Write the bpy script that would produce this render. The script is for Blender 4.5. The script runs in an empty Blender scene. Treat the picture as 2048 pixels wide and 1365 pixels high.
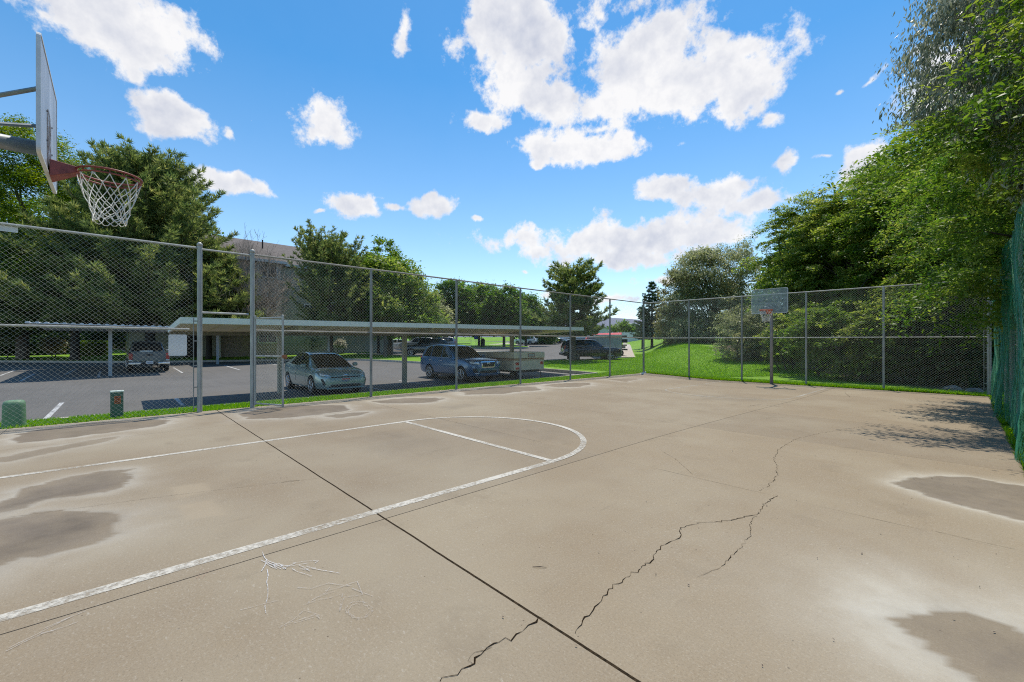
import bpy, bmesh, math, random
import numpy as np
from mathutils import Vector, Matrix
R_ = math.radians
rng = np.random.default_rng(7)
random.seed(7)
scene = bpy.context.scene
COL = scene.collection

# ------------------------------------------------------------------ survey of the place
# the eye stands 1.5 m above the slab near the right-hand fence; +Y runs down the court, +X to the right fence
YAW = R_(46.9)
EYE = 1.5
FPX = 853.0
HOR = 687.0
FX, FY = -math.sin(YAW), math.cos(YAW)
RX, RY = math.cos(YAW), math.sin(YAW)

def xy(px, d):
    l = (px - 1024.0) / FPX * d
    return (d * FX + l * RX, d * FY + l * RY)

def pz(py, d):
    return EYE + (HOR - py) / FPX * d

def dl(x, y):
    return x * FX + y * FY, x * RX + y * RY

def lot_z(d):
    return np.interp(d, [-50, 20, 90, 120, 400], [-0.3, -0.3, 1.45, 3.2, 3.6])

def lot_g(px, py):
    lo, hi = 5.0, 300.0
    for _ in range(50):
        m = (lo + hi) / 2
        yy = HOR - (float(lot_z(m)) - EYE) / m * FPX
        if yy > py: lo = m
        else: hi = m
    return xy(px, lo)

def sst(a, b, x):
    t = np.clip((np.asarray(x, float) - a) / (b - a), 0, 1)
    return t * t * (3 - 2 * t)

def court_z(x, y):
    return -0.17 * sst(5, 18, y) * (0.25 + 0.75 * sst(-11.4, -7.5, x))

def court_g(px, py):
    z = 0.0
    for _ in range(8):
        d = FPX * (EYE - z) / (py - HOR)
        x, y = xy(px, d)
        z = float(court_z(x, y))
    return x, y

def mound_z(d):
    return np.interp(d, [10, 15, 19, 22, 24, 28, 32, 38, 45, 60, 120, 400], [-.16, -.16, -.17, -.05, .15, .52, .94, 1.45, 1.87, 2.3, 3.4, 3.8])

# ------------------------------------------------------------------ helpers: meshes
class MB:
    """collects simple solids in world coordinates and links them as ONE mesh object"""
    def __init__(s): s.v = []; s.f = []; s.n = 0
    def add(s, v, f):
        v = np.asarray(v, float).reshape(-1, 3)
        s.v.append(v); s.f += [tuple(int(i) + s.n for i in q) for q in f]; s.n += len(v)
    def box(s, c, size, rz=0.0, taper=None):
        hx, hy, hz = [a / 2 for a in size]
        t = taper or 1.0
        v = [(-hx, -hy, -hz), (hx, -hy, -hz), (hx, hy, -hz), (-hx, hy, -hz), (-hx * t, -hy * t, hz), (hx * t, -hy * t, hz), (hx * t, hy * t, hz), (-hx * t, hy * t, hz)]
        cs, sn = math.cos(rz), math.sin(rz)
        v = [(c[0] + x * cs - y * sn, c[1] + x * sn + y * cs, c[2] + z) for x, y, z in v]
        s.add(v, [(0, 3, 2, 1), (4, 5, 6, 7), (0, 1, 5, 4), (1, 2, 6, 5), (2, 3, 7, 6), (3, 0, 4, 7)])
    def tube(s, pts, r, n=8, cap=True):
        pts = [np.asarray(p, float) for p in pts]
        rs = r if hasattr(r, '__len__') else [r] * len(pts)
        rings = []
        up = None
        for i, p in enumerate(pts):
            a = pts[max(i - 1, 0)]; b = pts[min(i + 1, len(pts) - 1)]
            t = b - a; t = t / (np.linalg.norm(t) + 1e-9)
            if up is None:
                up = np.array([0, 0, 1.0]) if abs(t[2]) < .9 else np.array([1.0, 0, 0])
            u = np.cross(t, up); u /= np.linalg.norm(u) + 1e-9
            w = np.cross(u, t); up = w
            a_ = np.arange(n) * 2 * math.pi / n
            rings.append(p + rs[i] * (np.cos(a_)[:, None] * u + np.sin(a_)[:, None] * w))
        f = []
        for i in range(len(pts) - 1):
            for k in range(n):
                k2 = (k + 1) % n
                f.append((i * n + k, i * n + k2, (i + 1) * n + k2, (i + 1) * n + k))
        if cap:
            f.append(tuple(range(n - 1, -1, -1))); m = (len(pts) - 1) * n
            f.append(tuple(range(m, m + n)))
        s.add(np.concatenate(rings), f)
    def ring(s, c, R, r, n=32, m=8, axis='z', flat=1.0):
        v = []; f = []
        for i in range(n):
            a = 2 * math.pi * i / n
            for j in range(m):
                b = 2 * math.pi * j / m
                rr = R + r * math.cos(b); h = r * flat * math.sin(b)
                p = (rr * math.cos(a), rr * math.sin(a), h)
                if axis == 'y': p = (p[0], p[2], p[1])
                if axis == 'x': p = (p[2], p[0], p[1])
                v.append((c[0] + p[0], c[1] + p[1], c[2] + p[2]))
        for i in range(n):
            for j in range(m):
                i2, j2 = (i + 1) % n, (j + 1) % m
                f.append((i * m + j, i2 * m + j, i2 * m + j2, i * m + j2))
        s.add(v, f)
    def dome(s, c, r, n=10, m=4, squash=1.0):
        v = []; f = []
        for j in range(m):
            b = math.pi / 2 * j / m
            for k in range(n):
                a = 2 * math.pi * k / n
                v.append((c[0] + r * math.cos(b) * math.cos(a), c[1] + r * math.cos(b) * math.sin(a), c[2] + squash * r * math.sin(b)))
        v.append((c[0], c[1], c[2] + squash * r))
        for j in range(m - 1):
            for k in range(n):
                k2 = (k + 1) % n
                f.append((j * n + k, j * n + k2, (j + 1) * n + k2, (j + 1) * n + k))
        for k in range(n):
            f.append(((m - 1) * n + k, (m - 1) * n + (k + 1) % n, m * n))
        s.add(v, f)
    def lathe(s, c, prof, n=20, axis='z'):
        """prof: (radius, height) pairs"""
        v = []; f = []
        for (r, h) in prof:
            for k in range(n):
                a = 2 * math.pi * k / n
                p = (r * math.cos(a), r * math.sin(a), h)
                if axis == 'y': p = (p[0], p[2], p[1])
                v.append((c[0] + p[0], c[1] + p[1], c[2] + p[2]))
        for i in range(len(prof) - 1):
            for k in range(n):
                k2 = (k + 1) % n
                f.append((i * n + k, i * n + k2, (i + 1) * n + k2, (i + 1) * n + k))
        f.append(tuple(range(n - 1, -1, -1))); m = (len(prof) - 1) * n
        f.append(tuple(range(m, m + n)))
        s.add(v, f)
    def prism(s, poly, z0, z1):
        n = len(poly)
        v = [(x, y, z0) for x, y in poly] + [(x, y, z1) for x, y in poly]
        f = [tuple(range(n - 1, -1, -1)), tuple(range(n, 2 * n))] + [(i, (i + 1) % n, n + (i + 1) % n, n + i) for i in range(n)]
        s.add(v, f)
    def build(s, name, m, parent=None, smooth=False, bevel=0.0, subd=0):
        v = np.concatenate(s.v) if s.v else np.zeros((0, 3))
        if parent is not None:
            v = v - np.array(wloc(parent))
        me = bpy.data.meshes.new(name)
        me.from_pydata(v.tolist(), [], s.f); me.validate()
        return link(name, me, m, parent, smooth, bevel, subd)

def wloc(o):
    p = Vector((0, 0, 0))
    while o is not None:
        p = p + o.location; o = o.parent
    return p

def link(name, me, m, parent=None, smooth=False, bevel=0.0, subd=0, fixn=False):
    me.materials.append(m)
    bm = bmesh.new(); bm.from_mesh(me)
    if len(bm.faces) < 60000:
        bmesh.ops.recalc_face_normals(bm, faces=bm.faces)
    bm.to_mesh(me); bm.free()
    o = bpy.data.objects.new(name, me); COL.objects.link(o)
    if parent is not None: o.parent = parent
    if smooth:
        me.polygons.foreach_set('use_smooth', [True] * len(me.polygons))
    if bevel:
        b = o.modifiers.new('Bevel', 'BEVEL'); b.width = bevel; b.segments = 2; b.limit_method = 'ANGLE'
    if subd:
        b = o.modifiers.new('Subd', 'SUBSURF'); b.levels = subd; b.render_levels = subd
    return o

def fast_mesh(name, verts, quads, m, parent=None, attr=None, smooth=False):
    """big quad meshes from numpy arrays; attr: {name: per-face float array}"""
    verts = np.asarray(verts, np.float32)
    if parent is not None: verts = verts - np.array(wloc(parent), np.float32)
    quads = np.asarray(quads, np.int32)
    k = quads.shape[1]
    me = bpy.data.meshes.new(name)
    me.vertices.add(len(verts)); me.vertices.foreach_set('co', verts.ravel())
    me.loops.add(quads.size); me.loops.foreach_set('vertex_index', quads.ravel())
    me.polygons.add(len(quads))
    me.polygons.foreach_set('loop_start', np.arange(0, quads.size, k, dtype=np.int32))
    me.polygons.foreach_set('loop_total', np.full(len(quads), k, np.int32))
    me.update(calc_edges=True)
    for an, a in (attr or {}).items():
        a = np.asarray(a, np.float32)
        at = me.attributes.new(an, 'FLOAT', 'FACE' if len(a) == len(quads) else 'POINT')
        at.data.foreach_set('value', a)
    if smooth:
        me.polygons.foreach_set('use_smooth', [True] * len(me.polygons))
    me.materials.append(m)
    o = bpy.data.objects.new(name, me); COL.objects.link(o)
    if parent is not None: o.parent = parent
    return o

def thing(name, label, cat, loc=(0, 0, 0), rz=0.0, group=None):
    o = bpy.data.objects.new(name, None); COL.objects.link(o)
    o.empty_display_size = .2
    o.location = loc; o.rotation_euler = (0, 0, rz)
    o['label'] = label; o['category'] = cat
    if group: o['group'] = group
    return o

def tag(o, label, cat, group=None, kind=None):
    o['label'] = label
    if cat: o['category'] = cat
    if group: o['group'] = group
    if kind: o['kind'] = kind
    return o

def struct(o, label=None):
    o['kind'] = 'structure'
    if label: o['label'] = label
    return o

# ------------------------------------------------------------------ helpers: noise in numpy
def vnoise(x, y, seed=0):
    x = np.asarray(x, float); y = np.asarray(y, float)
    xi = np.floor(x).astype(np.int64); yi = np.floor(y).astype(np.int64)
    xf = x - xi; yf = y - yi
    def h(a, b):
        n = (a * 374761393 + b * 668265263 + seed * 974711) & 0x7fffffff
        n = ((n ^ (n >> 13)) * 1274126177) & 0x7fffffff
        return ((n ^ (n >> 16)) & 0xffff) / 65535.0
    u = xf * xf * (3 - 2 * xf); w = yf * yf * (3 - 2 * yf)
    return (h(xi, yi) * (1 - u) + h(xi + 1, yi) * u) * (1 - w) + (h(xi, yi + 1) * (1 - u) + h(xi + 1, yi + 1) * u) * w

def fbm(x, y, oct=4, seed=0):
    s = 0; a = .5; t = 0
    for i in range(oct):
        s = s + a * vnoise(x * 2 ** i, y * 2 ** i, seed + i * 17); t += a; a *= .55
    return s / t

def sdf_poly(px, py, poly):
    """signed distance, negative inside"""
    poly = np.asarray(poly, float)
    d = np.full(px.shape, 1e9); inside = np.zeros(px.shape, bool)
    n = len(poly)
    for i in range(n):
        a = poly[i]; b = poly[(i + 1) % n]
        e = b - a; wx = px - a[0]; wy = py - a[1]
        t = np.clip((wx * e[0] + wy * e[1]) / (e @ e + 1e-12), 0, 1)
        d = np.minimum(d, (wx - e[0] * t) ** 2 + (wy - e[1] * t) ** 2)
        c = ((a[1] > py) != (b[1] > py)) & (px < (b[0] - a[0]) * (py - a[1]) / (b[1] - a[1] + 1e-12) + a[0])
        inside ^= c
    d = np.sqrt(d)
    return np.where(inside, -d, d)

# ------------------------------------------------------------------ helpers: materials
def new_mat(name):
    m = bpy.data.materials.new(name); m.use_nodes = True
    nt = m.node_tree
    return m, nt, nt.nodes['Principled BSDF']

def N(nt, typ, **kw):
    n = nt.nodes.new(typ)
    for k, v in kw.items():
        if k in ('inp',):
            for a, b in v.items(): n.inputs[a].default_value = b
        else: setattr(n, k, v)
    return n

def srgb(r, g, b):
    f = lambda c: (c / 255 / 12.92) if c / 255 <= .04045 else ((c / 255 + .055) / 1.055) ** 2.4
    return (f(r), f(g), f(b), 1)

def mat(name, col, rough=.6, var=.15, scale=6.0, metal=0.0, bump=0.0, bscale=None, spec=.5, coat=0.0, stretch=None, detail=4, alpha=None):
    """principled with noise-broken colour, roughness and an optional bump"""
    m, nt, p = new_mat(name)
    L = nt.links.new
    tc = N(nt, 'ShaderNodeTexCoord')
    vec = tc.outputs['Object']
    if stretch:
        mp = N(nt, 'ShaderNodeMapping'); mp.inputs['Scale'].default_value = stretch; L(vec, mp.inputs[0]); vec = mp.outputs[0]
    nz = N(nt, 'ShaderNodeTexNoise', inp={'Scale': scale, 'Detail': detail, 'Roughness': .6}); L(vec, nz.inputs['Vector'])
    mx = N(nt, 'ShaderNodeMix', data_type='RGBA')
    a = [max(0, c * (1 - var)) for c in col[:3]] + [1]; b = [min(1, c * (1 + var)) for c in col[:3]] + [1]
    mx.inputs['A'].default_value = a; mx.inputs['B'].default_value = b
    mr = N(nt, 'ShaderNodeMapRange', inp={'From Min': .3, 'From Max': .7}); L(nz.outputs['Fac'], mr.inputs['Value'])
    L(mr.outputs[0], mx.inputs['Factor']); L(mx.outputs['Result'], p.inputs['Base Color'])
    p.inputs['Roughness'].default_value = rough; p.inputs['Metallic'].default_value = metal
    p.inputs['Specular IOR Level'].default_value = spec
    if coat: p.inputs['Coat Weight'].default_value = coat; p.inputs['Coat Roughness'].default_value = .05
    if bump:
        bn = N(nt, 'ShaderNodeTexNoise', inp={'Scale': bscale or scale * 6, 'Detail': 5.0}); L(vec, bn.inputs['Vector'])
        bp = N(nt, 'ShaderNodeBump', inp={'Strength': bump, 'Distance': .01}); L(bn.outputs['Fac'], bp.inputs['Height']); L(bp.outputs[0], p.inputs['Normal'])
    return m

def leaf_mat(name, cols, trans=.35, rough=.46, tint=(1, 1, 1)):
    """cols: dark..light stops picked by the per-leaf random attribute"""
    m, nt, p = new_mat(name); L = nt.links.new
    at = N(nt, 'ShaderNodeAttribute', attribute_name='rnd')
    cr = N(nt, 'ShaderNodeValToRGB')
    els = cr.color_ramp.elements
    while len(els) < len(cols): els.new(.5)
    for i, c in enumerate(cols):
        els[i].position = i / (len(cols) - 1); els[i].color = (*c[:3], 1)
    L(at.outputs['Fac'], cr.inputs[0]); L(cr.outputs[0], p.inputs['Base Color'])
    p.inputs['Roughness'].default_value = rough; p.inputs['Specular IOR Level'].default_value = .3
    tr = N(nt, 'ShaderNodeBsdfTranslucent')
    hs = N(nt, 'ShaderNodeHueSaturation', inp={'Saturation': 1.1, 'Value': 1.8}); L(cr.outputs[0], hs.inputs['Color']); L(hs.outputs[0], tr.inputs['Color'])
    mx = N(nt, 'ShaderNodeMixShader', inp={0: trans}); L(p.outputs[0], mx.inputs[1]); L(tr.outputs[0], mx.inputs[2])
    L(mx.outputs[0], nt.nodes['Material Output'].inputs['Surface'])
    return m

M = {}
M['galv'] = mat('galvanised_steel', (.35, .35, .325), .55, .24, 9, metal=.2, stretch=(1, 1, .3))
M['galv_old'] = mat('weathered_steel', (.27, .27, .245), .65, .3, 7, metal=.15, stretch=(1, 1, .3))
M['wire'] = mat('fence_wire', (.43, .44, .39), .5, .12, 3, metal=.2)
M['greenwire'] = mat('green_vinyl_wire', (.008, .17, .075), .5, .25, 2, spec=.5)
M['rail_rust'] = mat('dull_rail', (.26, .245, .215), .65, .35, 5, metal=.15, stretch=(.6, .6, 4))
M['white'] = mat('white_paint', (.74, .75, .75), .5, .06, 4)
M['signback'] = mat('white_sign', (.72, .72, .70), .45, .05, 5)
M['black'] = mat('black_rubber', (.012, .012, .013), .7, .2, 20)
M['darkpl'] = mat('dark_plastic', (.02, .021, .023), .55, .2, 20)
M['chrome'] = mat('chrome', (.72, .73, .75), .18, .05, 20, metal=1.0)
M['alloy'] = mat('alloy_rim', (.42, .43, .45), .32, .08, 20, metal=.8)
M['lamp'] = mat('headlamp_lens', (.62, .66, .70), .12, .15, 30, metal=.5, coat=.6)
M['redlamp'] = mat('red_lamp_lens', (.42, .015, .02), .2, .2, 30, coat=.7)
M['amber'] = mat('amber_lens', (.55, .20, .02), .2, .2, 30, coat=.7)
M['plate'] = mat('plate_white', (.72, .72, .72), .5, .04, 30)
M['plate_red'] = mat('plate_red', (.55, .06, .04), .5, .1, 30)
M['plate_ink'] = mat('plate_ink', (.08, .10, .22), .5, .1, 30)

m, nt, p = new_mat('car_glass'); p.inputs['Base Color'].default_value = (.010, .014, .016, 1); p.inputs['Roughness'].default_value = .04; p.inputs['Specular IOR Level'].default_value = .6
M['glass'] = m
m, nt, p = new_mat('window_glass'); p.inputs['Base Color'].default_value = (.035, .042, .05, 1); p.inputs['Roughness'].default_value = .08; p.inputs['Specular IOR Level'].default_value = .8
M['wglass'] = m
# see-through acrylic of the far board, scuffed grey
m, nt, p = new_mat('scuffed_acrylic')
L = nt.links.new
tr = N(nt, 'ShaderNodeBsdfTransparent'); tr.inputs[0].default_value = (.80, .86, .86, 1)
p.inputs['Base Color'].default_value = (.58, .65, .67, 1); p.inputs['Roughness'].default_value = .25
nz = N(nt, 'ShaderNodeTexNoise', inp={'Scale': 9.0, 'Detail': 6.0}); mr = N(nt, 'ShaderNodeMapRange', inp={'From Min': .3, 'From Max': .7, 'To Min': .12, 'To Max': .32})
L(nz.outputs['Fac'], mr.inputs[0])
mx = N(nt, 'ShaderNodeMixShader'); L(mr.outputs[0], mx.inputs[0]); L(tr.outputs[0], mx.inputs[1]); L(p.outputs[0], mx.inputs[2])
L(mx.outputs[0], nt.nodes['Material Output'].inputs['Surface'])
M['acrylic'] = m

def paint(name, col, rough=.28, metal=.35):
    return mat(name, col, rough, .05, 40, metal=metal, coat=.8, spec=.5)
# ------------------------------------------------------------------ camera
cam = bpy.data.cameras.new('camera'); co = bpy.data.objects.new('camera', cam); COL.objects.link(co)
co.location = (0, 0, EYE); co.rotation_euler = (R_(90), 0, YAW)
cam.sensor_width = 36; cam.lens = FPX / 2048 * 36; cam.shift_y = (HOR - 682.5) / 2048
cam.clip_start = .05; cam.clip_end = 12000
scene.camera = co

# ------------------------------------------------------------------ light
SUN = Vector((-.44 * math.cos(R_(72)) / math.hypot(.44, .9), .9 * math.cos(R_(72)) / math.hypot(.44, .9), math.sin(R_(72)))).normalized()
sl = bpy.data.lights.new('sun', 'SUN'); so = bpy.data.objects.new('sun', sl); COL.objects.link(so)
sl.energy = 3.5; sl.angle = R_(.5); sl.color = (1, .93, .80)
so.rotation_euler = (-SUN).to_track_quat('-Z', 'Y').to_euler(); so.location = (0, 0, 60)

# ------------------------------------------------------------------ sky with broken fair-weather cumulus
w = bpy.data.worlds.new('World'); scene.world = w; w.use_nodes = True
nt = w.node_tree; L = nt.links.new
bg = nt.nodes['Background']
sky = N(nt, 'ShaderNodeTexSky'); sky.sky_type = 'NISHITA'; sky.sun_disc = False
sky.sun_elevation = R_(72); sky.sun_rotation = math.atan2(SUN.x, SUN.y) % (2 * math.pi)
sky.altitude = 1400; sky.air_density = 1.0; sky.dust_density = .6; sky.ozone_density = 2.0
tc = N(nt, 'ShaderNodeTexCoord'); DIR = tc.outputs['Generated']
def vm(op, a, b=None):
    n = N(nt, 'ShaderNodeVectorMath', operation=op)
    if hasattr(a, 'links'): L(a, n.inputs[0])
    else: n.inputs[0].default_value = a
    if b is not None:
        if hasattr(b, 'links'): L(b, n.inputs[1])
        else: n.inputs[1].default_value = b
    return n
def ma(op, a, b=None, c=None, clamp=False):
    n = N(nt, 'ShaderNodeMath', operation=op); n.use_clamp = clamp
    for i, q in enumerate((a, b, c)):
        if q is None: continue
        if hasattr(q, 'links'): L(q, n.inputs[i])
        else: n.inputs[i].default_value = q
    return n.outputs[0]
azn = ma('ARCTAN2', vm('DOT_PRODUCT', DIR, (RX, RY, 0)).outputs['Value'], vm('DOT_PRODUCT', DIR, (FX, FY, 0)).outputs['Value'])
eln = ma('ARCSINE', vm('DOT_PRODUCT', DIR, (0, 0, 1)).outputs['Value'])
cmb = N(nt, 'ShaderNodeCombineXYZ'); L(azn, cmb.inputs[0]); L(eln, cmb.inputs[1])
# ragged edges: warp the sky coordinates with noise
wn = N(nt, 'ShaderNodeTexNoise', inp={'Scale': 9.0, 'Detail': 3.0, 'Roughness': .6}); L(DIR, wn.inputs['Vector'])
wv = vm('SUBTRACT', wn.outputs['Color'], (.5, .5, .5))
ws = N(nt, 'ShaderNodeVectorMath', operation='SCALE'); L(wv.outputs[0], ws.inputs[0]); ws.inputs['Scale'].default_value = .05
warped = vm('ADD', cmb.outputs[0], ws.outputs[0]).outputs[0]
flat = vm('MULTIPLY', warped, (1, 1, 0)).outputs[0]
CL = [  # where the clouds hang: bearing (as survey pixels), half sizes, tilt, weight
 (235, 20, 175, 80, 0, 1), (300, 95, 95, 55, 0, 1), (275, 150, 30, 22, 0, .8), (345, 228, 92, 44, 18, 1), (100, 30, 50, 22, 10, .5),
 (640, 237, 58, 58, 20, .95), (805, 72, 24, 52, 15, .75), (455, 368, 95, 20, 4, .9), (703, 410, 52, 24, 0, 1.), (868, 418, 42, 24, 0, 1.), (790, 418, 28, 12, 0, .6), (636, 420, 20, 8, 0, .5),
 (1045, 60, 105, 105, 0, 1.05), (1035, 165, 70, 60, 0, .95), (960, 242, 58, 28, 0, .85), (1110, 205, 90, 50, 0, .8), (1200, 40, 40, 45, 20, .5),
 (1290, 115, 125, 95, 0, 1.1), (1345, 165, 175, 75, 0, 1.05), (1480, 185, 80, 60, 20, .95), (1538, 238, 34, 26, 10, .9), (1440, 75, 65, 28, 5, .6), (1210, 215, 90, 40, 0, .75), (1200, 258, 80, 28, 0, .55),
 (1165, 296, 118, 34, 4, 1.), (1078, 288, 34, 34, 0, .95), (1072, 332, 16, 14, 0, .7), (1362, 286, 28, 18, 0, .6), (1565, 324, 34, 22, 0, .8), (1716, 333, 44, 42, 0, 1.05),
 (1335, 372, 70, 30, 0, .85), (1430, 380, 95, 30, 0, .9), (1510, 405, 75, 24, 0, .75), (1240, 478, 225, 36, 0, 1.05), (1220, 470, 150, 34, 0, 1.), (1440, 474, 85, 22, 0, .8), (1260, 515, 180, 26, 0, .75),
 (1350, 556, 110, 14, 0, .65), (1120, 592, 90, 12, 0, .5), (1230, 600, 70, 12, 0, .7), (1050, 545, 16, 8, 0, .5),
 (1735, 155, 48, 14, -20, .6), (1680, 178, 24, 9, 0, .6), (1895, 28, 30, 22, 0, .8), (1910, 160, 90, 80, 0, 1.), (1990, 20, 120, 40, 0, .8), (1650, 315, 60, 12, 0, .45), (958, 437, 18, 9, 0, .55), (505, 240, 16, 10, 0, .45), (460, 262, 22, 22, 0, .55)]
acc = None; low = None
for (px, py, rx, ry, rot, wt) in CL:
    u, v_ = (px - 1024) / FPX, (HOR - py) / FPX
    az = math.atan(u); el = math.atan(v_ * math.cos(az))
    ax = rx / FPX * math.cos(az) ** 2; ay = ry / FPX * math.cos(az) * math.cos(el) ** 2
    mp = N(nt, 'ShaderNodeMapping', vector_type='TEXTURE')
    mp.inputs['Location'].default_value = (az, el, 0); mp.inputs['Rotation'].default_value = (0, 0, R_(-rot)); mp.inputs['Scale'].default_value = (ax * 1.20, ay * 1.22, 1)
    L(flat, mp.inputs[0])
    ln = vm('LENGTH', mp.outputs[0]).outputs['Value']
    e = ma('SUBTRACT', wt, ln)
    acc = e if acc is None else ma('SMOOTH_MAX', acc, e, .25)
n1 = N(nt, 'ShaderNodeTexNoise', inp={'Scale': 15.0, 'Detail': 10.0, 'Roughness': .64, 'Distortion': .0}); L(DIR, n1.inputs['Vector'])
dens = ma('ADD', acc, ma('MULTIPLY', ma('SUBTRACT', n1.outputs['Fac'], .5), 2.6))
# a few thin clouds over the rest of the sky, so that it is not empty behind the viewer
n3 = N(nt, 'ShaderNodeTexNoise', inp={'Scale': 3.0, 'Detail': 6.0, 'Roughness': .6}); L(DIR, n3.inputs['Vector'])
behind = ma('MULTIPLY', ma('LESS_THAN', vm('DOT_PRODUCT', DIR, (FX, FY, 0)).outputs['Value'], 0.0), ma('SUBTRACT', ma('MULTIPLY', n3.outputs['Fac'], 4.0), 2.3))
dens = ma('MAXIMUM', dens, ma('ADD', behind, -.0))
fac = N(nt, 'ShaderNodeMapRange', interpolation_type='SMOOTHSTEP', inp={'From Min': -.04, 'From Max': .42}); L(dens, fac.inputs[0])
# thick hearts read bright, thin skirts a little grey-blue; undersides slightly darker
n2 = N(nt, 'ShaderNodeTexNoise', inp={'Scale': 5.0, 'Detail': 6.0, 'Roughness': .55}); L(vm('ADD', DIR, (.02, 0, .05)).outputs[0], n2.inputs['Vector'])
shade = N(nt, 'ShaderNodeMapRange', inp={'From Min': .36, 'From Max': .60}); L(n2.outputs['Fac'], shade.inputs[0])
cc = N(nt, 'ShaderNodeMix', data_type='RGBA'); cc.inputs['A'].default_value = (3.0, 3.15, 3.65, 1); cc.inputs['B'].default_value = (4.95, 4.88, 4.85, 1)
na = N(nt, 'ShaderNodeTexNoise', inp={'Scale': 13.0, 'Detail': 5.0, 'Roughness': .55}); L(DIR, na.inputs['Vector'])
nb = N(nt, 'ShaderNodeTexNoise', inp={'Scale': 13.0, 'Detail': 5.0, 'Roughness': .55}); L(vm('ADD', DIR, (-.006, .008, .022)).outputs[0], nb.inputs['Vector'])
rel = ma('MULTIPLY_ADD', ma('SUBTRACT', na.outputs['Fac'], nb.outputs['Fac']), 2.6, .52)
core = N(nt, 'ShaderNodeMapRange', inp={'From Min': .1, 'From Max': 1.0, 'To Min': .25, 'To Max': -.10}); L(dens, core.inputs[0])
L(ma('ADD', ma('MULTIPLY_ADD', shade.outputs[0], .45, ma('MULTIPLY', rel, .75)), core.outputs[0], clamp=True), cc.inputs['Factor'])
hs = N(nt, 'ShaderNodeHueSaturation', inp={'Hue': .490, 'Saturation': 1.36, 'Value': 1.0}); L(sky.outputs[0], hs.inputs['Color'])
stm = N(nt, 'ShaderNodeMapRange', inp={'From Min': .05, 'From Max': .55, 'To Min': .98, 'To Max': 1.33}); L(eln, stm.inputs[0]); L(stm.outputs[0], hs.inputs['Saturation'])
SKYG = N(nt, 'ShaderNodeMix', data_type='RGBA', blend_type='MULTIPLY', inp={0: 1.0}); L(hs.outputs[0], SKYG.inputs['A']); SKYG.inputs['B'].default_value = (1, 1, 1, 1)
mx = N(nt, 'ShaderNodeMix', data_type='RGBA')
L(ma('MULTIPLY', fac.outputs[0], .96), mx.inputs['Factor']); L(SKYG.outputs['Result'], mx.inputs['A']); L(cc.outputs['Result'], mx.inputs['B'])
L(mx.outputs['Result'], bg.inputs['Color']); bg.inputs['Strength'].default_value = .15
w.cycles.sampling_method = 'MANUAL'; w.cycles.sample_map_resolution = 512

scene.view_settings.view_transform = 'Standard'; scene.view_settings.look = 'None'
scene.view_settings.exposure = 0.42; scene.view_settings.gamma = 1
cy = scene.cycles
cy.max_bounces = 6; cy.diffuse_bounces = 3; cy.glossy_bounces = 3; cy.transmission_bounces = 4; cy.transparent_max_bounces = 12
cy.use_denoising = False
cy.pixel_filter_type = 'BLACKMAN_HARRIS'; cy.filter_width = 1.1
cy.sample_clamp_indirect = 6

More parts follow.
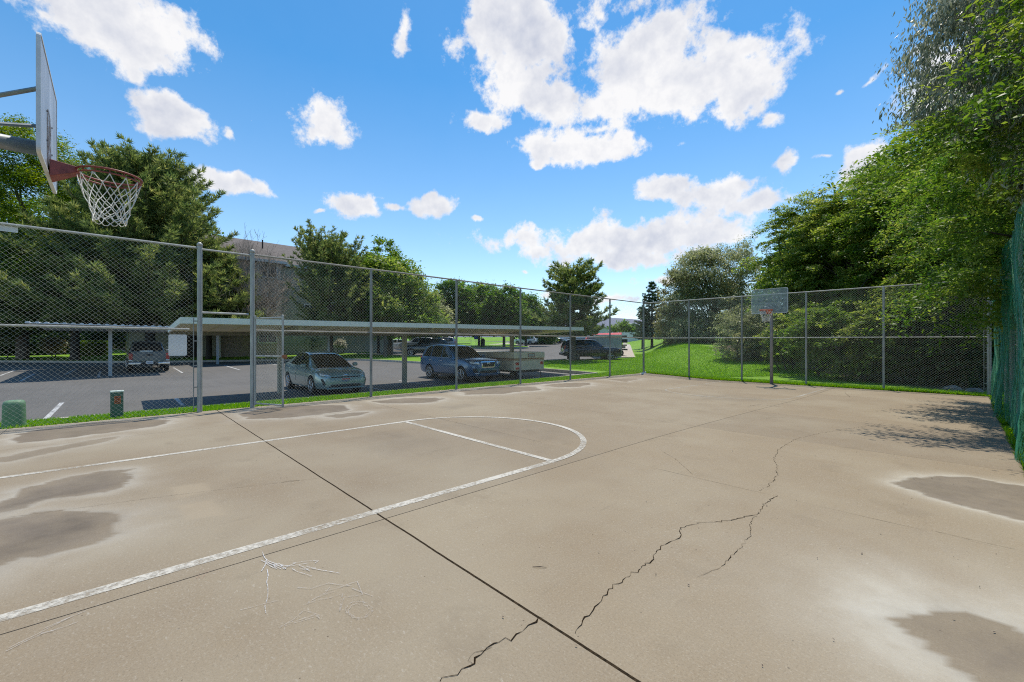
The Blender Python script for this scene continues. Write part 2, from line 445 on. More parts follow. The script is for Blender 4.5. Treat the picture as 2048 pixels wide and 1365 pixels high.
# ------------------------------------------------------------------ the court slab
XL, XR, Y0, Y1 = -11.55, .46, -5.0, 20.05
def court_mat():
    m, nt, p = new_mat('court_concrete'); L = nt.links.new
    tc = N(nt, 'ShaderNodeTexCoord'); V = tc.outputs['Object']
    def noise(scale, detail=4, rough=.6, vec=None):
        n = N(nt, 'ShaderNodeTexNoise', inp={'Scale': scale, 'Detail': detail, 'Roughness': rough}); L(vec or V, n.inputs['Vector']); return n.outputs['Fac']
    def mixc(f, a, b, typ='MIX'):
        n = N(nt, 'ShaderNodeMix', data_type='RGBA', blend_type=typ)
        for key, q in (('A', a), ('B', b)):
            if hasattr(q, 'links'): L(q, n.inputs[key])
            else: n.inputs[key].default_value = q
        if hasattr(f, 'links'): L(f, n.inputs['Factor'])
        else: n.inputs['Factor'].default_value = f
        return n.outputs['Result']
    def mrange(v, a, b, c=0., d=1.):
        n = N(nt, 'ShaderNodeMapRange', inp={'From Min': a, 'From Max': b, 'To Min': c, 'To Max': d}); L(v, n.inputs[0]); return n.outputs[0]
    def mth(op, a, b=None):
        n = N(nt, 'ShaderNodeMath', operation=op)
        for i, q in enumerate((a, b)):
            if q is None: continue
            if hasattr(q, 'links'): L(q, n.inputs[i])
            else: n.inputs[i].default_value = q
        return n.outputs[0]
    base = mixc(mrange(noise(.55, 5), .3, .7), (0.2521, 0.1968, 0.1338, 1), (0.2887, 0.2342, 0.1647, 1))
    base = mixc(mrange(noise(3.5, 6, .7), .35, .7, 0, .6), base, (0.2720, 0.2250, 0.1670, 1))
    # broom-brushed streaks and sandy grain
    mp = N(nt, 'ShaderNodeMapping'); mp.inputs['Scale'].default_value = (60, 2.0, 1); mp.inputs['Rotation'].default_value = (0, 0, R_(-3)); L(V, mp.inputs[0])
    br = noise(1.0, 3, .6, mp.outputs[0])
    base = mixc(mrange(br, .3, .7, 0, .14), base, (0.1827, 0.1501, 0.1112, 1))
    base = mixc(mrange(noise(95, 3, .7), .50, .72, 0, .60), base, (0.1462, 0.1164, 0.0817, 1))
    base = mixc(mrange(noise(70, 3, .7), .54, .74, 0, .5), base, (0.4093, 0.3678, 0.2968, 1))
    # broad scuffed and sun-bleached patches, old drips and rubber marks
    base = mixc(mrange(noise(.28, 4, .65), .46, .66, 0, .55), base, (0.3235, 0.2791, 0.2070, 1))
    base = mixc(mth('MULTIPLY', mrange(noise(1.3, 6, .7), .56, .72), .45), base, (0.1903, 0.1534, 0.1095, 1))
    mp2 = N(nt, 'ShaderNodeMapping'); mp2.inputs['Scale'].default_value = (3.0, .5, 1); mp2.inputs['Rotation'].default_value = (0, 0, R_(35)); L(V, mp2.inputs[0])
    base = mixc(mrange(noise(2.2, 7, .75, mp2.outputs[0]), .60, .74, 0, .35), base, (0.1523, 0.1258, 0.0954, 1))
    vor = N(nt, 'ShaderNodeTexVoronoi', inp={'Scale': 9.0, 'Randomness': 1.0}); L(V, vor.inputs['Vector'])
    base = mixc(mth('MULTIPLY', mth('LESS_THAN', vor.outputs['Distance'], .045), .7), base, (0.0888, 0.0692, 0.0523, 1))
    mp3 = N(nt, 'ShaderNodeMapping'); mp3.inputs['Scale'].default_value = (26, 62, 1); mp3.inputs['Rotation'].default_value = (0, 0, R_(-43)); L(V, mp3.inputs[0])
    base = mixc(mth('MULTIPLY', mrange(noise(1.0, 3, .6, mp3.outputs[0]), .60, .74, 0, .36), mrange(noise(.7, 3), .38, .6)), base, (0.5374, 0.5121, 0.4608, 1))
    base = mixc(mrange(noise(1.0, 3, .6, mp3.outputs[0]), .40, .28, 0, .30), base, (0.1920, 0.1690, 0.1372, 1))
    # scattered worn aggregate patches
    base = mixc(mth('MULTIPLY', mrange(noise(.8, 3), .52, .7), mrange(noise(38, 3), .58, .68, 0, .5)), base, (0.3654, 0.3301, 0.2746, 1))
    # water stains traced from the slab: grey-brown pools with pale lime rims
    ad = N(nt, 'ShaderNodeAttribute', attribute_name='pool').outputs['Fac']
    ah = N(nt, 'ShaderNodeAttribute', attribute_name='lime').outputs['Fac']
    ab = N(nt, 'ShaderNodeAttribute', attribute_name='patch').outputs['Fac']
    base = mixc(mth('MULTIPLY', ah, mrange(noise(5.0, 6, .7), .3, .7, .6, 1.0)), base, (0.4873, 0.4605, 0.4009, 1))
    base = mixc(mth('MULTIPLY', ad, mrange(noise(4.0, 7, .75), .32, .68, 1.0, .62)), base, mixc(mrange(noise(1.6, 5), .35, .65), (0.1095, 0.0916, 0.0757, 1), (0.1718, 0.1440, 0.1188, 1)))
    base = mixc(mth('MULTIPLY', ab, .5), base, (0.3435, 0.2813, 0.2004, 1))
    # saw-cut joints every 3.05 m, one lengthwise, the second one open and dirty
    sp = N(nt, 'ShaderNodeSeparateXYZ'); L(V, sp.inputs[0]); X, Y = sp.outputs[0], sp.outputs[1]
    wob = mth('MULTIPLY', mth('SUBTRACT', noise(2.5, 3), .5), .012)
    def near(q, at, half):
        return mth('LESS_THAN', mth('ABSOLUTE', mth('ADD', mth('SUBTRACT', q, at), wob)), half)
    f = mth('SUBTRACT', mth('FRACT', mth('ADD', mth('DIVIDE', mth('SUBTRACT', Y, 1.7), 3.05), .5)), .5)
    j1 = mth('LESS_THAN', mth('ABSOLUTE', mth('ADD', mth('MULTIPLY', f, 3.05), wob)), .0035)
    worn = mrange(noise(.9, 3), .40, .55)
    base = mixc(mth('MULTIPLY', j1, worn), base, (0.0439, 0.0374, 0.0296, 1))
    for at, half, k in ((-3.4, .0050, 1.0), (-7.5, .003, .6), (-9.25, .003, .7)):
        base = mixc(mth('MULTIPLY', near(X, at, half), k), base, (0.0329, 0.0286, 0.0238, 1))
    wide = near(Y, 1.7, .0085)
    base = mixc(wide, base, mixc(mrange(noise(30, 3), .4, .6), (0.0115, 0.0083, 0.0043, 1), (0.0431, 0.0287, 0.0154, 1)))
    cb = N(nt, 'ShaderNodeCombineXYZ'); L(mth('FLOOR', mth('DIVIDE', mth('SUBTRACT', Y, 1.7), 3.05)), cb.inputs[0]); L(mth('LESS_THAN', X, -3.4), cb.inputs[1])
    wn_ = N(nt, 'ShaderNodeTexWhiteNoise', noise_dimensions='2D'); L(cb.outputs[0], wn_.inputs['Vector'])
    tone = N(nt, 'ShaderNodeMix', data_type='RGBA'); tone.inputs['A'].default_value = (.935, .935, .945, 1); tone.inputs['B'].default_value = (1.04, 1.035, 1.02, 1); L(wn_.outputs['Value'], tone.inputs['Factor'])
    base = mixc(1.0, base, tone.outputs['Result'], 'MULTIPLY')
    L(base, p.inputs['Base Color'])
    p.inputs['Roughness'].default_value = .82; p.inputs['Specular IOR Level'].default_value = .08
    bp = N(nt, 'ShaderNodeBump', inp={'Strength': .35, 'Distance': .004}); L(mth('ADD', noise(140, 3), mth('MULTIPLY', wide, -2.0)), bp.inputs['Height']); L(bp.outputs[0], p.inputs['Normal'])
    return m
M['court'] = court_mat()

xs = np.linspace(XL, XR, 310); ys = np.linspace(Y0, Y1, 620)
GX, GY = np.meshgrid(xs, ys, indexing='ij')
GZ = court_z(GX, GY)
wx = GX + .22 * (fbm(GX * 2.2, GY * 2.2, 4, 1) - .5) * 2; wy = GY + .22 * (fbm(GX * 2.2, GY * 2.2, 4, 9) - .5) * 2
# traced outlines (survey pixels), softness of edge, strength, rim strength, rim reach
STAINS = [
 ([(10, 880), (60, 862), (180, 846), (300, 838), (348, 840), (320, 853), (200, 867), (100, 882), (30, 888)], .10, .75, .9, .35),
 ([(40, 905), (140, 885), (230, 873), (200, 885), (110, 905), (20, 925), (-60, 930)], .15, .45, .6, .3),
 ([(-40, 1012), (60, 973), (150, 950), (230, 940), (268, 948), (262, 966), (200, 985), (100, 1004), (30, 1027), (-60, 1040)], .18, .85, .8, .22),
 ([(-60, 1050), (100, 1022), (200, 1016), (247, 1030), (235, 1075), (170, 1100), (90, 1115), (-60, 1165)], .24, .95, .7, .32),
 ([(465, 830), (520, 817), (600, 811), (680, 811), (700, 819), (640, 829), (560, 838), (490, 839)], .10, .85, .9, .3),
 ([(640, 832), (700, 824), (745, 824), (720, 832), (660, 838)], .10, .6, .8, .3),
 ([(745, 803), (800, 797), (870, 795), (895, 799), (850, 806), (770, 808)], .12, .75, .8, .35),
 ([(860, 815), (930, 808), (960, 812), (900, 820)], .25, .4, 0, .3),
 ([(915, 783), (980, 775), (1070, 773), (1085, 780), (1000, 788), (930, 790)], .15, .7, .9, .45),
 ([(1080, 772), (1130, 766), (1180, 766), (1185, 771), (1120, 776)], .15, .6, .9, .45),
 ([(1210, 760), (1250, 757), (1290, 758), (1250, 764)], .2, .4, .6, .4),
 ([(690, 880), (780, 862), (900, 868), (930, 890), (860, 915), (740, 912)], .5, .30, 0, .3),
 ([(900, 850), (980, 838), (1100, 846), (1170, 868), (1120, 885), (980, 872)], .4, .34, 0, .3),
 ([(1370, 790), (1450, 788), (1560, 800), (1500, 806), (1400, 800)], .4, .30, 0, .3),
 ([(1795, 966), (1850, 957), (1960, 960), (2100, 976), (2140, 1060), (1960, 1022), (1850, 992)], .06, .80, 1.0, .16),
 ([(1745, 1212), (1800, 1205), (1870, 1204), (1950, 1222), (2060, 1245), (2140, 1300), (2140, 1460), (2040, 1400), (1900, 1310), (1800, 1250)], .36, 1.0, 1.3, .55)]
pool = np.zeros_like(GX); lime = np.zeros_like(GX); patch = np.zeros_like(GX)
for poly, soft, st, rim, reach in STAINS:
    pg = [court_g(max(min(a, 2600), -300), b) for a, b in poly]
    sd = sdf_poly(wx, wy, pg)
    pool = np.maximum(pool, st * np.clip(sst(soft * .6, -soft * 1.0, sd) * (.45 + .85 * fbm(GX * 2.1, GY * 2.1, 5, 21)) + .16 * np.exp(-((sd + .03) / .035) ** 2) * (rim > 0), 0, 1))
    lime = np.maximum(lime, rim * np.exp(-np.clip(sd, 0, None) / reach * 1.6) * (sd > -.02) * (.55 + .45 * fbm(GX * 3, GY * 3, 3, 5)))
for poly in ([(340, 975), (412, 965), (425, 982), (350, 1000)], [(352, 1012), (428, 998), (456, 1030), (370, 1042)]):
    pg = [court_g(a, b) for a, b in poly]
    patch = np.maximum(patch, sst(.03, -.05, sdf_poly(GX + .02 * (fbm(GX * 9, GY * 9, 2, 3) - .5), GY, pg)))
lime = np.maximum(lime, .45 * sst(.9, .0, GX - XL) * fbm(GX * 1.2, GY * 1.2, 4, 31))
nx, ny = GX.shape
vv = np.stack([GX.ravel(), GY.ravel(), GZ.ravel()], 1)
idx = np.arange(nx * ny).reshape(nx, ny)
q = np.stack([idx[:-1, :-1].ravel(), idx[1:, :-1].ravel(), idx[1:, 1:].ravel(), idx[:-1, 1:].ravel()], 1)
# the slab's edge faces
edge = np.concatenate([idx[:, 0], idx[-1, 1:], idx[-2::-1, -1], idx[0, -2:0:-1]])
ev = vv[edge].copy(); ev[:, 2] -= .14
e0 = len(vv); ne = len(edge); k = np.arange(ne)
q2 = np.stack([edge[k], e0 + k, e0 + (k + 1) % ne, edge[(k + 1) % ne]], 1)
court = fast_mesh('court', np.concatenate([vv, ev]), np.concatenate([q, q2]), M['court'],
                  attr={'pool': np.concatenate([pool.ravel(), np.zeros(ne)]), 'lime': np.concatenate([lime.ravel(), np.zeros(ne)]), 'patch': np.concatenate([patch.ravel(), np.zeros(ne)])})
struct(court, 'tan concrete basketball court slab with stains and saw-cut joints')

# painted lines, worn
def worn_mat(name, col, lo, hi, sc=22.0):
    m, nt, p = new_mat(name); L = nt.links.new
    tc = N(nt, 'ShaderNodeTexCoord')
    nz = N(nt, 'ShaderNodeTexNoise', inp={'Scale': sc, 'Detail': 7.0, 'Roughness': .75}); L(tc.outputs['Object'], nz.inputs['Vector'])
    n2 = N(nt, 'ShaderNodeTexNoise', inp={'Scale': 1.1, 'Detail': 2.0}); L(tc.outputs['Object'], n2.inputs['Vector'])
    ad = N(nt, 'ShaderNodeMath', operation='ADD'); L(nz.outputs['Fac'], ad.inputs[0])
    sc2 = N(nt, 'ShaderNodeMath', operation='MULTIPLY', inp={1: .55}); L(n2.outputs['Fac'], sc2.inputs[0]); L(sc2.outputs[0], ad.inputs[1])
    mr = N(nt, 'ShaderNodeMapRange', inp={'From Min': lo, 'From Max': hi}); L(ad.outputs[0], mr.inputs[0])
    p.inputs['Base Color'].default_value = col; p.inputs['Roughness'].default_value = .7
    L(mr.outputs[0], p.inputs['Alpha'])
    return m
M['court_paint'] = worn_mat('worn_court_paint', (.50, .465, .40, 1), .58, .84, 24)
M['court_paint_faint'] = worn_mat('faint_court_paint', (.46, .43, .37, 1), .62, 1.0, 24)
M['chalk'] = worn_mat('white_chalk', (0.5760, 0.5760, 0.5920, 1), .66, .92, 60)
M['chalk_faint'] = worn_mat('faint_chalk', (0.4752, 0.4464, 0.4292, 1), .64, 1.05, 60)
M['chalk_pink'] = worn_mat('pink_chalk', (0.3960, 0.2016, 0.1480, 1), .74, 1.15, 60)
M['lot_paint'] = worn_mat('worn_lot_paint', (0.4464, 0.4464, 0.4440, 1), .52, .76, 16)

def ribbon(mb, pts, w, zf=court_z, lift=.003, wf=None):
    pts = [np.array(p[:2], float) for p in pts]
    v = []; f = []
    for i, p in enumerate(pts):
        t = pts[min(i + 1, len(pts) - 1)] - pts[max(i - 1, 0)]; t /= np.linalg.norm(t) + 1e-9
        nrm = np.array([-t[1], t[0]]); ww = (wf[i] if wf is not None else w) / 2
        for s in (-1, 1):
            a = p + nrm * ww * s
            v.append((a[0], a[1], float(zf(a[0], a[1])) + lift))
    for i in range(len(pts) - 1):
        f.append((2 * i, 2 * i + 2, 2 * i + 3, 2 * i + 1))
    mb.add(v, f)

def seg(a, b, n):
    return [(a[0] + (b[0] - a[0]) * i / n, a[1] + (b[1] - a[1]) * i / n) for i in range(n + 1)]

LXR, LXL, FT = -3.60, -7.36, 4.08
mb = MB(); ribbon(mb, seg((LXR, -5), (LXR, FT), 30), .095); struct(mb.build('lane_line', M['court_paint'], court), None)
mb = MB(); ribbon(mb, seg((LXL, -5), (LXL, FT), 30), .09); mb.build('lane_line', M['court_paint'], court)
mb = MB(); ribbon(mb, seg((LXL + .05, FT), (LXR - .05, FT), 30), .085, lift=.0045); mb.build('free_throw_line', M['court_paint'], court)
cxm, rad = (LXL + LXR) / 2, (LXR - LXL) / 2
mb = MB(); ribbon(mb, [(cxm + rad * math.cos(a), FT + rad * 1.0 * math.sin(a)) for a in np.linspace(0, math.pi, 60)], .09, lift=.006); mb.build('key_arc', M['court_paint'], court)
FT2 = 14.7
mb = MB(); ribbon(mb, seg((LXR, 19.6), (LXR, FT2), 20), .075); mb.build('lane_line', M['court_paint_faint'], court)
mb = MB(); ribbon(mb, seg((LXL, 19.4), (LXL, FT2), 20), .075); mb.build('lane_line', M['court_paint_faint'], court)
mb = MB(); ribbon(mb, [(cxm + rad * math.cos(a), FT2 - 1.55 * math.sin(a)) for a in np.linspace(0, math.pi, 60)], .07, lift=.006); mb.build('key_arc', M['court_paint_faint'], court)

# cracks: jagged dark ribbons traced on the slab
M['crack'] = mat('crack_dirt', (.022, .014, .008), .95, .5, 30, spec=.03)
M['crack_thin'] = mat('hairline_crack', (.085, .062, .042), .95, .4, 30, spec=.03)
def crack(px_pts, w, m, jit=.02, name='crack'):
    P = [np.array(court_g(*p)) for p in px_pts]
    out = []; ww = []
    for i in range(len(P) - 1):
        n = max(2, int(np.linalg.norm(P[i + 1] - P[i]) / .028))
        for k in range(n):
            q = P[i] + (P[i + 1] - P[i]) * k / n
            out.append(q + rng.normal(0, jit, 2) * .42); ww.append(w * .46 * rng.uniform(.2, 1.6) * (1.7 if rng.random() < .06 else 1))
    out.append(P[-1]); ww.append(w * .3)
    ww[0] *= .5
    mb = MB(); ribbon(mb, out, w, lift=.0035, wf=ww)
    return mb.build(name, m, court)
crack([(1150, 1268), (1200, 1205), (1225, 1175), (1262, 1150), (1300, 1125), (1318, 1098), (1325, 1092), (1358, 1078), (1364, 1056), (1400, 1046), (1455, 1043), (1490, 1034), (1515, 1030)], .011, M['crack'])
crack([(1515, 1030), (1528, 1010), (1554, 991)], .009, M['crack'])
crack([(1510, 1032), (1500, 1050), (1503, 1072), (1480, 1098), (1450, 1128), (1442, 1134)], .006, M['crack'], .015)
crack([(1440, 1136), (1420, 1145), (1395, 1155)], .004, M['crack_thin'], .01)
crack([(1520, 983), (1545, 965), (1553, 950), (1555, 935), (1548, 920), (1556, 900), (1575, 888), (1593, 878)], .007, M['crack'], .02)
crack([(1593, 878), (1640, 867), (1700, 858), (1772, 846)], .006, M['crack_thin'], .02)
crack([(1085, 1234), (1060, 1252), (1020, 1275), (995, 1283), (975, 1300), (945, 1326), (915, 1345), (880, 1364)], .012, M['crack'])
crack([(982, 1296), (950, 1305), (938, 1325), (946, 1330)], .006, M['crack'], .01)
crack([(638, 957), (570, 965), (440, 980), (300, 997), (150, 1018), (-20, 1040)], .004, M['crack_thin'], .006)
crack([(560, 966), (580, 963), (600, 962)], .008, M['crack'], .01)
crack([(1322, 902), (1350, 918), (1386, 950)], .004, M['crack_thin'], .003)
crack([(1690, 786), (1700, 795)], .015, M['crack_thin'], .01)
crack([(1500, 812), (1520, 810), (1560, 814)], .02, M['crack_thin'], .02)
crack([(1868, 1063), (1920, 1075), (2050, 1104)], .004, M['crack_thin'], .004)

def chalk(lists, w, m, name='chalk_drawing'):
    mb = MB()
    for ln in lists:
        P = [np.array(court_g(*p)) for p in ln]
        out = []
        for i in range(len(P) - 1):
            n = max(2, int(np.linalg.norm(P[i + 1] - P[i]) / .06))
            for k in range(n): out.append(P[i] + (P[i + 1] - P[i]) * k / n + rng.normal(0, .004, 2))
        out.append(P[-1])
        ribbon(mb, out, w * .75, lift=.005 + rng.uniform(0, .002))
    return mb.build(name, m, court)
c1 = lambda x, y: (x * .4287, 780 + y * .4287)
chalk([[c1(1225, 760), c1(1235, 790), c1(1258, 808), c1(1350, 828), c1(1440, 812)], [c1(1215, 800), c1(1300, 826), c1(1355, 826)], [c1(1235, 800), c1(1310, 838)], [c1(1240, 812), c1(1290, 842), c1(1270, 812), c1(1330, 840), c1(1300, 812)],
       [c1(1360, 840), c1(1455, 874)], [c1(1360, 812), c1(1490, 796), c1(1470, 812)], [c1(1395, 822), c1(1450, 850), c1(1400, 838), c1(1475, 835)], [c1(1430, 828), c1(1500, 845), c1(1585, 860)], [c1(1245, 840), c1(1250, 900), c1(1240, 1045)], [c1(1240, 800), c1(1220, 850)], [c1(1320, 838), c1(1380, 812)]], .006, M['chalk'])
chalk([[c1(1385, 925), c1(1450, 930), c1(1530, 905), c1(1640, 918)], [c1(1430, 998), c1(1600, 958), c1(1585, 1035)], [c1(1310, 1110), c1(1420, 1030), c1(1500, 1055), c1(1300, 1115)], [c1(1120, 1030), c1(1300, 985)], [c1(1560, 940), c1(1490, 970)], [(652, 1185), (700, 1170), (716, 1165), (725, 1190), (690, 1195), (680, 1224)], [(615, 1208), (650, 1188), (660, 1176)], [(705, 1178), (745, 1194)],
       [(718 + 27 * math.cos(a), 1222 + 17 * math.sin(a)) for a in np.linspace(0, 6.4, 24)], [(718 + 21 * math.cos(a), 1223 + 14 * math.sin(a)) for a in np.linspace(.4, 6.5, 24)], [(560, 1255), (630, 1232), (640, 1240)]], .007, M['chalk_faint'])
chalk([[c1(22, 1222), c1(200, 1140), c1(365, 1086)], [c1(30, 1215), c1(180, 1140), c1(330, 1065)], [c1(210, 1115), c1(400, 1035)], [c1(190, 1142), c1(250, 1130)]], .006, M['chalk_faint'])
chalk([[c1(905, 895), c1(950, 820)], [c1(915, 888), c1(975, 840)], [c1(935, 890), c1(985, 838)]], .008, M['chalk_pink'])

# ------------------------------------------------------------------ ground, lot, kerbs
LOT = [(-13.62, -25), (-13.62, 18.75), (-18.2, 18.75), (-20.4, 21.0), (-22.6, 24.6), (-22.3, 27.0), lot_g(1236, 719.5), lot_g(1247, 684.5), lot_g(1100, 682), lot_g(700, 682), (-150, 30), (-95, -25)]
EDGE = [(-13.55, -25), (-13.55, 18.85), (-18.25, 18.85), (-20.5, 21.05), (-22.7, 24.65), (-22.4, 27.0)]

def ground_z(x, y):
    x = np.asarray(x, float); y = np.asarray(y, float)
    d, l = dl(x, y)
    base = lot_z(d) + .10
    mo = mound_z(d)
    lb = np.maximum(10.2, .294 * d); t = sst(lb, lb + 4.6, l) * sst(16, 22, d)
    z = base * (1 - t) + mo * t
    # beside the court the turf comes up to the slab
    ddx = np.maximum(np.maximum(XL - x, x - XR), 0); ddy = np.maximum(np.maximum(y - Y1, Y0 - y), 0)
    q = np.hypot(ddx, ddy)
    cz = court_z(np.clip(x, XL, XR), np.clip(y, Y0, Y1)) - .035
    wq = sst(0, 2.6, q)
    z = cz * (1 - wq) + z * wq
    # long strip between fence and kerb
    st = (x < XL) & (y < 18.9) & (x > -13.7)
    z = np.where(st, -.03 - .12 * np.clip((XL - x) / 1.95, 0, 1), z)
    return z
M_DIRT = (.085, .06, .04)
def lawn_mat():
    m, nt, p = new_mat('lawn'); L = nt.links.new
    tc = N(nt, 'ShaderNodeTexCoord'); V = tc.outputs['Object']
    n1 = N(nt, 'ShaderNodeTexNoise', inp={'Scale': .35, 'Detail': 4.0}); L(V, n1.inputs['Vector'])
    mp = N(nt, 'ShaderNodeMapping'); mp.inputs['Scale'].default_value = (7, 1.4, 3); mp.inputs['Rotation'].default_value = (0, 0, R_(40)); L(V, mp.inputs[0])
    n2 = N(nt, 'ShaderNodeTexNoise', inp={'Scale': 1.2, 'Detail': 6.0, 'Roughness': .7}); L(mp.outputs[0], n2.inputs['Vector'])
    n3 = N(nt, 'ShaderNodeTexNoise', inp={'Scale': 30.0, 'Detail': 4.0, 'Roughness': .7}); L(V, n3.inputs['Vector'])
    cr = N(nt, 'ShaderNodeValToRGB'); e = cr.color_ramp.elements
    e[0].position = .3; e[0].color = (.080, .180, .008, 1); e[1].position = .7; e[1].color = (.185, .345, .018, 1)
    s = N(nt, 'ShaderNodeMath', operation='MULTIPLY_ADD', inp={1: .55, 2: .12}); L(n2.outputs['Fac'], s.inputs[0])
    s2 = N(nt, 'ShaderNodeMath', operation='MULTIPLY_ADD', inp={1: .22}); L(n1.outputs['Fac'], s2.inputs[0]); L(s.outputs[0], s2.inputs[2])
    s3 = N(nt, 'ShaderNodeMath', operation='MULTIPLY_ADD', inp={1: .30}); L(n3.outputs['Fac'], s3.inputs[0]); L(s2.outputs[0], s3.inputs[2])
    sb = N(nt, 'ShaderNodeMath', operation='SUBTRACT', inp={1: .08}); L(s3.outputs[0], sb.inputs[0]); L(sb.outputs[0], cr.inputs[0])
    at = N(nt, 'ShaderNodeAttribute', attribute_name='litter')
    nd = N(nt, 'ShaderNodeTexNoise', inp={'Scale': 14.0, 'Detail': 5.0}); L(V, nd.inputs['Vector'])
    dc = N(nt, 'ShaderNodeValToRGB'); e = dc.color_ramp.elements; e[0].position = .35; e[0].color = (.035, .026, .017, 1); e[1].position = .7; e[1].color = (.15, .105, .065, 1); L(nd.outputs['Fac'], dc.inputs[0])
    mx = N(nt, 'ShaderNodeMix', data_type='RGBA'); L(at.outputs['Fac'], mx.inputs['Factor']); L(cr.outputs[0], mx.inputs['A']); L(dc.outputs[0], mx.inputs['B'])
    L(mx.outputs['Result'], p.inputs['Base Color']); p.inputs['Roughness'].default_value = .75; p.inputs['Specular IOR Level'].default_value = .2
    bp = N(nt, 'ShaderNodeBump', inp={'Strength': .8, 'Distance': .03}); L(n3.outputs['Fac'], bp.inputs['Height']); L(bp.outputs[0], p.inputs['Normal'])
    return m
M['lawn'] = lawn_mat()
def axis(special, lo, hi, step, far):
    a = list(np.arange(lo, hi, step))
    s = step
    v = lo
    while v > -far: s *= 1.35; v -= s; a.append(v)
    s = step; v = hi
    while v < far: s *= 1.35; v += s; a.append(v)
    a = [q for q in a if min(abs(q - t) for t in special) > step * .3] + list(special)
    return np.array(sorted(a))
gx = axis([XL + .02, -13.5, -13.72, XR - .02], -34, 9, .22, 5000)
gy = axis([Y1 - .02, 18.9, 18.7], -8, 46, .22, 5000)
GX, GY = np.meshgrid(gx, gy, indexing='ij')
GZ = ground_z(GX, GY)
sdl = sdf_poly(GX, GY, LOT)
d_, l_ = dl(GX, GY)
GZ = np.where(sdl < -.02, lot_z(d_) - .12, GZ)
inc = (GX > XL + .03) & (GX < XR - .03) & (GY > Y0 + .05) & (GY < Y1 - .03)
GZ = np.where(inc, GZ * 0 - .45, GZ)
litter = np.maximum(sst(.2, 1.1, GX - XR - .25) , sst(15.2, 16.6, l_ + 1.2 * (fbm(GX * .7, GY * .7, 3, 4) - .5)) * sst(14, 16, d_))
litter = np.where(GX < -14, 0, litter) * sst(0, .5, .35 + fbm(GX * .8, GY * .8, 3, 8))
nx, ny = GX.shape
vv = np.stack([GX.ravel(), GY.ravel(), GZ.ravel()], 1); idx = np.arange(nx * ny).reshape(nx, ny)
q = np.stack([idx[:-1, :-1].ravel(), idx[1:, :-1].ravel(), idx[1:, 1:].ravel(), idx[:-1, 1:].ravel()], 1)
ground = fast_mesh('ground', vv, q, M['lawn'], attr={'litter': np.clip(litter, 0, 1).ravel()}, smooth=True)
struct(ground, 'grass ground around the court rising gently into the distance')

def plane_poly(name, poly, m, zoff, kink=(20, 90, 120)):
    bm = bmesh.new()
    vs = [bm.verts.new((x, y, 0)) for x, y in poly]
    bm.faces.new(vs)
    for k in kink:
        bmesh.ops.bisect_plane(bm, geom=bm.verts[:] + bm.edges[:] + bm.faces[:], plane_co=(FX * k, FY * k, 0), plane_no=(FX, FY, 0))
    for v in bm.verts: v.co.z = float(lot_z(dl(v.co.x, v.co.y)[0])) + zoff
    bmesh.ops.triangulate(bm, faces=bm.faces[:])
    me = bpy.data.meshes.new(name); bm.to_mesh(me); bm.free()
    return link(name, me, m)
def asphalt_mat():
    m, nt, p = new_mat('asphalt'); L = nt.links.new
    tc = N(nt, 'ShaderNodeTexCoord'); V = tc.outputs['Object']
    n1 = N(nt, 'ShaderNodeTexNoise', inp={'Scale': .25, 'Detail': 6.0, 'Roughness': .65}); L(V, n1.inputs['Vector'])
    n2 = N(nt, 'ShaderNodeTexNoise', inp={'Scale': 90.0, 'Detail': 2.0}); L(V, n2.inputs['Vector'])
    mp = N(nt, 'ShaderNodeMapping'); mp.inputs['Scale'].default_value = (.25, 6, 1); L(V, mp.inputs[0])
    n3 = N(nt, 'ShaderNodeTexNoise', inp={'Scale': 1.0, 'Detail': 4.0}); L(mp.outputs[0], n3.inputs['Vector'])
    s = N(nt, 'ShaderNodeMath', operation='MULTIPLY_ADD', inp={1: .5}); L(n2.outputs['Fac'], s.inputs[0]); L(n1.outputs['Fac'], s.inputs[2])
    s1 = N(nt, 'ShaderNodeMath', operation='MULTIPLY_ADD', inp={1: .35}); L(n3.outputs['Fac'], s1.inputs[0]); L(s.outputs[0], s1.inputs[2])
    cr = N(nt, 'ShaderNodeValToRGB'); e = cr.color_ramp.elements
    e[0].position = .55; e[0].color = (.074, .070, .066, 1); e[1].position = 1.25 if False else 1.0; e[1].color = (.122, .114, .106, 1); L(s1.outputs[0], cr.inputs[0])
    L(cr.outputs[0], p.inputs['Base Color']); p.inputs['Roughness'].default_value = .85
    bp = N(nt, 'ShaderNodeBump', inp={'Strength': .4, 'Distance': .006}); L(n2.outputs['Fac'], bp.inputs['Height']); L(bp.outputs[0], p.inputs['Normal'])
    return m
M['asphalt'] = asphalt_mat()
lot = plane_poly('parking_lot', LOT, M['asphalt'], 0); struct(lot, 'grey asphalt parking lot beyond the left fence')

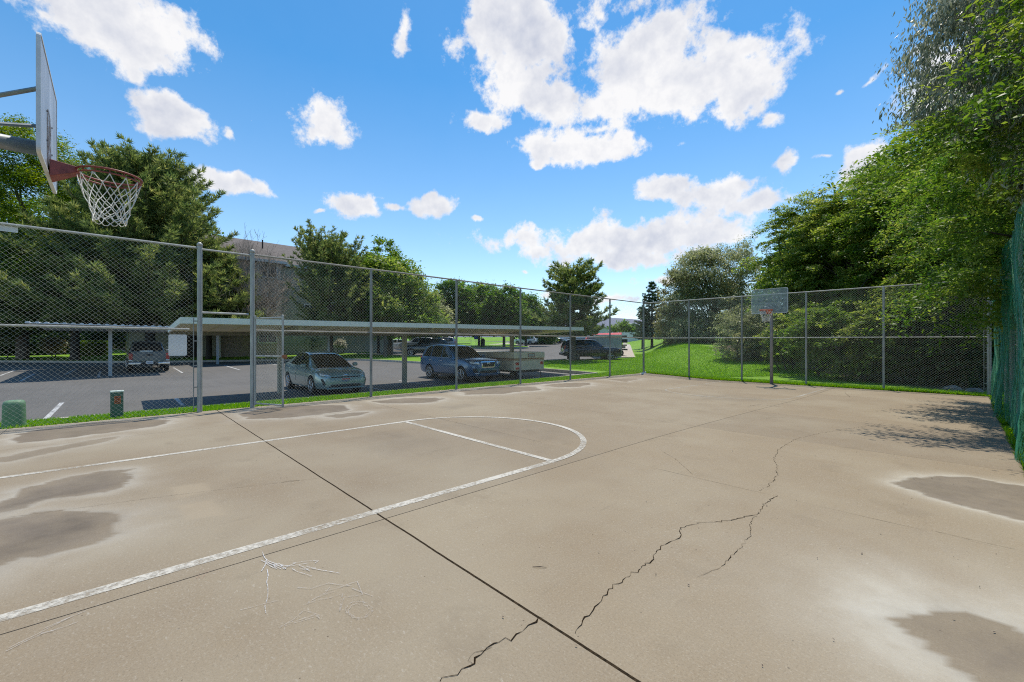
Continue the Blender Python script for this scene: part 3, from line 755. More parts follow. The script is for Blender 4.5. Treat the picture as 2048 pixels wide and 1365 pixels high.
M['kerb'] = mat('kerb_concrete', (.42, .38, .33), .85, .2, 5, bump=.3)
M['path'] = mat('path_concrete', (.45, .39, .33), .85, .15, 3, bump=.2)
def kerb(pts, h=.17, w=.16, name='kerb', zf=None, closed=False):
    mb = MB()
    P = [np.array(p, float) for p in pts]
    out = []
    for i in range(len(P) - 1 + (1 if closed else 0)):
        a, b = P[i], P[(i + 1) % len(P)]
        n = max(1, int(np.linalg.norm(b - a) / 1.5))
        out += [a + (b - a) * k / n for k in range(n)]
    if not closed: out.append(P[-1])
    v = []; f = []
    n = len(out)
    for i, p in enumerate(out):
        if closed: t = out[(i + 1) % n] - out[i - 1]
        else: t = out[min(i + 1, n - 1)] - out[max(i - 1, 0)]
        t /= np.linalg.norm(t) + 1e-9; nr = np.array([-t[1], t[0]])
        z = float(lot_z(dl(*p)[0]))
        for s, zz in ((-w / 2, z - .1), (-w / 2 + .012, z + h), (w / 2, z + h), (w / 2, z - .1)):
            v.append((p[0] + nr[0] * s, p[1] + nr[1] * s, zz))
    for i in range(n - 1 + (1 if closed else 0)):
        j = (i + 1) % n
        for k in range(3): f.append((4 * i + k, 4 * j + k, 4 * j + k + 1, 4 * i + k + 1))
    mb.add(v, f)
    return struct(mb.build(name, M['kerb']), None)
kerb(EDGE)['label'] = 'pale concrete kerb between the parking lot and the grass strip'

# islands of lawn raised on the lot, each with its kerb
def island(poly, name='lawn', h=.13):
    c = np.mean(np.array(poly), 0)
    inner = [(p[0], p[1]) for p in poly]
    o = plane_poly(name, inner, M['lawn'], h); struct(o, 'lawn island raised above the parking lot')
    kerb(poly, closed=True, h=h + .015)['label'] = 'kerb round a lawn island of the parking lot'
    return o
A_front = [lot_g(a, b) for a, b in ((-420, 722), (-150, 724), (0, 725), (150, 726), (300, 726), (600, 722), (702, 721), (760, 723), (832, 727), (905, 731), (938, 730.5), (936, 727), (905, 719.5), (860, 716.5), (800, 714), (745, 709.5), (733, 706), (760, 700), (690, 696), (600, 693))]
A_back = [(-75, 22), (-75, -22)]
IA = island(A_front + A_back)
IB = island([lot_g(a, b) for a, b in ((886, 700), (960, 697.5), (1030, 697), (1056, 696), (1058, 694.5), (1030, 692.5), (1036, 689.5), (1010, 685.5), (960, 684), (860, 684.5), (862, 694))])
# concrete walk across the building's lawn
def walk(pts, w, zoff, name='path'):
    mb = MB(); ribbon(mb, [p for i in range(len(pts) - 1) for p in seg(pts[i], pts[i + 1], 12)], w, zf=lambda x, y: lot_z(dl(x, y)[0]), lift=zoff)
    o = mb.build(name, M['path']); return struct(o)
walk([lot_g(690, 708), lot_g(760, 712), lot_g(830, 714.5)], 1.0, .137)['label'] = 'concrete walk across the lawn island'
walk([lot_g(330, 712), lot_g(400, 711), lot_g(450, 706), lot_g(500, 703)], 1.6, .137)['label'] = 'concrete walk to the apartment entrance'
walk([lot_g(160, 706), lot_g(215, 703), lot_g(260, 702)], 1.5, .137)['label'] = 'concrete walk past the clipped hedge'
walk([lot_g(985, 691), lot_g(1030, 687)], 2.0, .137)['label'] = 'concrete walk across the far lawn'
# gravel-bark bed by the entrance
M['bark'] = mat('bark_mulch', (.20, .10, .05), .9, .4, 30, bump=.5)
struct(plane_poly('ground', [lot_g(a, b) for a, b in ((380, 709), (440, 703), (436, 697), (375, 698))], M['bark'], .142), 'bark mulch bed beside the entrance walk')
# sidewalk beyond the corner
SW = [lot_g(1239, 718.5), lot_g(1270, 718.0), lot_g(1258.5, 684.5), lot_g(1247, 684.5)]
def zsw(x, y):
    return lot_z(dl(x, y)[0]) + .15
mb = MB(); n = 14
va = [np.array(SW[0]) + (np.array(SW[3]) - np.array(SW[0])) * i / n for i in range(n + 1)]; vb = [np.array(SW[1]) + (np.array(SW[2]) - np.array(SW[1])) * i / n for i in range(n + 1)]
v = [];
for a, b in zip(va, vb): v += [(a[0], a[1], float(zsw(*a))), (b[0], b[1], float(zsw(*b)))]
mb.add(v, [(2 * i, 2 * i + 1, 2 * i + 3, 2 * i + 2) for i in range(n)])
struct(mb.build('sidewalk', M['path']), 'pale concrete sidewalk running away beside the storage shed')

# stall lines on the asphalt
def lotline(a, b, w=.10):
    mb = MB(); ribbon(mb, seg(a, b, 14), w, zf=lambda x, y: lot_z(dl(x, y)[0]), lift=.004); o = mb.build('stall_line', M['lot_paint'], lot); return o
lotline(lot_g(88, 842), lot_g(124, 806))
lotline(lot_g(366, 812), lot_g(352, 797))
for i, yy in enumerate((7.6, 10.0, 12.9, 15.8, 18.4)): lotline((-13.8, yy), (-18.6, yy))
for yy in (-8.6, -5.9, -3.2, -.55, 2.9, 5.7, 8.5, 11.3): lotline((-30.6, yy), (-35.6, yy))
lotline(lot_g(0, 752), lot_g(30, 741)); lotline(lot_g(130, 750), lot_g(152, 738))
# ------------------------------------------------------------------ chain-link fences
def chainlink(name, A, B, z0, z1, m, parent, pitch=.082, r=.0019, disp=None, nseg=1, off=0.0):
    """woven wire between plan points A and B; z0, z1 are heights at A and B ((za,zb) pairs); the wires run diagonally both ways"""
    A = np.array(A, float); B = np.array(B, float); Ln = np.linalg.norm(B - A); t = (B - A) / Ln; nr = np.array([-t[1], t[0]])
    H = max(z1[0] - z0[0], z1[1] - z0[1])
    P = []; Q = []; fam = []
    for s in (1, -1):
        ks = np.arange(-int(H / pitch) - 2, int((Ln + H) / pitch) + 3)
        for k in ks:
            # u = k*pitch + s*h (h height above bottom) clipped to 0..Ln
            u0 = k * pitch if s == 1 else k * pitch
            h0, h1 = 0.0, H
            ua, ub = u0, u0 + s * H
            lo, hi = 0.0, 1.0
            du = ub - ua
            for bound, sign in ((0.0, 1), (Ln, -1)):
                fa, fb = sign * (ua - bound), sign * (ub - bound)
                if fa < 0 and fb < 0: lo = 2; break
                if fa < 0: lo = max(lo, fa / (fa - fb))
                elif fb < 0: hi = min(hi, fa / (fa - fb))
            if lo >= hi: continue
            P.append((ua + du * lo, H * lo)); Q.append((ua + du * hi, H * hi)); fam.append(s)
    P = np.array(P); Q = np.array(Q); fam = np.array(fam)
    nw = len(P)
    ts = np.linspace(0, 1, nseg + 1)
    pts = P[:, None, :] + (Q - P)[:, None, :] * ts[None, :, None]
    u, h = pts[..., 0], pts[..., 1]
    zb = z0[0] + (z0[1] - z0[0]) * u / Ln
    zt = z1[0] + (z1[1] - z1[0]) * u / Ln
    z = zb + (zt - zb) * h / H
    o = fam[:, None] * r * .9 + off + (disp(u, h) if disp else 0)
    X = A[0] + t[0] * u + nr[0] * o; Y = A[1] + t[1] * u + nr[1] * o
    C = np.stack([X, Y, z], -1)                       # nw, nseg+1, 3
    # triangular section: one vector along the fence-normal, two in the fence plane across the wire
    across = np.stack([-t[0] * np.ones(nw) , -t[1] * np.ones(nw), fam * 1.0], -1) / math.sqrt(2)
    nv = np.array([nr[0], nr[1], 0])
    ring = [nv[None] * r + 0 * across, -.5 * nv[None] * r + .87 * across * r, -.5 * nv[None] * r - .87 * across * r]
    V = np.stack([C + g[:, None, :] for g in ring], 2)   # nw, nseg+1, 3, 3
    base = np.arange(nw * (nseg + 1) * 3).reshape(nw, nseg + 1, 3)
    qs = []
    for k in range(3):
        k2 = (k + 1) % 3
        qs.append(np.stack([base[:, :-1, k], base[:, :-1, k2], base[:, 1:, k2], base[:, 1:, k]], -1).reshape(-1, 4))
    return fast_mesh(name, V.reshape(-1, 3), np.concatenate(qs), m, parent)

def post(parent, x, y, z0, z1, r, m, cap=True, name='post'):
    mb = MB(); mb.tube([(x, y, z0), (x, y, z1)], r, 12)
    o = mb.build(name, m, parent, smooth=False)
    if cap:
        c = MB(); c.lathe((x, y, z1 - .005), [(r * 1.12, 0), (r * 1.14, .035), (r * .9, .06), (r * .45, .082), (.004, .088)], 12)
        c.build('post_cap', m, o, smooth=True)
    return o

HF = 3.6
FXL = -11.42
# left fence ------------------------------------------------
lf = thing('chain_link_fence', 'tall galvanised chain-link fence with gate opening between court and parking lot', 'fence', (FXL, 1.38, 0))
PL = [-4.5, -1.55, 1.38, 2.38, 5.28, 8.2, 11.12, 14.05, 16.95]
for y in PL:
    term = y in (1.38, 2.38)
    post(lf, FXL, y, -.12, HF + (.02 if term else -.02), .048 if term else .036, M['galv'] if term else M['galv_old'], cap=term)
def rail(parent, pts, r, m, name='rail'):
    mb = MB(); mb.tube(pts, r, 8); return mb.build(name, m, parent)
rail(lf, [(FXL, -5, HF - .03), (FXL, 1.38, HF - .03)], .024, M['galv'], 'top_rail')
rail(lf, [(FXL, 1.38, HF - .05), (FXL, 2.38, HF - .05)], .022, M['galv'], 'top_rail')
rail(lf, [(FXL, 2.38, HF - .03), (FXL, 6.6, HF - .025), (FXL, 10, HF - .04), (FXL, 20.0, HF - .03)], .023, M['rail_rust'], 'top_rail')
rail(lf, [(FXL, -5, 1.83), (FXL, 1.20, 1.80)], .021, M['galv'], 'mid_rail')
rail(lf, [(FXL, 1.38, 2.17), (FXL, 2.30, 2.17)], .024, M['galv'], 'transom')
rail(lf, [(FXL, 2.38, 1.80), (FXL, 20.0, 1.78)], .021, M['rail_rust'], 'mid_rail')
chainlink('wire_mesh', (FXL + .03, -5), (FXL + .03, 1.27), (.03, .03), (HF - .03, HF - .03), M['wire'], lf, r=.0014)
chainlink('wire_mesh', (FXL + .03, 2.45), (FXL + .03, 20.0), (.03, -.0), (HF - .03, HF - .03), M['wire'], lf, r=.0014)
# tension bar and bands beside the opening
mb = MB(); mb.tube([(FXL + .02, 1.27, .05), (FXL + .02, 1.27, 2.05)], .009, 6)
for z in (.12, .55, 1.02, 1.55, 1.98): mb.box((FXL + .02, 1.325, z), (.018, .11, .022))
mb.build('tension_bar', M['galv_old'], lf)
# small plain plates hung on the left fence
s = MB(); nn = []
def rounded(cx, cz, w, h, r, n=5):
    pts = []
    for sx, sz, a0 in ((1, 1, 0), (-1, 1, 90), (-1, -1, 180), (1, -1, 270)):
        for k in range(n + 1):
            a = R_(a0 + 90 * k / n); pts.append((cx + sx * (w / 2 - r) + r * math.cos(a), cz + sz * (h / 2 - r) + r * math.sin(a)))
    return pts
def plate_yz(mb, x0, x1, poly):
    n = len(poly)
    v = [(x0, y, z) for y, z in poly] + [(x1, y, z) for y, z in poly]
    mb.add(v, [tuple(range(n)), tuple(range(2 * n - 1, n - 1, -1))] + [(i, n + i, n + (i + 1) % n, (i + 1) % n) for i in range(n)])
def plate_xz(mb, y0, y1, poly):
    n = len(poly)
    v = [(x, y0, z) for x, z in poly] + [(x, y1, z) for x, z in poly]
    mb.add(v, [tuple(range(n)), tuple(range(2 * n - 1, n - 1, -1))] + [(i, n + i, n + (i + 1) % n, (i + 1) % n) for i in range(n)])
mb = MB(); plate_yz(mb, FXL - .035, FXL - .03, rounded(1.005, 1.46, .31, .45, .03))
tag(mb.build('blank_sign', M['signback']), 'blank white upright sign with rounded corners wired to the fence beside the opening', 'sign')
mb = MB(); plate_yz(mb, FXL - .05, FXL - .04, rounded(-1.95, 3.50, 1.45, .10, .008))
tag(mb.build('white_board', M['signback']), 'narrow white board under the top rail of the fence', 'board')
# gate leaf swung into the court ---------------------------
gx0, gy0 = FXL + .07, 2.42
gx1, gy1 = -10.56, 2.80
gt = thing('gate', 'narrow chain-link gate leaf standing ajar with rusty latch', 'gate', (gx0, gy0, 0))
for (x, y, nm) in ((gx0, gy0, 'hinge_stile'), (gx1, gy1, 'latch_stile')):
    mb = MB(); mb.tube([(x, y, .06), (x, y, 2.12)], .024, 10); mb.dome((x, y, 2.12), .026); mb.build(nm, M['galv'], gt)
for z, nm in ((2.08, 'top_bar'), (1.20, 'middle_bar'), (.10, 'bottom_bar')):
    mb = MB(); mb.tube([(gx0, gy0, z), (gx1, gy1, z)], .019, 8); mb.build(nm, M['galv'], gt)
chainlink('wire_mesh', (gx0, gy0), (gx1, gy1), (.10, .10), (2.08, 2.08), M['wire'], gt, r=.0014)
M['rust'] = mat('rusty_latch', (.32, .14, .07), .75, .4, 30, metal=.3)
mb = MB(); mb.box((gx1 + .01, gy1 + .03, 1.20), (.06, .10, .07)); mb.tube([(gx1 - .03, gy1, 1.16), (gx1 + .03, gy1 + .07, 1.16)], .012); mb.ring((gx1, gy1, 1.21), .03, .008, 14, 6)
mb.build('latch', M['rust'], gt)

# far fence ------------------------------------------------
FA, FB = (FXL, 19.98), (.47, 20.62)
ff = thing('chain_link_fence', 'tall galvanised chain-link fence across the far end behind the hoop', 'fence', (FA[0], FA[1], 0))
for i, x in enumerate((-11.42, -9.1, -6.8, -4.44, -2.09, .47)):
    y = FA[1] + (FB[1] - FA[1]) * (x - FA[0]) / (FB[0] - FA[0])
    term = i in (0, 5)
    post(ff, x, y, float(court_z(x, y)) - .15, HF + (.03 if term else -.03), .05 if term else .036, M['galv_old'] if i < 3 else M['galv'], cap=term)
rail(ff, [(FA[0], FA[1], HF - .04), (FB[0], FB[1], HF - .04)], .023, M['galv'], 'top_rail')
rail(ff, [(FA[0], FA[1], 1.76), (FB[0], FB[1], 1.70)], .021, M['galv'], 'mid_rail')
chainlink('wire_mesh', (FA[0], FA[1] + .03), (FB[0], FB[1] + .03), (-.04, -.15), (HF - .04, HF - .04), M['wire'], ff, r=.0019)
mb = MB(); mb.tube([(.36, 20.63, 0), (.36, 20.63, 2.6)], .01, 6)
for z in (.2, .7, 1.2, 1.9, 2.4): mb.box((.41, 20.62, z), (.12, .02, .022))
mb.build('tension_bar', M['galv'], ff)
# right fence, green and sagging ----------------------------
FR = .66
rf = thing('green_mesh_fence', 'green vinyl-coated mesh fence sagging along the right side of the court', 'fence', (FR, 8, 0))
for y in (-2.4, -.3, 1.8, 3.9, 6.0, 8.1, 9.75, 11.55, 13.5, 15.6, 17.7):
    post(rf, FR + .06, y, -.25, HF, .042, M['galv'], cap=False)
rail(rf, [(FR + .06, -4, HF - .02), (FR + .06, 20.5, HF - .02)], .023, M['galv'], 'top_rail')
rail(rf, [(FR + .06, -4, 1.78), (FR + .06, 20.5, 1.74)], .02, M['galv_old'], 'mid_rail')
def sag(u, h):
    low = np.clip(1 - h / 1.6, 0, 1) ** 1.6
    n_ = fbm(u * .55, h * .35 + 4, 4, 12); n2_ = fbm(u * 1.6, h * .5, 3, 13)
    return .02 + .30 * (n_ - .35) + .10 * (n2_ - .4) + .16 * low * fbm(u * .7, 0 * u + 2, 3, 15)
chainlink('wire_mesh', (FR, -4), (FR, 20.5), (-.08, -.14), (HF, HF), M['greenwire'], rf, pitch=.075, r=.0026, disp=sag, nseg=14)

# ------------------------------------------------------------------ hoops
M['board_alu'] = mat('scuffed_board', (.40, .43, .48), .42, .30, 2.2, metal=.2, stretch=(1.6, 1, .35), detail=3)
M['board_edge'] = mat('board_edge', (.62, .63, .64), .45, .12, 8)
M['rim_red'] = mat('rim_red', (.25, .055, .042), .5, .3, 14)
M['rim_orange'] = mat('rim_orange', (.50, .10, .035), .5, .3, 14)
M['net'] = mat('net_cord', (.70, .68, .64), .85, .1, 30)
M['pole_near'] = mat('galvanised_pole', (.28, .30, .31), .42, .3, 5, metal=.55, stretch=(1, .4, 1))
M['pole_far'] = mat('dark_pole', (.27, .27, .285), .5, .2, 6, metal=.3)
M['smear'] = worn_mat('rusty_smear', (.10, .075, .06, 1), .60, 1.15, 9)
def net(parent, c, R, m, drop=.385, rows=6, n=12, r=.0038):
    mb = MB()
    prof = [(1.0, 0), (.90, .10), (.76, .19), (.66, .26), (.59, .32), (.55, .37), (.56, .41)]
    P = []
    for i in range(rows + 1):
        rr, h = prof[i]
        P.append([np.array((c[0] + R * rr * math.cos(2 * math.pi * (k + .5 * (i % 2)) / n), c[1] + R * rr * math.sin(2 * math.pi * (k + .5 * (i % 2)) / n), c[2] - .012 - h * drop / .41 - (.012 * math.sin(k * 2.1 + i) if i else 0))) + (rng.normal(0, .005, 3) if i else 0) for k in range(n)])
    for i in range(rows):
        for k in range(n):
            a = P[i][k]
            for b in ((P[i + 1][k], P[i + 1][(k - 1) % n]) if i % 2 == 0 else (P[i + 1][k], P[i + 1][(k + 1) % n])):
                mid = (a + b) / 2 + np.array((0, 0, -.006))
                mb.tube([a, mid, b], r, 5, cap=False)
            mb.dome(a - np.array((0, 0, .004)), r * 1.9, 6, 3)
    for k in range(n):      # bottom loops
        a = P[rows][k]; b = P[rows][(k + 1) % n]
        mb.tube([a, (a * .7 + b * .3) + np.array((0, 0, -.022)), (a * .3 + b * .7) + np.array((0, 0, -.022)), b], r, 5, cap=False)
    return mb.build('net', m, parent, smooth=True)
def hoop(label, cx, by, face, bw, bz0, bz1, rz, pole, board_m, rim_m, pole_m, prad, corner):
    gz = float(court_z(cx, pole[1]))
    t = thing('basketball_hoop', label, 'hoop', (pole[0], pole[1], gz), 0, 'basketball hoops')
    # bent pole: up, then a swept neck to the back of the board
    az = rz + .10
    mb = MB()
    pts = [(pole[0], pole[1], gz - .1), (pole[0], pole[1], az - .55)]
    for a in np.linspace(0, 90, 9)[1:]:
        pts.append((pole[0], pole[1] + face * .45 * (1 - math.cos(R_(a))), az - .45 + .45 * math.sin(R_(a))))
    pts.append((cx if abs(cx - pole[0]) > .3 else pole[0], by - face * .03, az + .02))
    mb.tube(pts, prad, 16); mb.build('pole', pole_m, t, smooth=True)
    for s in (-1, 1):
        mb = MB(); mb.tube([(cx + s * .42, by - face * .02, bz0 + (bz1 - bz0) * .62), (cx + s * .05, by - face * .75, az + .06)], .017, 8); mb.build('brace', pole_m, t)
    mb = MB(); plate_xz(mb, by - .008, by + .008, rounded(cx, (bz0 + bz1) / 2, bw - .02, bz1 - bz0 - .02, corner)); b = mb.build('backboard', board_m, t)
    # edge trim as a closed frame
    mb = MB(); o_ = rounded(cx, (bz0 + bz1) / 2, bw, bz1 - bz0, corner); i_ = rounded(cx, (bz0 + bz1) / 2, bw - .03, bz1 - bz0 - .03, corner - .012)
    n = len(o_); v = []
    for (x, z), (x2, z2) in zip(o_, i_): v += [(x, by - .013, z), (x, by + .013, z), (x2, by + .013, z2), (x2, by - .013, z2)]
    f = []
    for i in range(n):
        j = (i + 1) % n
        for k in range(4): f.append((4 * i + k, 4 * j + k, 4 * j + (k + 1) % 4, 4 * i + (k + 1) % 4))
    mb.add(v, f); mb.build('board_trim', M['board_edge'], b)
    if board_m is M['board_alu']:
        mb = MB(); plate_xz(mb, by + face * .0085, by + face * .0095, rounded(cx + .02, bz0 + .30, .34, .52, .12)); mb.build('rust_smear', M['smear'], b)
    for px_, pz_ in ((-.2, .5), (.2, .5), (-.2, .25), (.2, .25)):
        mb = MB(); mb.tube([(cx + px_, by + face * .006, bz0 + pz_), (cx + px_, by + face * .014, bz0 + pz_)], .009, 8)
        mb.build('bolt', M['darkpl'], b)
    rc = (cx, by + face * .40, rz)
    rim = MB(); rim.ring(rc, .228, .0095, 40, 8); rim.ring((rc[0], rc[1], rz - .034), .222, .0075, 40, 6)
    for k in range(14):
        a = 2 * math.pi * k / 14; rim.tube([(rc[0] + .226 * math.cos(a), rc[1] + .226 * math.sin(a), rz), (rc[0] + .222 * math.cos(a), rc[1] + .222 * math.sin(a), rz - .034)], .005, 5)
    r_o = rim.build('rim', rim_m, t, smooth=True)
    bk = MB(); y0 = by + face * .018; y1 = by + face * .185
    w0, w1 = .11, .06
    v = [(cx - w0, y0, rz + .02), (cx + w0, y0, rz + .02), (cx + w1, y1, rz + .012), (cx - w1, y1, rz + .012), (cx - w0, y0, rz - .13), (cx + w0, y0, rz - .13), (cx + w1, y1, rz - .04), (cx - w1, y1, rz - .04)]
    bk.add(v, [(0, 1, 2, 3), (7, 6, 5, 4), (0, 4, 5, 1), (1, 5, 6, 2), (2, 6, 7, 3), (3, 7, 4, 0)]); bk.build('bracket', rim_m, t, bevel=.004)
    net(t, (rc[0], rc[1], rz - .03), .222, M['net'])
    return t
hoop('scuffed grey basketball backboard with red rim and white net above the left fence', -5.56, -.42, 1, 1.32, 2.98, 3.92, 3.085, (-5.56, -1.75), M['board_alu'], M['rim_red'], M['pole_near'], .062, .05)
hoop('basketball hoop with clear backboard on a dark pole at the far end', -5.36, 18.95, -1, 1.28, 2.68, 3.66, 2.80, (-5.52, 19.80), M['acrylic'], M['rim_orange'], M['pole_far'], .062, .07)

# ------------------------------------------------------------------ carports
M['cap_white'] = mat('white_fascia', (.74, .74, .69), .45, .05, 3)
M['soffit'] = mat('tan_metal_soffit', (.62, .52, .33), .6, .06, 2)
M['roof_sheet'] = mat('white_roof_sheet', (.62, .65, .68), .5, .08, 2)
M['tan_post'] = mat('tan_painted_post', (.33, .31, .25), .6, .12, 4)
M['grey_post'] = mat('grey_painted_post', (.36, .38, .38), .6, .12, 4)
M['beam_dark'] = mat('brown_grey_beam', (.22, .20, .18), .6, .1, 4)
c1t = thing('carport', 'long low carport with white fascia and tan underside sheltering the parked cars', 'carport', (-16.9, 10, -.3), 0, 'carports')
XA, XB, YA, YB = -14.4, -17.9, 1.35, 18.8
za = lambda y: 2.20 + (2.37 - 2.20) * (y - YA) / (YB - YA)      # top of the front edge
def slab(mb, pts_top, th):
    v = [tuple(p) for p in pts_top] + [(p[0], p[1], p[2] - th) for p in pts_top]
    mb.add(v, [(0, 1, 2, 3), (7, 6, 5, 4), (0, 4, 5, 1), (1, 5, 6, 2), (2, 6, 7, 3), (3, 7, 4, 0)])
mb = MB(); slab(mb, [(XA - .03, YA + .03, za(YA) - .05), (XA - .03, YB - .03, za(YB) - .05), (XB, YB - .03, za(YB) - .24), (XB, YA + .03, za(YA) - .24)], .07)
for y in np.arange(YA + .4, YB, .62):
    v0 = za(y) - .12; v1 = za(y) - .31
    mb.add([(XA - .06, y - .012, v0 - .0015), (XA - .06, y + .012, v0 - .0015), (XB + .05, y + .012, v1 - .0015), (XB + .05, y - .012, v1 - .0015), (XA - .06, y - .012, v0 - .022), (XA - .06, y + .012, v0 - .022), (XB + .05, y + .012, v1 - .022), (XB + .05, y - .012, v1 - .022)],
           [(7, 6, 5, 4), (0, 4, 5, 1), (1, 5, 6, 2), (2, 6, 7, 3), (3, 7, 4, 0)])
mb.build('roof', M['soffit'], c1t)
def barq(mb, p, q, w, z_up, z_dn):
    """a fascia board standing on the line p-q"""
    p = np.array(p, float); q = np.array(q, float); t = q - p; n = np.array((-t[1], t[0], 0)); n /= np.linalg.norm(n); n *= w / 2
    v = []
    for a in (p, q):
        for s, z in ((-1, z_dn), (1, z_dn), (1, z_up), (-1, z_up)): v.append(tuple(a + n * s + np.array((0, 0, z))))
    mb.add(v, [(0, 1, 2, 3), (7, 6, 5, 4), (0, 4, 5, 1), (1, 5, 6, 2), (2, 6, 7, 3), (3, 7, 4, 0)])
mb = MB(); barq(mb, (XA, YA - .04, za(YA)), (XA, YB + .04, za(YB)), .05, 0, -.17); mb.build('fascia', M['cap_white'], c1t)
mb = MB(); barq(mb, (XA - .03, YA - .015, za(YA) - .002), (XB, YA - .015, za(YA) - .19), .04, 0, -.16); mb.build('fascia', M['cap_white'], c1t)
mb = MB(); barq(mb, (XA - .03, YB + .015, za(YB) - .002), (XB, YB + .015, za(YB) - .19), .04, 0, -.16); mb.build('fascia', M['cap_white'], c1t)
mb = MB(); barq(mb, (XB - .03, YA, za(YA) - .2), (XB - .03, YB, za(YB) - .2), .05, 0, -.24); mb.build('rear_beam', M['beam_dark'], c1t)
for y in (4.4, 9.35, 15.8):
    z = float(lot_z(dl(-16.9, y)[0]))
    mb = MB(); mb.box((-16.9, y, (z + za(y) - .34) / 2), (.17, .17, za(y) - .34 - z)); p = mb.build('post', M['tan_post'], c1t, bevel=.008)
    mb = MB(); barq(mb, (XA - .25, y, za(y) - .14), (XB + .15, y, za(y) - .32), .10, -.0, -.16); mb.build('cross_beam', M['tan_post'], c1t)
def carport_flat(label, x0, x1, y0, y1, zt, posts, text=None):
    c = thing('carport', label, 'carport', (x0 - .9, (y0 + y1) / 2, float(lot_z(dl(x0, y0)[0]))), 0, 'carports')
    mb = MB(); slab(mb, [(x0, y0, zt[0]), (x0, y1, zt[1]), (x1, y1, zt[1] - .12), (x1, y0, zt[0] - .12)], .035)
    ys_ = np.arange(y0, y1, .30)
    for y in ys_:
        z = zt[0] + (zt[1] - zt[0]) * (y - y0) / (y1 - y0)
        mb.add([(x0 + .0, y, z + .002), (x0, y + .16, z + .002), (x0, y + .12, z + .05), (x0, y + .04, z + .05), (x1, y, z - .118), (x1, y + .16, z - .118), (x1, y + .12, z - .07), (x1, y + .04, z - .07)],
               [(0, 1, 2, 3), (7, 6, 5, 4), (1, 5, 6, 2), (2, 6, 7, 3), (3, 7, 4, 0)])
    mb.build('roof', M['roof_sheet'], c)
    mb = MB(); barq(mb, (x0 - .10, y0 + .3, zt[0] - .045), (x0 - .10, y1 - .05, zt[1] - .045), .05, 0, -.17); bm_ = mb.build('front_beam', M['beam_dark'], c)
    for (px_, py_) in posts:
        z = float(lot_z(dl(px_, py_)[0]))
        mb = MB(); mb.box((px_, py_, (z + zt[0] - .2) / 2), (.15, .15, zt[0] - .2 - z)); mb.build('post', M['grey_post'], c, bevel=.006)
    return c, bm_
cp2, beam2 = carport_flat('low white corrugated carport over the silver pickup truck', -30.0, -39.5, -3.0, 2.65, (2.48, 2.40), [(-31.0, -.1), (-38.2, -.1)])  # roof deepened past its visible front to cast more shade on the lot
carport_flat('rear carport mostly hidden by the long tan carport', -35.0, -42.5, 4.6, 15.5, (2.40, 2.40), [(-37.2, 5.55), (-37.2, 13.4)])  # depth stretched likewise for a wider shadow
carport_flat('distant grey carport beside the white fence', xy(1064, 86)[0] + 1.0, xy(1064, 86)[0] - 4.0, xy(1064, 86)[1] - .5, xy(1064, 86)[1] + 7.0, (4.2, 4.2), [(xy(1064, 86)[0] - .2, xy(1064, 86)[1] + .3), (xy(1064, 86)[0] - .2, xy(1064, 86)[1] + 6.3)])
# stall number painted on the beam
def text_obj(s, size, loc, rot, m, parent=None, name='lettering', extrude=.002):
    cu = bpy.data.curves.new(name, 'FONT'); cu.body = s; cu.size = size; cu.extrude = extrude; cu.align_x = 'CENTER'; cu.align_y = 'CENTER'
    tmp = bpy.data.objects.new(name, cu); COL.objects.link(tmp); cu.materials.append(m)
    dg = bpy.context.evaluated_depsgraph_get(); dg.update()
    me = bpy.data.meshes.new_from_object(tmp.evaluated_get(dg)); bpy.data.objects.remove(tmp)
    o = bpy.data.objects.new(name, me); COL.objects.link(o); o.rotation_euler = rot
    if parent is not None: o.parent = parent; o.location = Vector(loc) - wloc(parent)
    else: o.location = loc
    return o
M['ink'] = mat('dark_ink', (.03, .03, .03), .6, .1, 9)
M['pale_ink'] = mat('pale_ink', (.66, .64, .60), .6, .1, 9)
text_obj('1410', .17, (-30.07, xy(146, 20.9)[1] + .15, 2.35), (R_(90), 0, R_(90)), M['ink'], cp2)

# ------------------------------------------------------------------ utility boxes on the grass strip
M['util_green'] = mat('green_utility_paint', (.13, .24, .14), .55, .15, 6)
M['util_dark'] = mat('dark_green_paint', (.045, .115, .075), .55, .2, 6)
M['util_top'] = mat('faded_green_top', (.50, .58, .52), .55, .15, 9)
M['sticker'] = mat('orange_sticker', (.42, .10, .02), .6, .15, 20)
M['sticker_dark'] = mat('sticker_print', (.12, .03, .015), .6, .15, 20)
x, y = -12.02, -1.33
u1 = thing('utility_pedestal', 'squat light green utility pedestal with rounded lid in the grass', 'utility box', (x, y, -.08))
mb = MB()
def rr(w, d, r, z, n=5):
    return [(px_ + x, py_ + y, z) for px_, py_ in rounded(0, 0, w, d, r, n)]
prof = [(.26, .30, .09, -.1), (.245, .285, .09, .34), (.24, .28, .09, .39), (.22, .26, .08, .425), (.17, .20, .06, .446), (.08, .10, .03, .452)]
v = []; n = None
for (a, b, r, z) in prof:
    q_ = rr(a, b, r, z); n = len(q_); v += q_
f = [(i * n + k, i * n + (k + 1) % n, (i + 1) * n + (k + 1) % n, (i + 1) * n + k) for i in range(len(prof) - 1) for k in range(n)]
f.append(tuple(range((len(prof) - 1) * n, len(prof) * n)))
mb.add(v, f); mb.build('cover', M['util_green'], u1, smooth=True)
mb = MB(); mb.box((x, y, -.06), (.29, .33, .08)); mb.build('base', M['util_green'], u1, bevel=.01)
x, y = -11.98, .06
u2 = thing('utility_post', 'slim dark green utility post with orange warning sticker in the grass', 'utility box', (x, y, -.08))
mb = MB(); mb.box((x, y, .19), (.15, .20, .60)); mb.build('body', M['util_dark'], u2, bevel=.015)
mb = MB(); mb.box((x, y, .507), (.165, .215, .035)); mb.build('cap', M['util_top'], u2, bevel=.012)
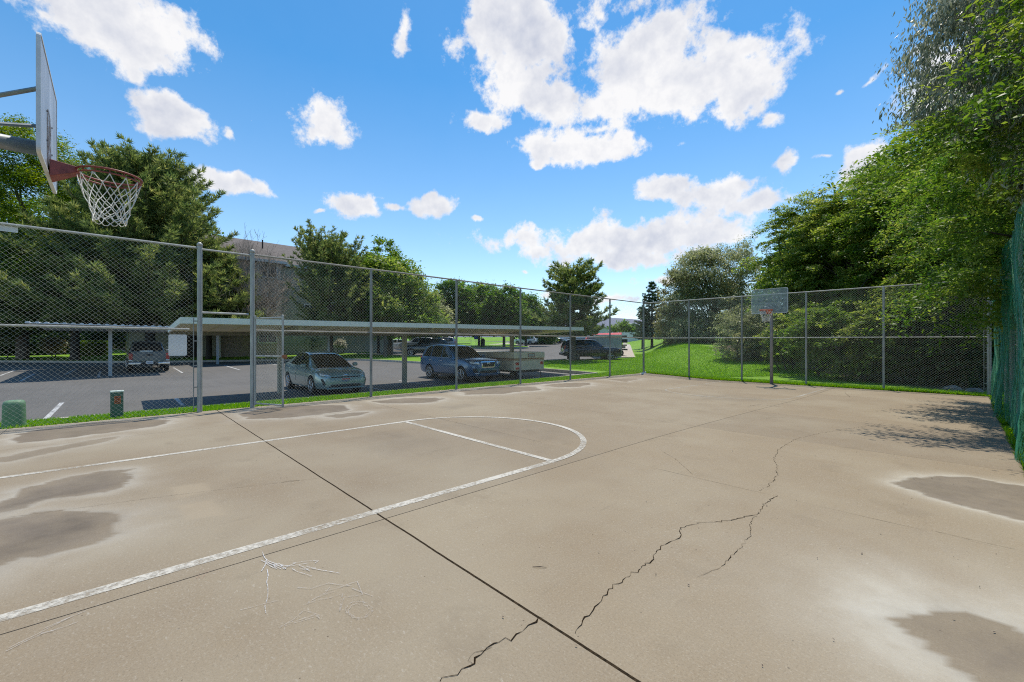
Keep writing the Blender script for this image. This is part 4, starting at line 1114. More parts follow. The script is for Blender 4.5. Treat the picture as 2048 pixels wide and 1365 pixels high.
mb = MB(); mb.box((x + .0775, y + .01, .34), (.004, .10, .155)); st = mb.build('sticker', M['sticker'], u2)
mb = MB(); mb.box((x + .0805, y + .01, .385), (.002, .075, .022)); mb.box((x + .0805, y + .01, .285), (.002, .075, .014)); mb.ring((x + .0805, y + .01, .333), .022, .005, 16, 5, 'x', .3); mb.build('print', M['sticker_dark'], st)

# litter by the far corner
M['litterwhite'] = mat('white_litter', (.7, .7, .68), .7, .1, 9)
for i, (px_, py_) in enumerate(((1262, 746.5), (1279, 743.5))):
    cx_, cy_ = court_g(px_, py_); cy_ = min(cy_, 19.9)
    cx_ = max(cx_, FXL + .14)
    mb = MB(); mb.dome((cx_, cy_, float(court_z(cx_, cy_)) + .002), .09 if i == 0 else .05, 9, 4, .6 if i == 0 else 2.2)
    o = mb.build('litter', M['litterwhite']);
    for v_ in o.data.vertices: v_.co += Vector(rng.normal(0, .012, 3))
    tag(o, ('crumpled white paper litter lying flat by the far corner post', 'small upright scrap of white litter against the far corner post')[i], 'litter')
M['rock'] = mat('pale_rock', (.17, .165, .155), .85, .3, 4, bump=.5)
for i, (px_, w_) in enumerate(((1905, .50), (1948, .42))):
    X_, Y_ = xy(px_, 15.2 if i == 0 else 14.6)
    bm = bmesh.new(); bmesh.ops.create_icosphere(bm, subdivisions=4, radius=1)
    for v_ in bm.verts:
        k_ = 1 + .28 * (fbm(np.array([v_.co.x * 1.5 + 7 * i]), np.array([v_.co.y * 1.5 + v_.co.z * 2.1]), 4, 3)[0] - .5) * 2
        v_.co = Vector((v_.co.x * w_ / 2 * k_, v_.co.y * w_ / 2 * k_, v_.co.z * w_ * .32 * k_))
    me = bpy.data.meshes.new('rock'); bm.to_mesh(me); bm.free()
    o = link('rock', me, M['rock']); o.location = (X_, Y_, -.16); o.rotation_euler = (0, 0, i * 1.3)
    tag(o, ('broad pale rock in the shade behind the far fence', 'smaller pale rock closest to the green fence in the shade')[i], 'rock')
# a twig on the slab
a_, b_ = court_g(1065, 1136), court_g(1093, 1137)
mb = MB(); mb.tube([(a_[0], a_[1], .006), ((a_[0] + b_[0]) / 2, (a_[1] + b_[1]) / 2 + .004, .008), (b_[0], b_[1], .006)], [.0018, .0026, .0012], 6)
M['twig'] = mat('twig_bark', (.06, .04, .03), .8, .3, 30)
tag(mb.build('twig', M['twig']), 'short dark twig lying on the concrete', 'twig')
# scattered bits of leaf litter on the slab
n = 260
pts = []
while len(pts) < n:
    x_, y_ = rng.uniform(-9, .4), rng.uniform(1.2, 19.5)
    if rng.random() < .25 + .75 * sst(-3, .3, x_): pts.append((x_, y_))
P = np.array(pts); a_ = rng.uniform(0, 6.3, n); s_ = rng.uniform(.002, .0065, n)
V = []
for k in range(4):
    V.append(np.stack([P[:, 0] + s_ * np.cos(a_ + k * 1.57) * (1.6 if k % 2 else .7), P[:, 1] + s_ * np.sin(a_ + k * 1.57) * (1.6 if k % 2 else .7), court_z(P[:, 0], P[:, 1]) + .006 + rng.uniform(0, .006, n)], 1))
V = np.stack(V, 1).reshape(-1, 3)
o = fast_mesh('leaf_litter', V, np.arange(4 * n).reshape(n, 4), M['twig'])
tag(o, 'scattered dry leaf bits on the concrete', None, None, 'stuff')
# ------------------------------------------------------------------ vehicles (local frame: +x forward, +y left, z up, origin on the ground)
def interp_rows(rows, x):
    """rows sorted by x descending; returns interpolated values"""
    r = np.array(rows, float)[::-1]
    return [np.interp(x, r[:, 0], r[:, k]) for k in range(1, r.shape[1])]

def smooth_rows(rows, n):
    r = np.array(rows, float)
    xs_ = np.concatenate([np.linspace(r[i, 0], r[i + 1, 0], n, endpoint=False) for i in range(len(r) - 1)] + [r[-1:, 0]])
    # catmull-rom through the stations
    out = []
    for i in range(len(r) - 1):
        p0, p1, p2, p3 = r[max(i - 1, 0)], r[i], r[i + 1], r[min(i + 2, len(r) - 1)]
        for k in range(n):
            t = k / n
            q = .5 * (2 * p1 + (p2 - p0) * t + (2 * p0 - 5 * p1 + 4 * p2 - p3) * t * t + (3 * p1 - p0 - 3 * p2 + p3) * t ** 3)
            q[0] = p1[0] + (p2[0] - p1[0]) * t
            out.append(q)
    out.append(r[-1])
    return np.array(out)

def car(name, label, cat, loc, heading, spec, paint_m, group=None, detail=True, plate=None, roof_m=None):
    t = thing(name, label, cat, (0, 0, 0), 0, group)
    S = spec
    lower = smooth_rows(S['lower'], 3)       # x, ztop, halfw, zbot
    ring = []
    V = []; F = []
    def section(row):
        x, zt, w, zb = row
        h = zt - zb
        pts = [(0, zb), (w * .72, zb), (w * .93, zb + .05), (w * .985, zb + .30 * h), (w, zb + .52 * h), (w * .975, zb + .72 * h), (w * .955, zb + .90 * h), (w * .90, zt - .012), (w * .70, zt + .018), (w * .35, zt + .030), (0, zt + .034)]
        full = pts + [(-y, z) for y, z in pts[-2:0:-1]]
        return [(x, y, z) for y, z in full]
    n = None
    for row in lower:
        sec = section(row); n = len(sec); V += sec
    ns = len(lower)
    for i in range(ns - 1):
        for k in range(n):
            F.append((i * n + k, i * n + (k + 1) % n, (i + 1) * n + (k + 1) % n, (i + 1) * n + k))
    F.append(tuple(range(n))); F.append(tuple(range((ns - 1) * n, ns * n))[::-1])
    me = bpy.data.meshes.new('body'); me.from_pydata(V, [], F)
    body = link('body', me, paint_m, t, smooth=True)
    # wheel arches cut out
    cut = MB()
    wr, tw = S['wr'], S['W'] / 2
    for wx in S['axles']:
        for s in (-1, 1):
            pr = wr + .055
            v = []; m_ = 28
            for k in range(m_):
                a = 2 * math.pi * k / m_; v.append((wx + pr * math.cos(a), s * (tw - .30), wr + pr * math.sin(a)))
            for k in range(m_):
                a = 2 * math.pi * k / m_; v.append((wx + pr * math.cos(a), s * (tw + .2), wr + pr * math.sin(a)))
            cut.add(v, [tuple(range(m_)), tuple(range(2 * m_ - 1, m_ - 1, -1))] + [(k, (k + 1) % m_, m_ + (k + 1) % m_, m_ + k) for k in range(m_)])
    if S.get('bed'):
        x0, x1, bw, z0, z1 = S['bed']
        cut.box(((x0 + x1) / 2, 0, (z0 + z1) / 2), (abs(x1 - x0), bw * 2, z1 - z0))
    co_ = cut.build('cutter', M['black'])
    md = body.modifiers.new('arch', 'BOOLEAN'); md.object = co_; md.operation = 'DIFFERENCE'; md.solver = 'EXACT'
    dg = bpy.context.evaluated_depsgraph_get(); dg.update()
    nm = bpy.data.meshes.new_from_object(body.evaluated_get(dg))
    body.modifiers.clear(); body.data = nm; bpy.data.objects.remove(co_)
    bm = bmesh.new(); bm.from_mesh(nm)
    for e in bm.edges:
        e.smooth = not (len(e.link_faces) == 2 and e.calc_face_angle(0) > R_(38))
    for f in bm.faces: f.smooth = True
    bm.to_mesh(nm); bm.free()
    # dark liners inside the arches
    for wx in S['axles']:
        for s in (-1, 1):
            mb = MB(); mb.box((wx, s * (tw - .31), wr + .10), (wr * 2.2, .03, wr * 2.0)); mb.build('wheel_liner', M['black'], t)
    # cabin hull: rows x, zbase, zroof, halfw base, halfw roof
    cab = smooth_rows(S['cabin'], 4)
    def cab_pt(row, v_):
        x, zb, zr, wb, wr_ = row
        prof = [(wb, zb - .05), (wb * .995, zb + (zr - zb) * .06), (wb + (wr_ - wb) * .50, zb + (zr - zb) * .52), (wr_ * 1.0, zb + (zr - zb) * .90), (wr_ * .93, zb + (zr - zb) * .965), (wr_ * .62, zr - .004), (0, zr + .006)]
        kk = np.linspace(0, 1, len(prof)); return (x, float(np.interp(v_, kk, [q_[0] for q_ in prof])), float(np.interp(v_, kk, [q_[1] for q_ in prof])))
    vs_ = np.linspace(0, 1, 13)
    V = []; F = []
    full = list(vs_) + [-q_ for q_ in vs_[-2::-1]]
    for row in cab:
        for q_ in full:
            p_ = cab_pt(row, abs(q_)); V.append((p_[0], p_[1] if q_ >= 0 and not (q_ == 0 and False) else -p_[1], p_[2]))
    # the first half has +y, the mirrored half -y (including the last base point)
    k = len(full)
    for i in range(len(cab)):
        V[i * k + k - 1] = (V[i * k][0], -V[i * k][1], V[i * k][2])
    for i in range(len(cab) - 1):
        for j in range(k - 1):
            F.append((i * k + j, i * k + j + 1, (i + 1) * k + j + 1, (i + 1) * k + j))
    F.append(tuple(range(k))); F.append(tuple(range((len(cab) - 1) * k, len(cab) * k)))
    me = bpy.data.meshes.new('cabin'); me.from_pydata(V, [], F); link('cabin', me, roof_m or paint_m, t, smooth=True)
    def panel(nm_, x0, x1, v0, v1, side=None, m_=None, nx_=8, nv_=6, x0t=None, x1t=None):
        """glass laid 6 mm over the hull between stations x0..x1 (x0t/x1t: at the top edge) and heights v0..v1"""
        x0t = x0 if x0t is None else x0t; x1t = x1 if x1t is None else x1t
        r = cab[::-1]
        def S_(xx, vv):
            row = [xx] + [np.interp(xx, r[:, 0], r[:, c_]) for c_ in range(1, 5)]
            return np.array(cab_pt(row, abs(vv)))
        V = []; F = []
        vv = np.linspace(v0, v1, nv_)
        for i in range(nx_):
            for q_ in vv:
                tv = (q_ - v0) / (v1 - v0) if side else 0
                xx = (x0 + (x0t - x0) * tv) + ((x1 + (x1t - x1) * tv) - (x0 + (x0t - x0) * tv)) * i / (nx_ - 1)
                p_ = S_(xx, q_); e = 1e-3
                dx = S_(xx + .02, q_) - S_(xx - .02, q_); dv = S_(xx, min(1, abs(q_) + .02)) - S_(xx, max(0, abs(q_) - .02))
                nr = np.cross(dx, dv); nr /= np.linalg.norm(nr) + 1e-9
                if nr[1] < 0 and abs(nr[1]) > .3: nr = -nr
                if nr[2] < -.05: nr = -nr
                p_ = p_ + nr * .007
                V.append((p_[0], p_[1] if (side or (1 if q_ >= 0 else -1)) > 0 else -p_[1], p_[2]))
        for i in range(nx_ - 1):
            for j in range(nv_ - 1): F.append((i * nv_ + j, i * nv_ + j + 1, (i + 1) * nv_ + j + 1, (i + 1) * nv_ + j))
        me = bpy.data.meshes.new(nm_); me.from_pydata(V, [], F)
        return link(nm_, me, m_ or M['glass'], t, smooth=True)
    ws = S['screen']; panel('windscreen', ws[0], ws[1], 1 - .26, 1.0, 1, nv_=5) if False else None
    def screen(nm_, xa, xb, vmin):
        V = []; F = []; r = cab[::-1]
        full_ = list(np.linspace(vmin, 1, 7)); full_ = full_ + [-q_ for q_ in full_[-2::-1]]
        xs_ = np.linspace(xa, xb, 8)
        for xx in xs_:
            row = [xx] + [np.interp(xx, r[:, 0], r[:, c_]) for c_ in range(1, 5)]
            row2 = [xx + .02] + [np.interp(xx + .02, r[:, 0], r[:, c_]) for c_ in range(1, 5)]
            sl_ = (row2[2] - row[2]) / .02
            nr = np.array((-sl_, 0, 1.0)); nr /= np.linalg.norm(nr)
            for q_ in full_:
                p_ = np.array(cab_pt(row, abs(q_)))
                if q_ < 0: p_[1] = -p_[1]
                V.append(tuple(p_ + nr * .009))
        k_ = len(full_)
        for i in range(len(xs_) - 1):
            for j in range(k_ - 1): F.append((i * k_ + j, i * k_ + j + 1, (i + 1) * k_ + j + 1, (i + 1) * k_ + j))
        me = bpy.data.meshes.new(nm_); me.from_pydata(V, [], F); return link(nm_, me, M['glass'], t, smooth=True)
    screen('windscreen', S['screen'][0], S['screen'][1], .60)
    screen('rear_window', S['rear'][0], S['rear'][1], .62)
    for s in (-1, 1):
        for (a, b, at, bt) in S['side']:
            panel('side_window', a, b, .13, .56, s, x0t=at, x1t=bt)
    # wheels
    for wx in S['axles']:
        for s in (-1, 1):
            mb = MB(); y = s * (tw - .115)
            mb.lathe((wx, y, wr), [(wr * .66, -.105), (wr * .93, -.11), (wr * .995, -.075), (wr, 0), (wr * .995, .075), (wr * .93, .11), (wr * .66, .105)], 28, 'y')
            wl = mb.build('wheel', M['black'], t, smooth=False)
            mb = MB(); yo = y + s * .104
            mb.ring((wx, yo, wr), wr * .64, .022, 28, 6, 'y')
            for k in range(S.get('spokes', 5)):
                a = 2 * math.pi * k / S.get('spokes', 5) + .3
                mb.tube([(wx + .05 * math.cos(a), yo, wr + .05 * math.sin(a)), (wx + wr * .62 * math.cos(a), yo - s * .012, wr + wr * .62 * math.sin(a))], [.034, .026], 6)
            mb.tube([(wx, yo - s * .02, wr), (wx, yo + s * .012, wr)], .055, 12)
            mb.build('rim', M['alloy'], wl)
            mb = MB(); mb.tube([(wx, y + s * .055, wr), (wx, y + s * .06, wr)], wr * .64, 24); mb.build('brake_disc', M['darkpl'], wl)
    def lump(nm_, c, size, m_, bev=.03, rz=0, ry=0, mirror=True, sub=2, parent=None):
        for s in ((1, -1) if mirror else (1,)):
            bm = bmesh.new(); bmesh.ops.create_cube(bm, size=1)
            bmesh.ops.scale(bm, vec=size, verts=bm.verts)
            bmesh.ops.rotate(bm, cent=(0, 0, 0), matrix=Matrix.Rotation(ry, 3, 'Y') , verts=bm.verts)
            bmesh.ops.rotate(bm, cent=(0, 0, 0), matrix=Matrix.Rotation(rz * s, 3, 'Z') , verts=bm.verts)
            bmesh.ops.translate(bm, vec=(c[0], c[1] * s, c[2]), verts=bm.verts)
            me = bpy.data.meshes.new(nm_); bm.to_mesh(me); bm.free()
            o = link(nm_, me, m_, parent or t, smooth=False, bevel=bev)
            o.modifiers['Bevel'].segments = 3
        return o
    from mathutils.bvhtree import BVHTree
    bvh = BVHTree.FromPolygons([v.co.copy() for v in nm.vertices], [tuple(p.vertices) for p in nm.polygons])
    def decal(nm_, corners, m_, face='front', mirror=True, off=.008, nu=10, nv=6, parent=None):
        """a lens or grille laid on the body skin: corners (y,z) on the front/rear or (x,z) on the side, bottom-left first"""
        q = np.array(corners, float)
        for s in ((1, -1) if mirror else (1,)):
            V = []; F = []
            for j in range(nv + 1):
                for i in range(nu + 1):
                    u, w_ = i / nu, j / nv
                    p = (q[0] * (1 - u) + q[1] * u) * (1 - w_) + (q[3] * (1 - u) + q[2] * u) * w_
                    if face == 'front': o_, dr = Vector((6, p[0], p[1])), Vector((-1, 0, 0))
                    elif face == 'rear': o_, dr = Vector((-6, p[0], p[1])), Vector((1, 0, 0))
                    else: o_, dr = Vector((p[0], 4, p[1])), Vector((0, -1, 0))
                    h, n_, _, _ = bvh.ray_cast(o_, dr)
                    if h is None: h, n_, _, _ = bvh.find_nearest(o_ + dr * 4)
                    if n_.dot(dr) > 0: n_ = -n_
                    edge_ = i in (0, nu) or j in (0, nv)
                    h = h + n_ * (off if not edge_ else -.004)
                    V.append((h.x, h.y * s, h.z))
            for j in range(nv):
                for i in range(nu):
                    k_ = j * (nu + 1) + i; F.append((k_, k_ + 1, k_ + nu + 2, k_ + nu + 1))
            me = bpy.data.meshes.new(nm_); me.from_pydata(V, [], F); o = link(nm_, me, m_, parent or t, smooth=True)
        return o
    S['extras'](lump, decal, t, paint_m)
    # mirrors
    mx_, my_, mz_ = S['mirror']
    lump('wing_mirror', (mx_, my_, mz_), (.12, .19, .14), paint_m, .045)
    for hx, hy, hz in S['handles']:
        lump('door_handle', (hx, hy, hz), (.19, .03, .03), S.get('handle_m', paint_m), .01)
    # door seams: thin dark lines proud of the skin
    mb = MB()
    for sx in S['seams']:
        for s in (-1, 1):
            pts = []
            _, wh, zb_ = None, None, None
            zt, wv, zb = interp_rows(lower, sx)
            for fr, hh in ((.985, .30), (1.0, .52), (.975, .72), (.955, .90), (.90, .985)):
                pts.append((sx, s * (wv * fr + .001), zb + hh * (zt - zb)))
            mb = MB(); mb.tube(pts, .005, 4); mb.build('door_seam', M['darkpl'], t)
    if plate:
        (pxx, pzz, style) = plate
        mb = MB(); mb.box((pxx, 0, pzz), (.012, .31, .155)); po = mb.build('number_plate', M['plate'], t)
        sgn = 1 if pxx > 0 else -1
        mb = MB(); mb.box((pxx + sgn * .007, 0, pzz + .052), (.004, .29, .036)); mb.build('plate_band', M['plate_red'] if style == 'red' else M['plate'], po)
        mb = MB()
        for k in range(6): mb.box((pxx + sgn * .007, -.105 + k * .042, pzz - .015), (.004, .022, .062))
        mb.build('plate_print', M['plate_ink'], po)
    t.location = loc; t.rotation_euler = (0, 0, heading)
    return t

# -- sloping hatchback
def ex_hatch(lump, decal, t, pm):
    decal('headlight', [(.50, .655), (.80, .70), (.78, .80), (.52, .70)], M['lamp'], off=.014)
    decal('grille', [(-.50, .60), (.50, .60), (.56, .645), (-.56, .645)], M['darkpl'], mirror=False, nu=16)
    decal('emblem', [(-.075, .655), (.075, .655), (.075, .72), (-.075, .72)], M['chrome'], mirror=False, off=.014)
    decal('lower_grille', [(-.62, .275), (.62, .275), (.50, .38), (-.50, .38)], M['darkpl'], mirror=False, nu=16)
    lump('bumper_lip', (2.235, 0, .235), (.14, 1.30, .035), pm, .012, mirror=False)
    decal('fog_recess', [(.66, .36), (.74, .34), (.80, .58), (.74, .60)], M['darkpl'])
    lump('taillight', (-2.15, .66, .86), (.16, .14, .22), M['redlamp'], .03)
SP_HATCH = dict(W=1.77, wr=.315, axles=(1.37, -1.33), spokes=7,
  lower=[(2.29, .54, .55, .26), (2.26, .66, .70, .21), (2.12, .745, .80, .18), (1.85, .82, .865, .17), (1.37, .885, .885, .17), (.95, .925, .885, .17), (.1, .955, .88, .17), (-1.0, .985, .885, .17), (-1.7, 1.02, .88, .18), (-2.08, 1.0, .82, .22), (-2.24, .90, .74, .27), (-2.27, .80, .66, .32)],
  cabin=[(1.40, .87, .885, .78, .66), (.92, .915, 1.10, .78, .63), (.45, .945, 1.30, .78, .59), (.05, .955, 1.42, .78, .565), (-.40, .96, 1.465, .775, .55), (-1.0, .98, 1.425, .765, .54), (-1.55, 1.0, 1.29, .745, .53), (-2.0, .99, 1.12, .71, .55), (-2.18, .97, 1.02, .69, .56)],
  screen=(1.32, .22), rear=(-1.35, -2.05), side=[(.86, -.30, .30, -.30), (-.36, -1.35, -.36, -1.05)], mirror=(.80, .95, .99), handles=[(-.25, .872, .82), (-1.15, .87, .83)], seams=(.78, -.33, -1.22), extras=ex_hatch)
# -- compact wagon
def ex_wagon(lump, decal, t, pm):
    decal('headlight', [(.50, .80), (.84, .83), (.84, .95), (.52, .93)], M['lamp'], off=.014)
    decal('headlamp_bulb', [(.54, .825), (.66, .835), (.66, .905), (.54, .90)], M['chrome'], off=.022)
    decal('grille_surround', [(-.36, .63), (.36, .63), (.46, .955), (-.46, .955)], M['chrome'], mirror=False, off=.012, nu=16)
    decal('grille', [(-.33, .665), (.33, .665), (.42, .925), (-.42, .925)], M['darkpl'], mirror=False, off=.020, nu=16)
    decal('emblem', [(-.10, .815), (.10, .815), (.10, .915), (-.10, .915)], M['chrome'], mirror=False, off=.032)
    decal('lower_grille', [(-.55, .40), (.55, .40), (.50, .54), (-.50, .54)], M['darkpl'], mirror=False, nu=16)
    decal('fog_recess', [(.58, .44), (.80, .42), (.82, .66), (.66, .64)], M['darkpl'])
    decal('fog_trim', [(.54, .385), (.74, .37), (.76, .41), (.56, .425)], M['chrome'], off=.016)
    lump('skid_plate', (2.22, 0, .31), (.12, 1.2, .06), M['alloy'], .02, mirror=False)
    lump('roof_rail', (-.75, .62, 1.735), (1.75, .04, .04), M['darkpl'], .015)
    lump('taillight', (-2.22, .70, 1.0), (.16, .18, .2), M['redlamp'], .03)
    lump('sill', (0, .885, .29), (2.0, .05, .12), M['darkpl'], .02)
SP_WAGON = dict(W=1.82, wr=.345, axles=(1.40, -1.27), spokes=5,
  lower=[(2.31, .80, .66, .34), (2.27, .93, .78, .28), (2.10, .985, .85, .24), (1.75, 1.03, .90, .22), (1.35, 1.055, .905, .22), (.95, 1.075, .905, .22), (.0, 1.08, .905, .22), (-1.2, 1.09, .905, .22), (-1.9, 1.10, .895, .25), (-2.22, 1.08, .84, .32), (-2.30, .95, .76, .36)],
  cabin=[(1.06, 1.045, 1.07, .80, .72), (.66, 1.07, 1.33, .81, .68), (.28, 1.075, 1.58, .81, .645), (-.05, 1.08, 1.675, .81, .635), (-.7, 1.085, 1.71, .81, .635), (-1.5, 1.09, 1.685, .805, .63), (-1.95, 1.09, 1.60, .79, .62), (-2.16, 1.09, 1.36, .77, .65), (-2.27, 1.08, 1.14, .75, .68)],
  screen=(1.0, .30), rear=(-1.98, -2.22), side=[(.66, -.28, .22, -.28), (-.34, -1.22, -.34, -1.22), (-1.29, -1.95, -1.29, -1.75)], mirror=(.72, .99, 1.13), handles=[(-.22, .892, .93), (-1.15, .892, .94)], seams=(.88, -.31, -1.28), extras=ex_wagon, handle_m=None)
SP_WAGON['handle_m'] = M['chrome']
# -- boxier older sport utility, seen from its side
def ex_suv(lump, decal, t, pm):
    lump('headlight', (2.20, .66, .86), (.22, .28, .17), M['lamp'], .03)
    lump('indicator', (2.12, .80, .86), (.20, .10, .16), M['amber'], .02)
    lump('grille', (2.33, 0, .82), (.05, .9, .24), M['darkpl'], .02, mirror=False)
    lump('bumper', (2.34, 0, .50), (.22, 1.66, .20), M['darkpl'], .05, mirror=False)
    lump('bumper', (-2.36, 0, .56), (.24, 1.70, .20), M['darkpl'], .05, mirror=False)
    lump('taillight', (-2.26, .78, 1.05), (.14, .15, .40), M['redlamp'], .03)
    lump('roof_rail', (-.85, .62, 1.785), (2.2, .04, .05), M['darkpl'], .015)
    lump('side_moulding', (0, .925, .66), (2.1, .03, .09), M['darkpl'], .012)
SP_SUV = dict(W=1.86, wr=.37, axles=(1.42, -1.42), spokes=5,
  lower=[(2.34, .80, .78, .42), (2.28, .97, .86, .36), (2.0, 1.04, .90, .34), (1.5, 1.08, .925, .34), (.95, 1.10, .93, .34), (0, 1.11, .93, .34), (-1.4, 1.12, .93, .34), (-2.0, 1.12, .92, .36), (-2.28, 1.10, .89, .40), (-2.34, 1.0, .85, .46)],
  cabin=[(1.02, 1.07, 1.09, .83, .76), (.66, 1.10, 1.36, .84, .72), (.30, 1.11, 1.64, .84, .68), (.0, 1.11, 1.72, .84, .67), (-.8, 1.12, 1.755, .84, .67), (-1.7, 1.12, 1.74, .83, .66), (-2.08, 1.12, 1.66, .82, .65), (-2.24, 1.11, 1.38, .81, .69), (-2.31, 1.10, 1.16, .80, .72)],
  screen=(.97, .32), rear=(-2.12, -2.28), side=[(.66, -.22, .28, -.22), (-.29, -1.12, -.29, -1.12), (-1.2, -2.02, -1.2, -1.92)], mirror=(.74, 1.02, 1.17), handles=[(-.15, .918, .99), (-1.02, .918, .99)], seams=(.85, -.25, -1.16), extras=ex_suv, handle_m=M['darkpl'])
def ex_cross(lump, decal, t, pm):
    decal('headlight', [(.50, .80), (.84, .83), (.84, .95), (.52, .93)], M['lamp'], off=.014)
    decal('grille', [(-.42, .62), (.42, .62), (.48, .93), (-.48, .93)], M['darkpl'], mirror=False, nu=16)
    lump('taillight', (-2.19, .72, 1.02), (.20, .22, .15), M['redlamp'], .03)
    lump('rear_bumper', (-2.24, 0, .48), (.20, 1.6, .24), M['darkpl'], .05, mirror=False)
    lump('sill', (0, .885, .30), (2.0, .05, .12), M['darkpl'], .02)
SP_CROSS = dict(SP_WAGON); SP_CROSS.update(extras=ex_cross, handle_m=M['chrome'])
# -- low saloon
def ex_low(lump, decal, t, pm):
    decal('headlight', [(.48, .64), (.80, .68), (.78, .77), (.50, .70)], M['lamp'], off=.014)
    decal('grille', [(-.45, .42), (.45, .42), (.5, .58), (-.5, .58)], M['darkpl'], mirror=False, nu=16)
    lump('taillight', (-2.17, .64, .80), (.16, .20, .16), M['redlamp'], .03)
SP_LOW = dict(SP_HATCH); SP_LOW.update(extras=ex_low,
  cabin=[(1.02, .89, .915, .78, .66), (.55, .93, 1.17, .78, .62), (.12, .95, 1.36, .78, .57), (-.3, .96, 1.42, .78, .555), (-.8, .97, 1.40, .775, .55), (-1.2, .99, 1.27, .755, .55), (-1.55, 1.0, 1.10, .73, .56), (-1.75, .98, 1.0, .70, .58)], rear=(-.95, -1.62), side=[(.55, -.30, .05, -.30), (-.36, -1.05, -.36, -.85)])
# -- pickup truck, seen from behind
def ex_pick(lump, decal, t, pm):
    lump('tailgate', (-2.66, 0, .86), (.06, 1.36, .50), pm, .02, mirror=False)
    lump('tailgate_recess', (-2.695, 0, .98), (.012, .30, .09), M['darkpl'], .004, mirror=False)
    lump('taillight', (-2.60, .80, .90), (.15, .17, .36), M['redlamp'], .03)
    lump('reversing_lamp', (-2.62, .80, .68), (.12, .165, .07), M['lamp'], .02)
    lump('bumper', (-2.72, .63, .50), (.20, .52, .14), M['chrome'], .04)
    lump('bumper_step', (-2.71, 0, .49), (.18, .78, .13), M['darkpl'], .03, mirror=False)
    lump('headlight', (2.45, .70, .86), (.22, .30, .20), M['lamp'], .03)
    lump('grille', (2.56, 0, .82), (.06, 1.0, .3), M['darkpl'], .03, mirror=False)
    lump('cargo_box', (-2.1, .12, 1.08), (.30, .55, .30), M['signback'], .01, mirror=False)
SP_PICK = dict(W=1.86, wr=.38, axles=(1.68, -1.55), spokes=6, bed=(-.95, -2.60, .72, .74, 1.6),
  lower=[(2.58, .86, .76, .42), (2.50, 1.0, .86, .36), (2.2, 1.08, .91, .34), (1.7, 1.11, .925, .34), (1.2, 1.13, .93, .34), (.3, 1.14, .93, .36), (-.8, 1.14, .93, .38), (-1.6, 1.13, .93, .40), (-2.5, 1.12, .92, .44), (-2.66, 1.11, .90, .46)],
  cabin=[(1.20, 1.08, 1.11, .82, .76), (.85, 1.12, 1.38, .83, .72), (.48, 1.13, 1.66, .83, .67), (.2, 1.13, 1.75, .83, .65), (-.3, 1.13, 1.775, .83, .65), (-.66, 1.13, 1.74, .82, .65), (-.78, 1.13, 1.60, .82, .66), (-.90, 1.12, 1.16, .81, .76)],
  screen=(1.15, .50), rear=(-.74, -.89), side=[(.85, .0, .45, .0), (-.07, -.66, -.07, -.62)], mirror=(.85, 1.03, 1.2), handles=[(.02, .92, 1.0)], seams=(.98, -.03, -.86), extras=ex_pick, handle_m=M['darkpl'])

P_teal = paint('paint_pale_teal', (.25, .36, .37), .3, .45)
P_blue = paint('paint_bright_blue', (.032, .125, .26), .26, .35)
P_silver = paint('paint_silver_grey', (.11, .135, .15), .35, .5)
P_navy = paint('paint_dark_navy', (.010, .016, .028), .22, .25)
P_white = paint('paint_white', (.70, .70, .70), .3, 0)
P_char = paint('paint_charcoal', (.016, .026, .028), .24, .3)
P_lsilver = paint('paint_light_silver', (.40, .42, .44), .3, .5)
P_grey = paint('paint_mid_grey', (.25, .26, .27), .3, .4)

LEFTH = math.atan2(-RY, -RX); RIGHTH = math.atan2(RY, RX)
def at_lot(x, y): return (x, y, float(lot_z(dl(x, y)[0])) + .004)
car('parked_car', 'pale grey-teal hatchback with sloping nose parked facing the fence by the gate', 'car', at_lot(-17.15, 5.95), R_(0), SP_HATCH, P_teal, 'parked cars', plate=(2.283, .50, 'red'))
car('parked_car', 'bright blue compact wagon with chrome-edged grille facing the fence under the carport', 'car', at_lot(-17.3, 12.55), R_(0), SP_WAGON, P_blue, 'parked cars')
car('pickup_truck', 'silver grey pickup truck seen from behind under the white corrugated carport', 'truck', at_lot(-34.4, 1.52), R_(180), SP_PICK, P_silver, 'parked cars', plate=(-2.815, .56, 'white'))
d_ = 35.0; px_, py_ = xy(1181, d_)
car('parked_car', 'dark navy boxy sport utility vehicle parked side-on behind the pine trunk', 'car', at_lot(px_, py_), RIGHTH + R_(3), SP_SUV, P_navy, 'parked cars')
def put(px, py, label, h, spec, pm, dh=0):
    x, y = lot_g(px, py); return car('parked_car', label, 'car', at_lot(x, y), h + R_(dh), spec, pm, 'parked cars')
put(852, 711.5, 'charcoal dark hatchback behind the blue wagon, facing the lawn island', LEFTH, SP_CROSS, P_char, 6)
put(836, 702.0, 'light silver crossover just above the roof of the charcoal hatchback', LEFTH, SP_CROSS, P_lsilver, -4)
put(878, 700.0, 'mid grey crossover with red tail lamp next to the light silver one', LEFTH, SP_CROSS, P_grey, 4)
put(884, 693.5, 'white crossover farthest back among the cars beyond the lawn island', RIGHTH, SP_CROSS, P_white, -8)
put(790, 700.5, 'low white saloon half hidden by a thin tree trunk', LEFTH, SP_LOW, P_white, 10)
put(1052, 689.6, 'clean white crossover on the open lot beside the concrete post', LEFTH, SP_CROSS, P_white, -28)
put(1090, 688.0, 'silver crossover in the shade of the distant grey carport', LEFTH, SP_CROSS, P_lsilver, -20)
put(1106, 687.6, 'dark car deepest in the shade of the distant grey carport', LEFTH, SP_LOW, P_char, -20)

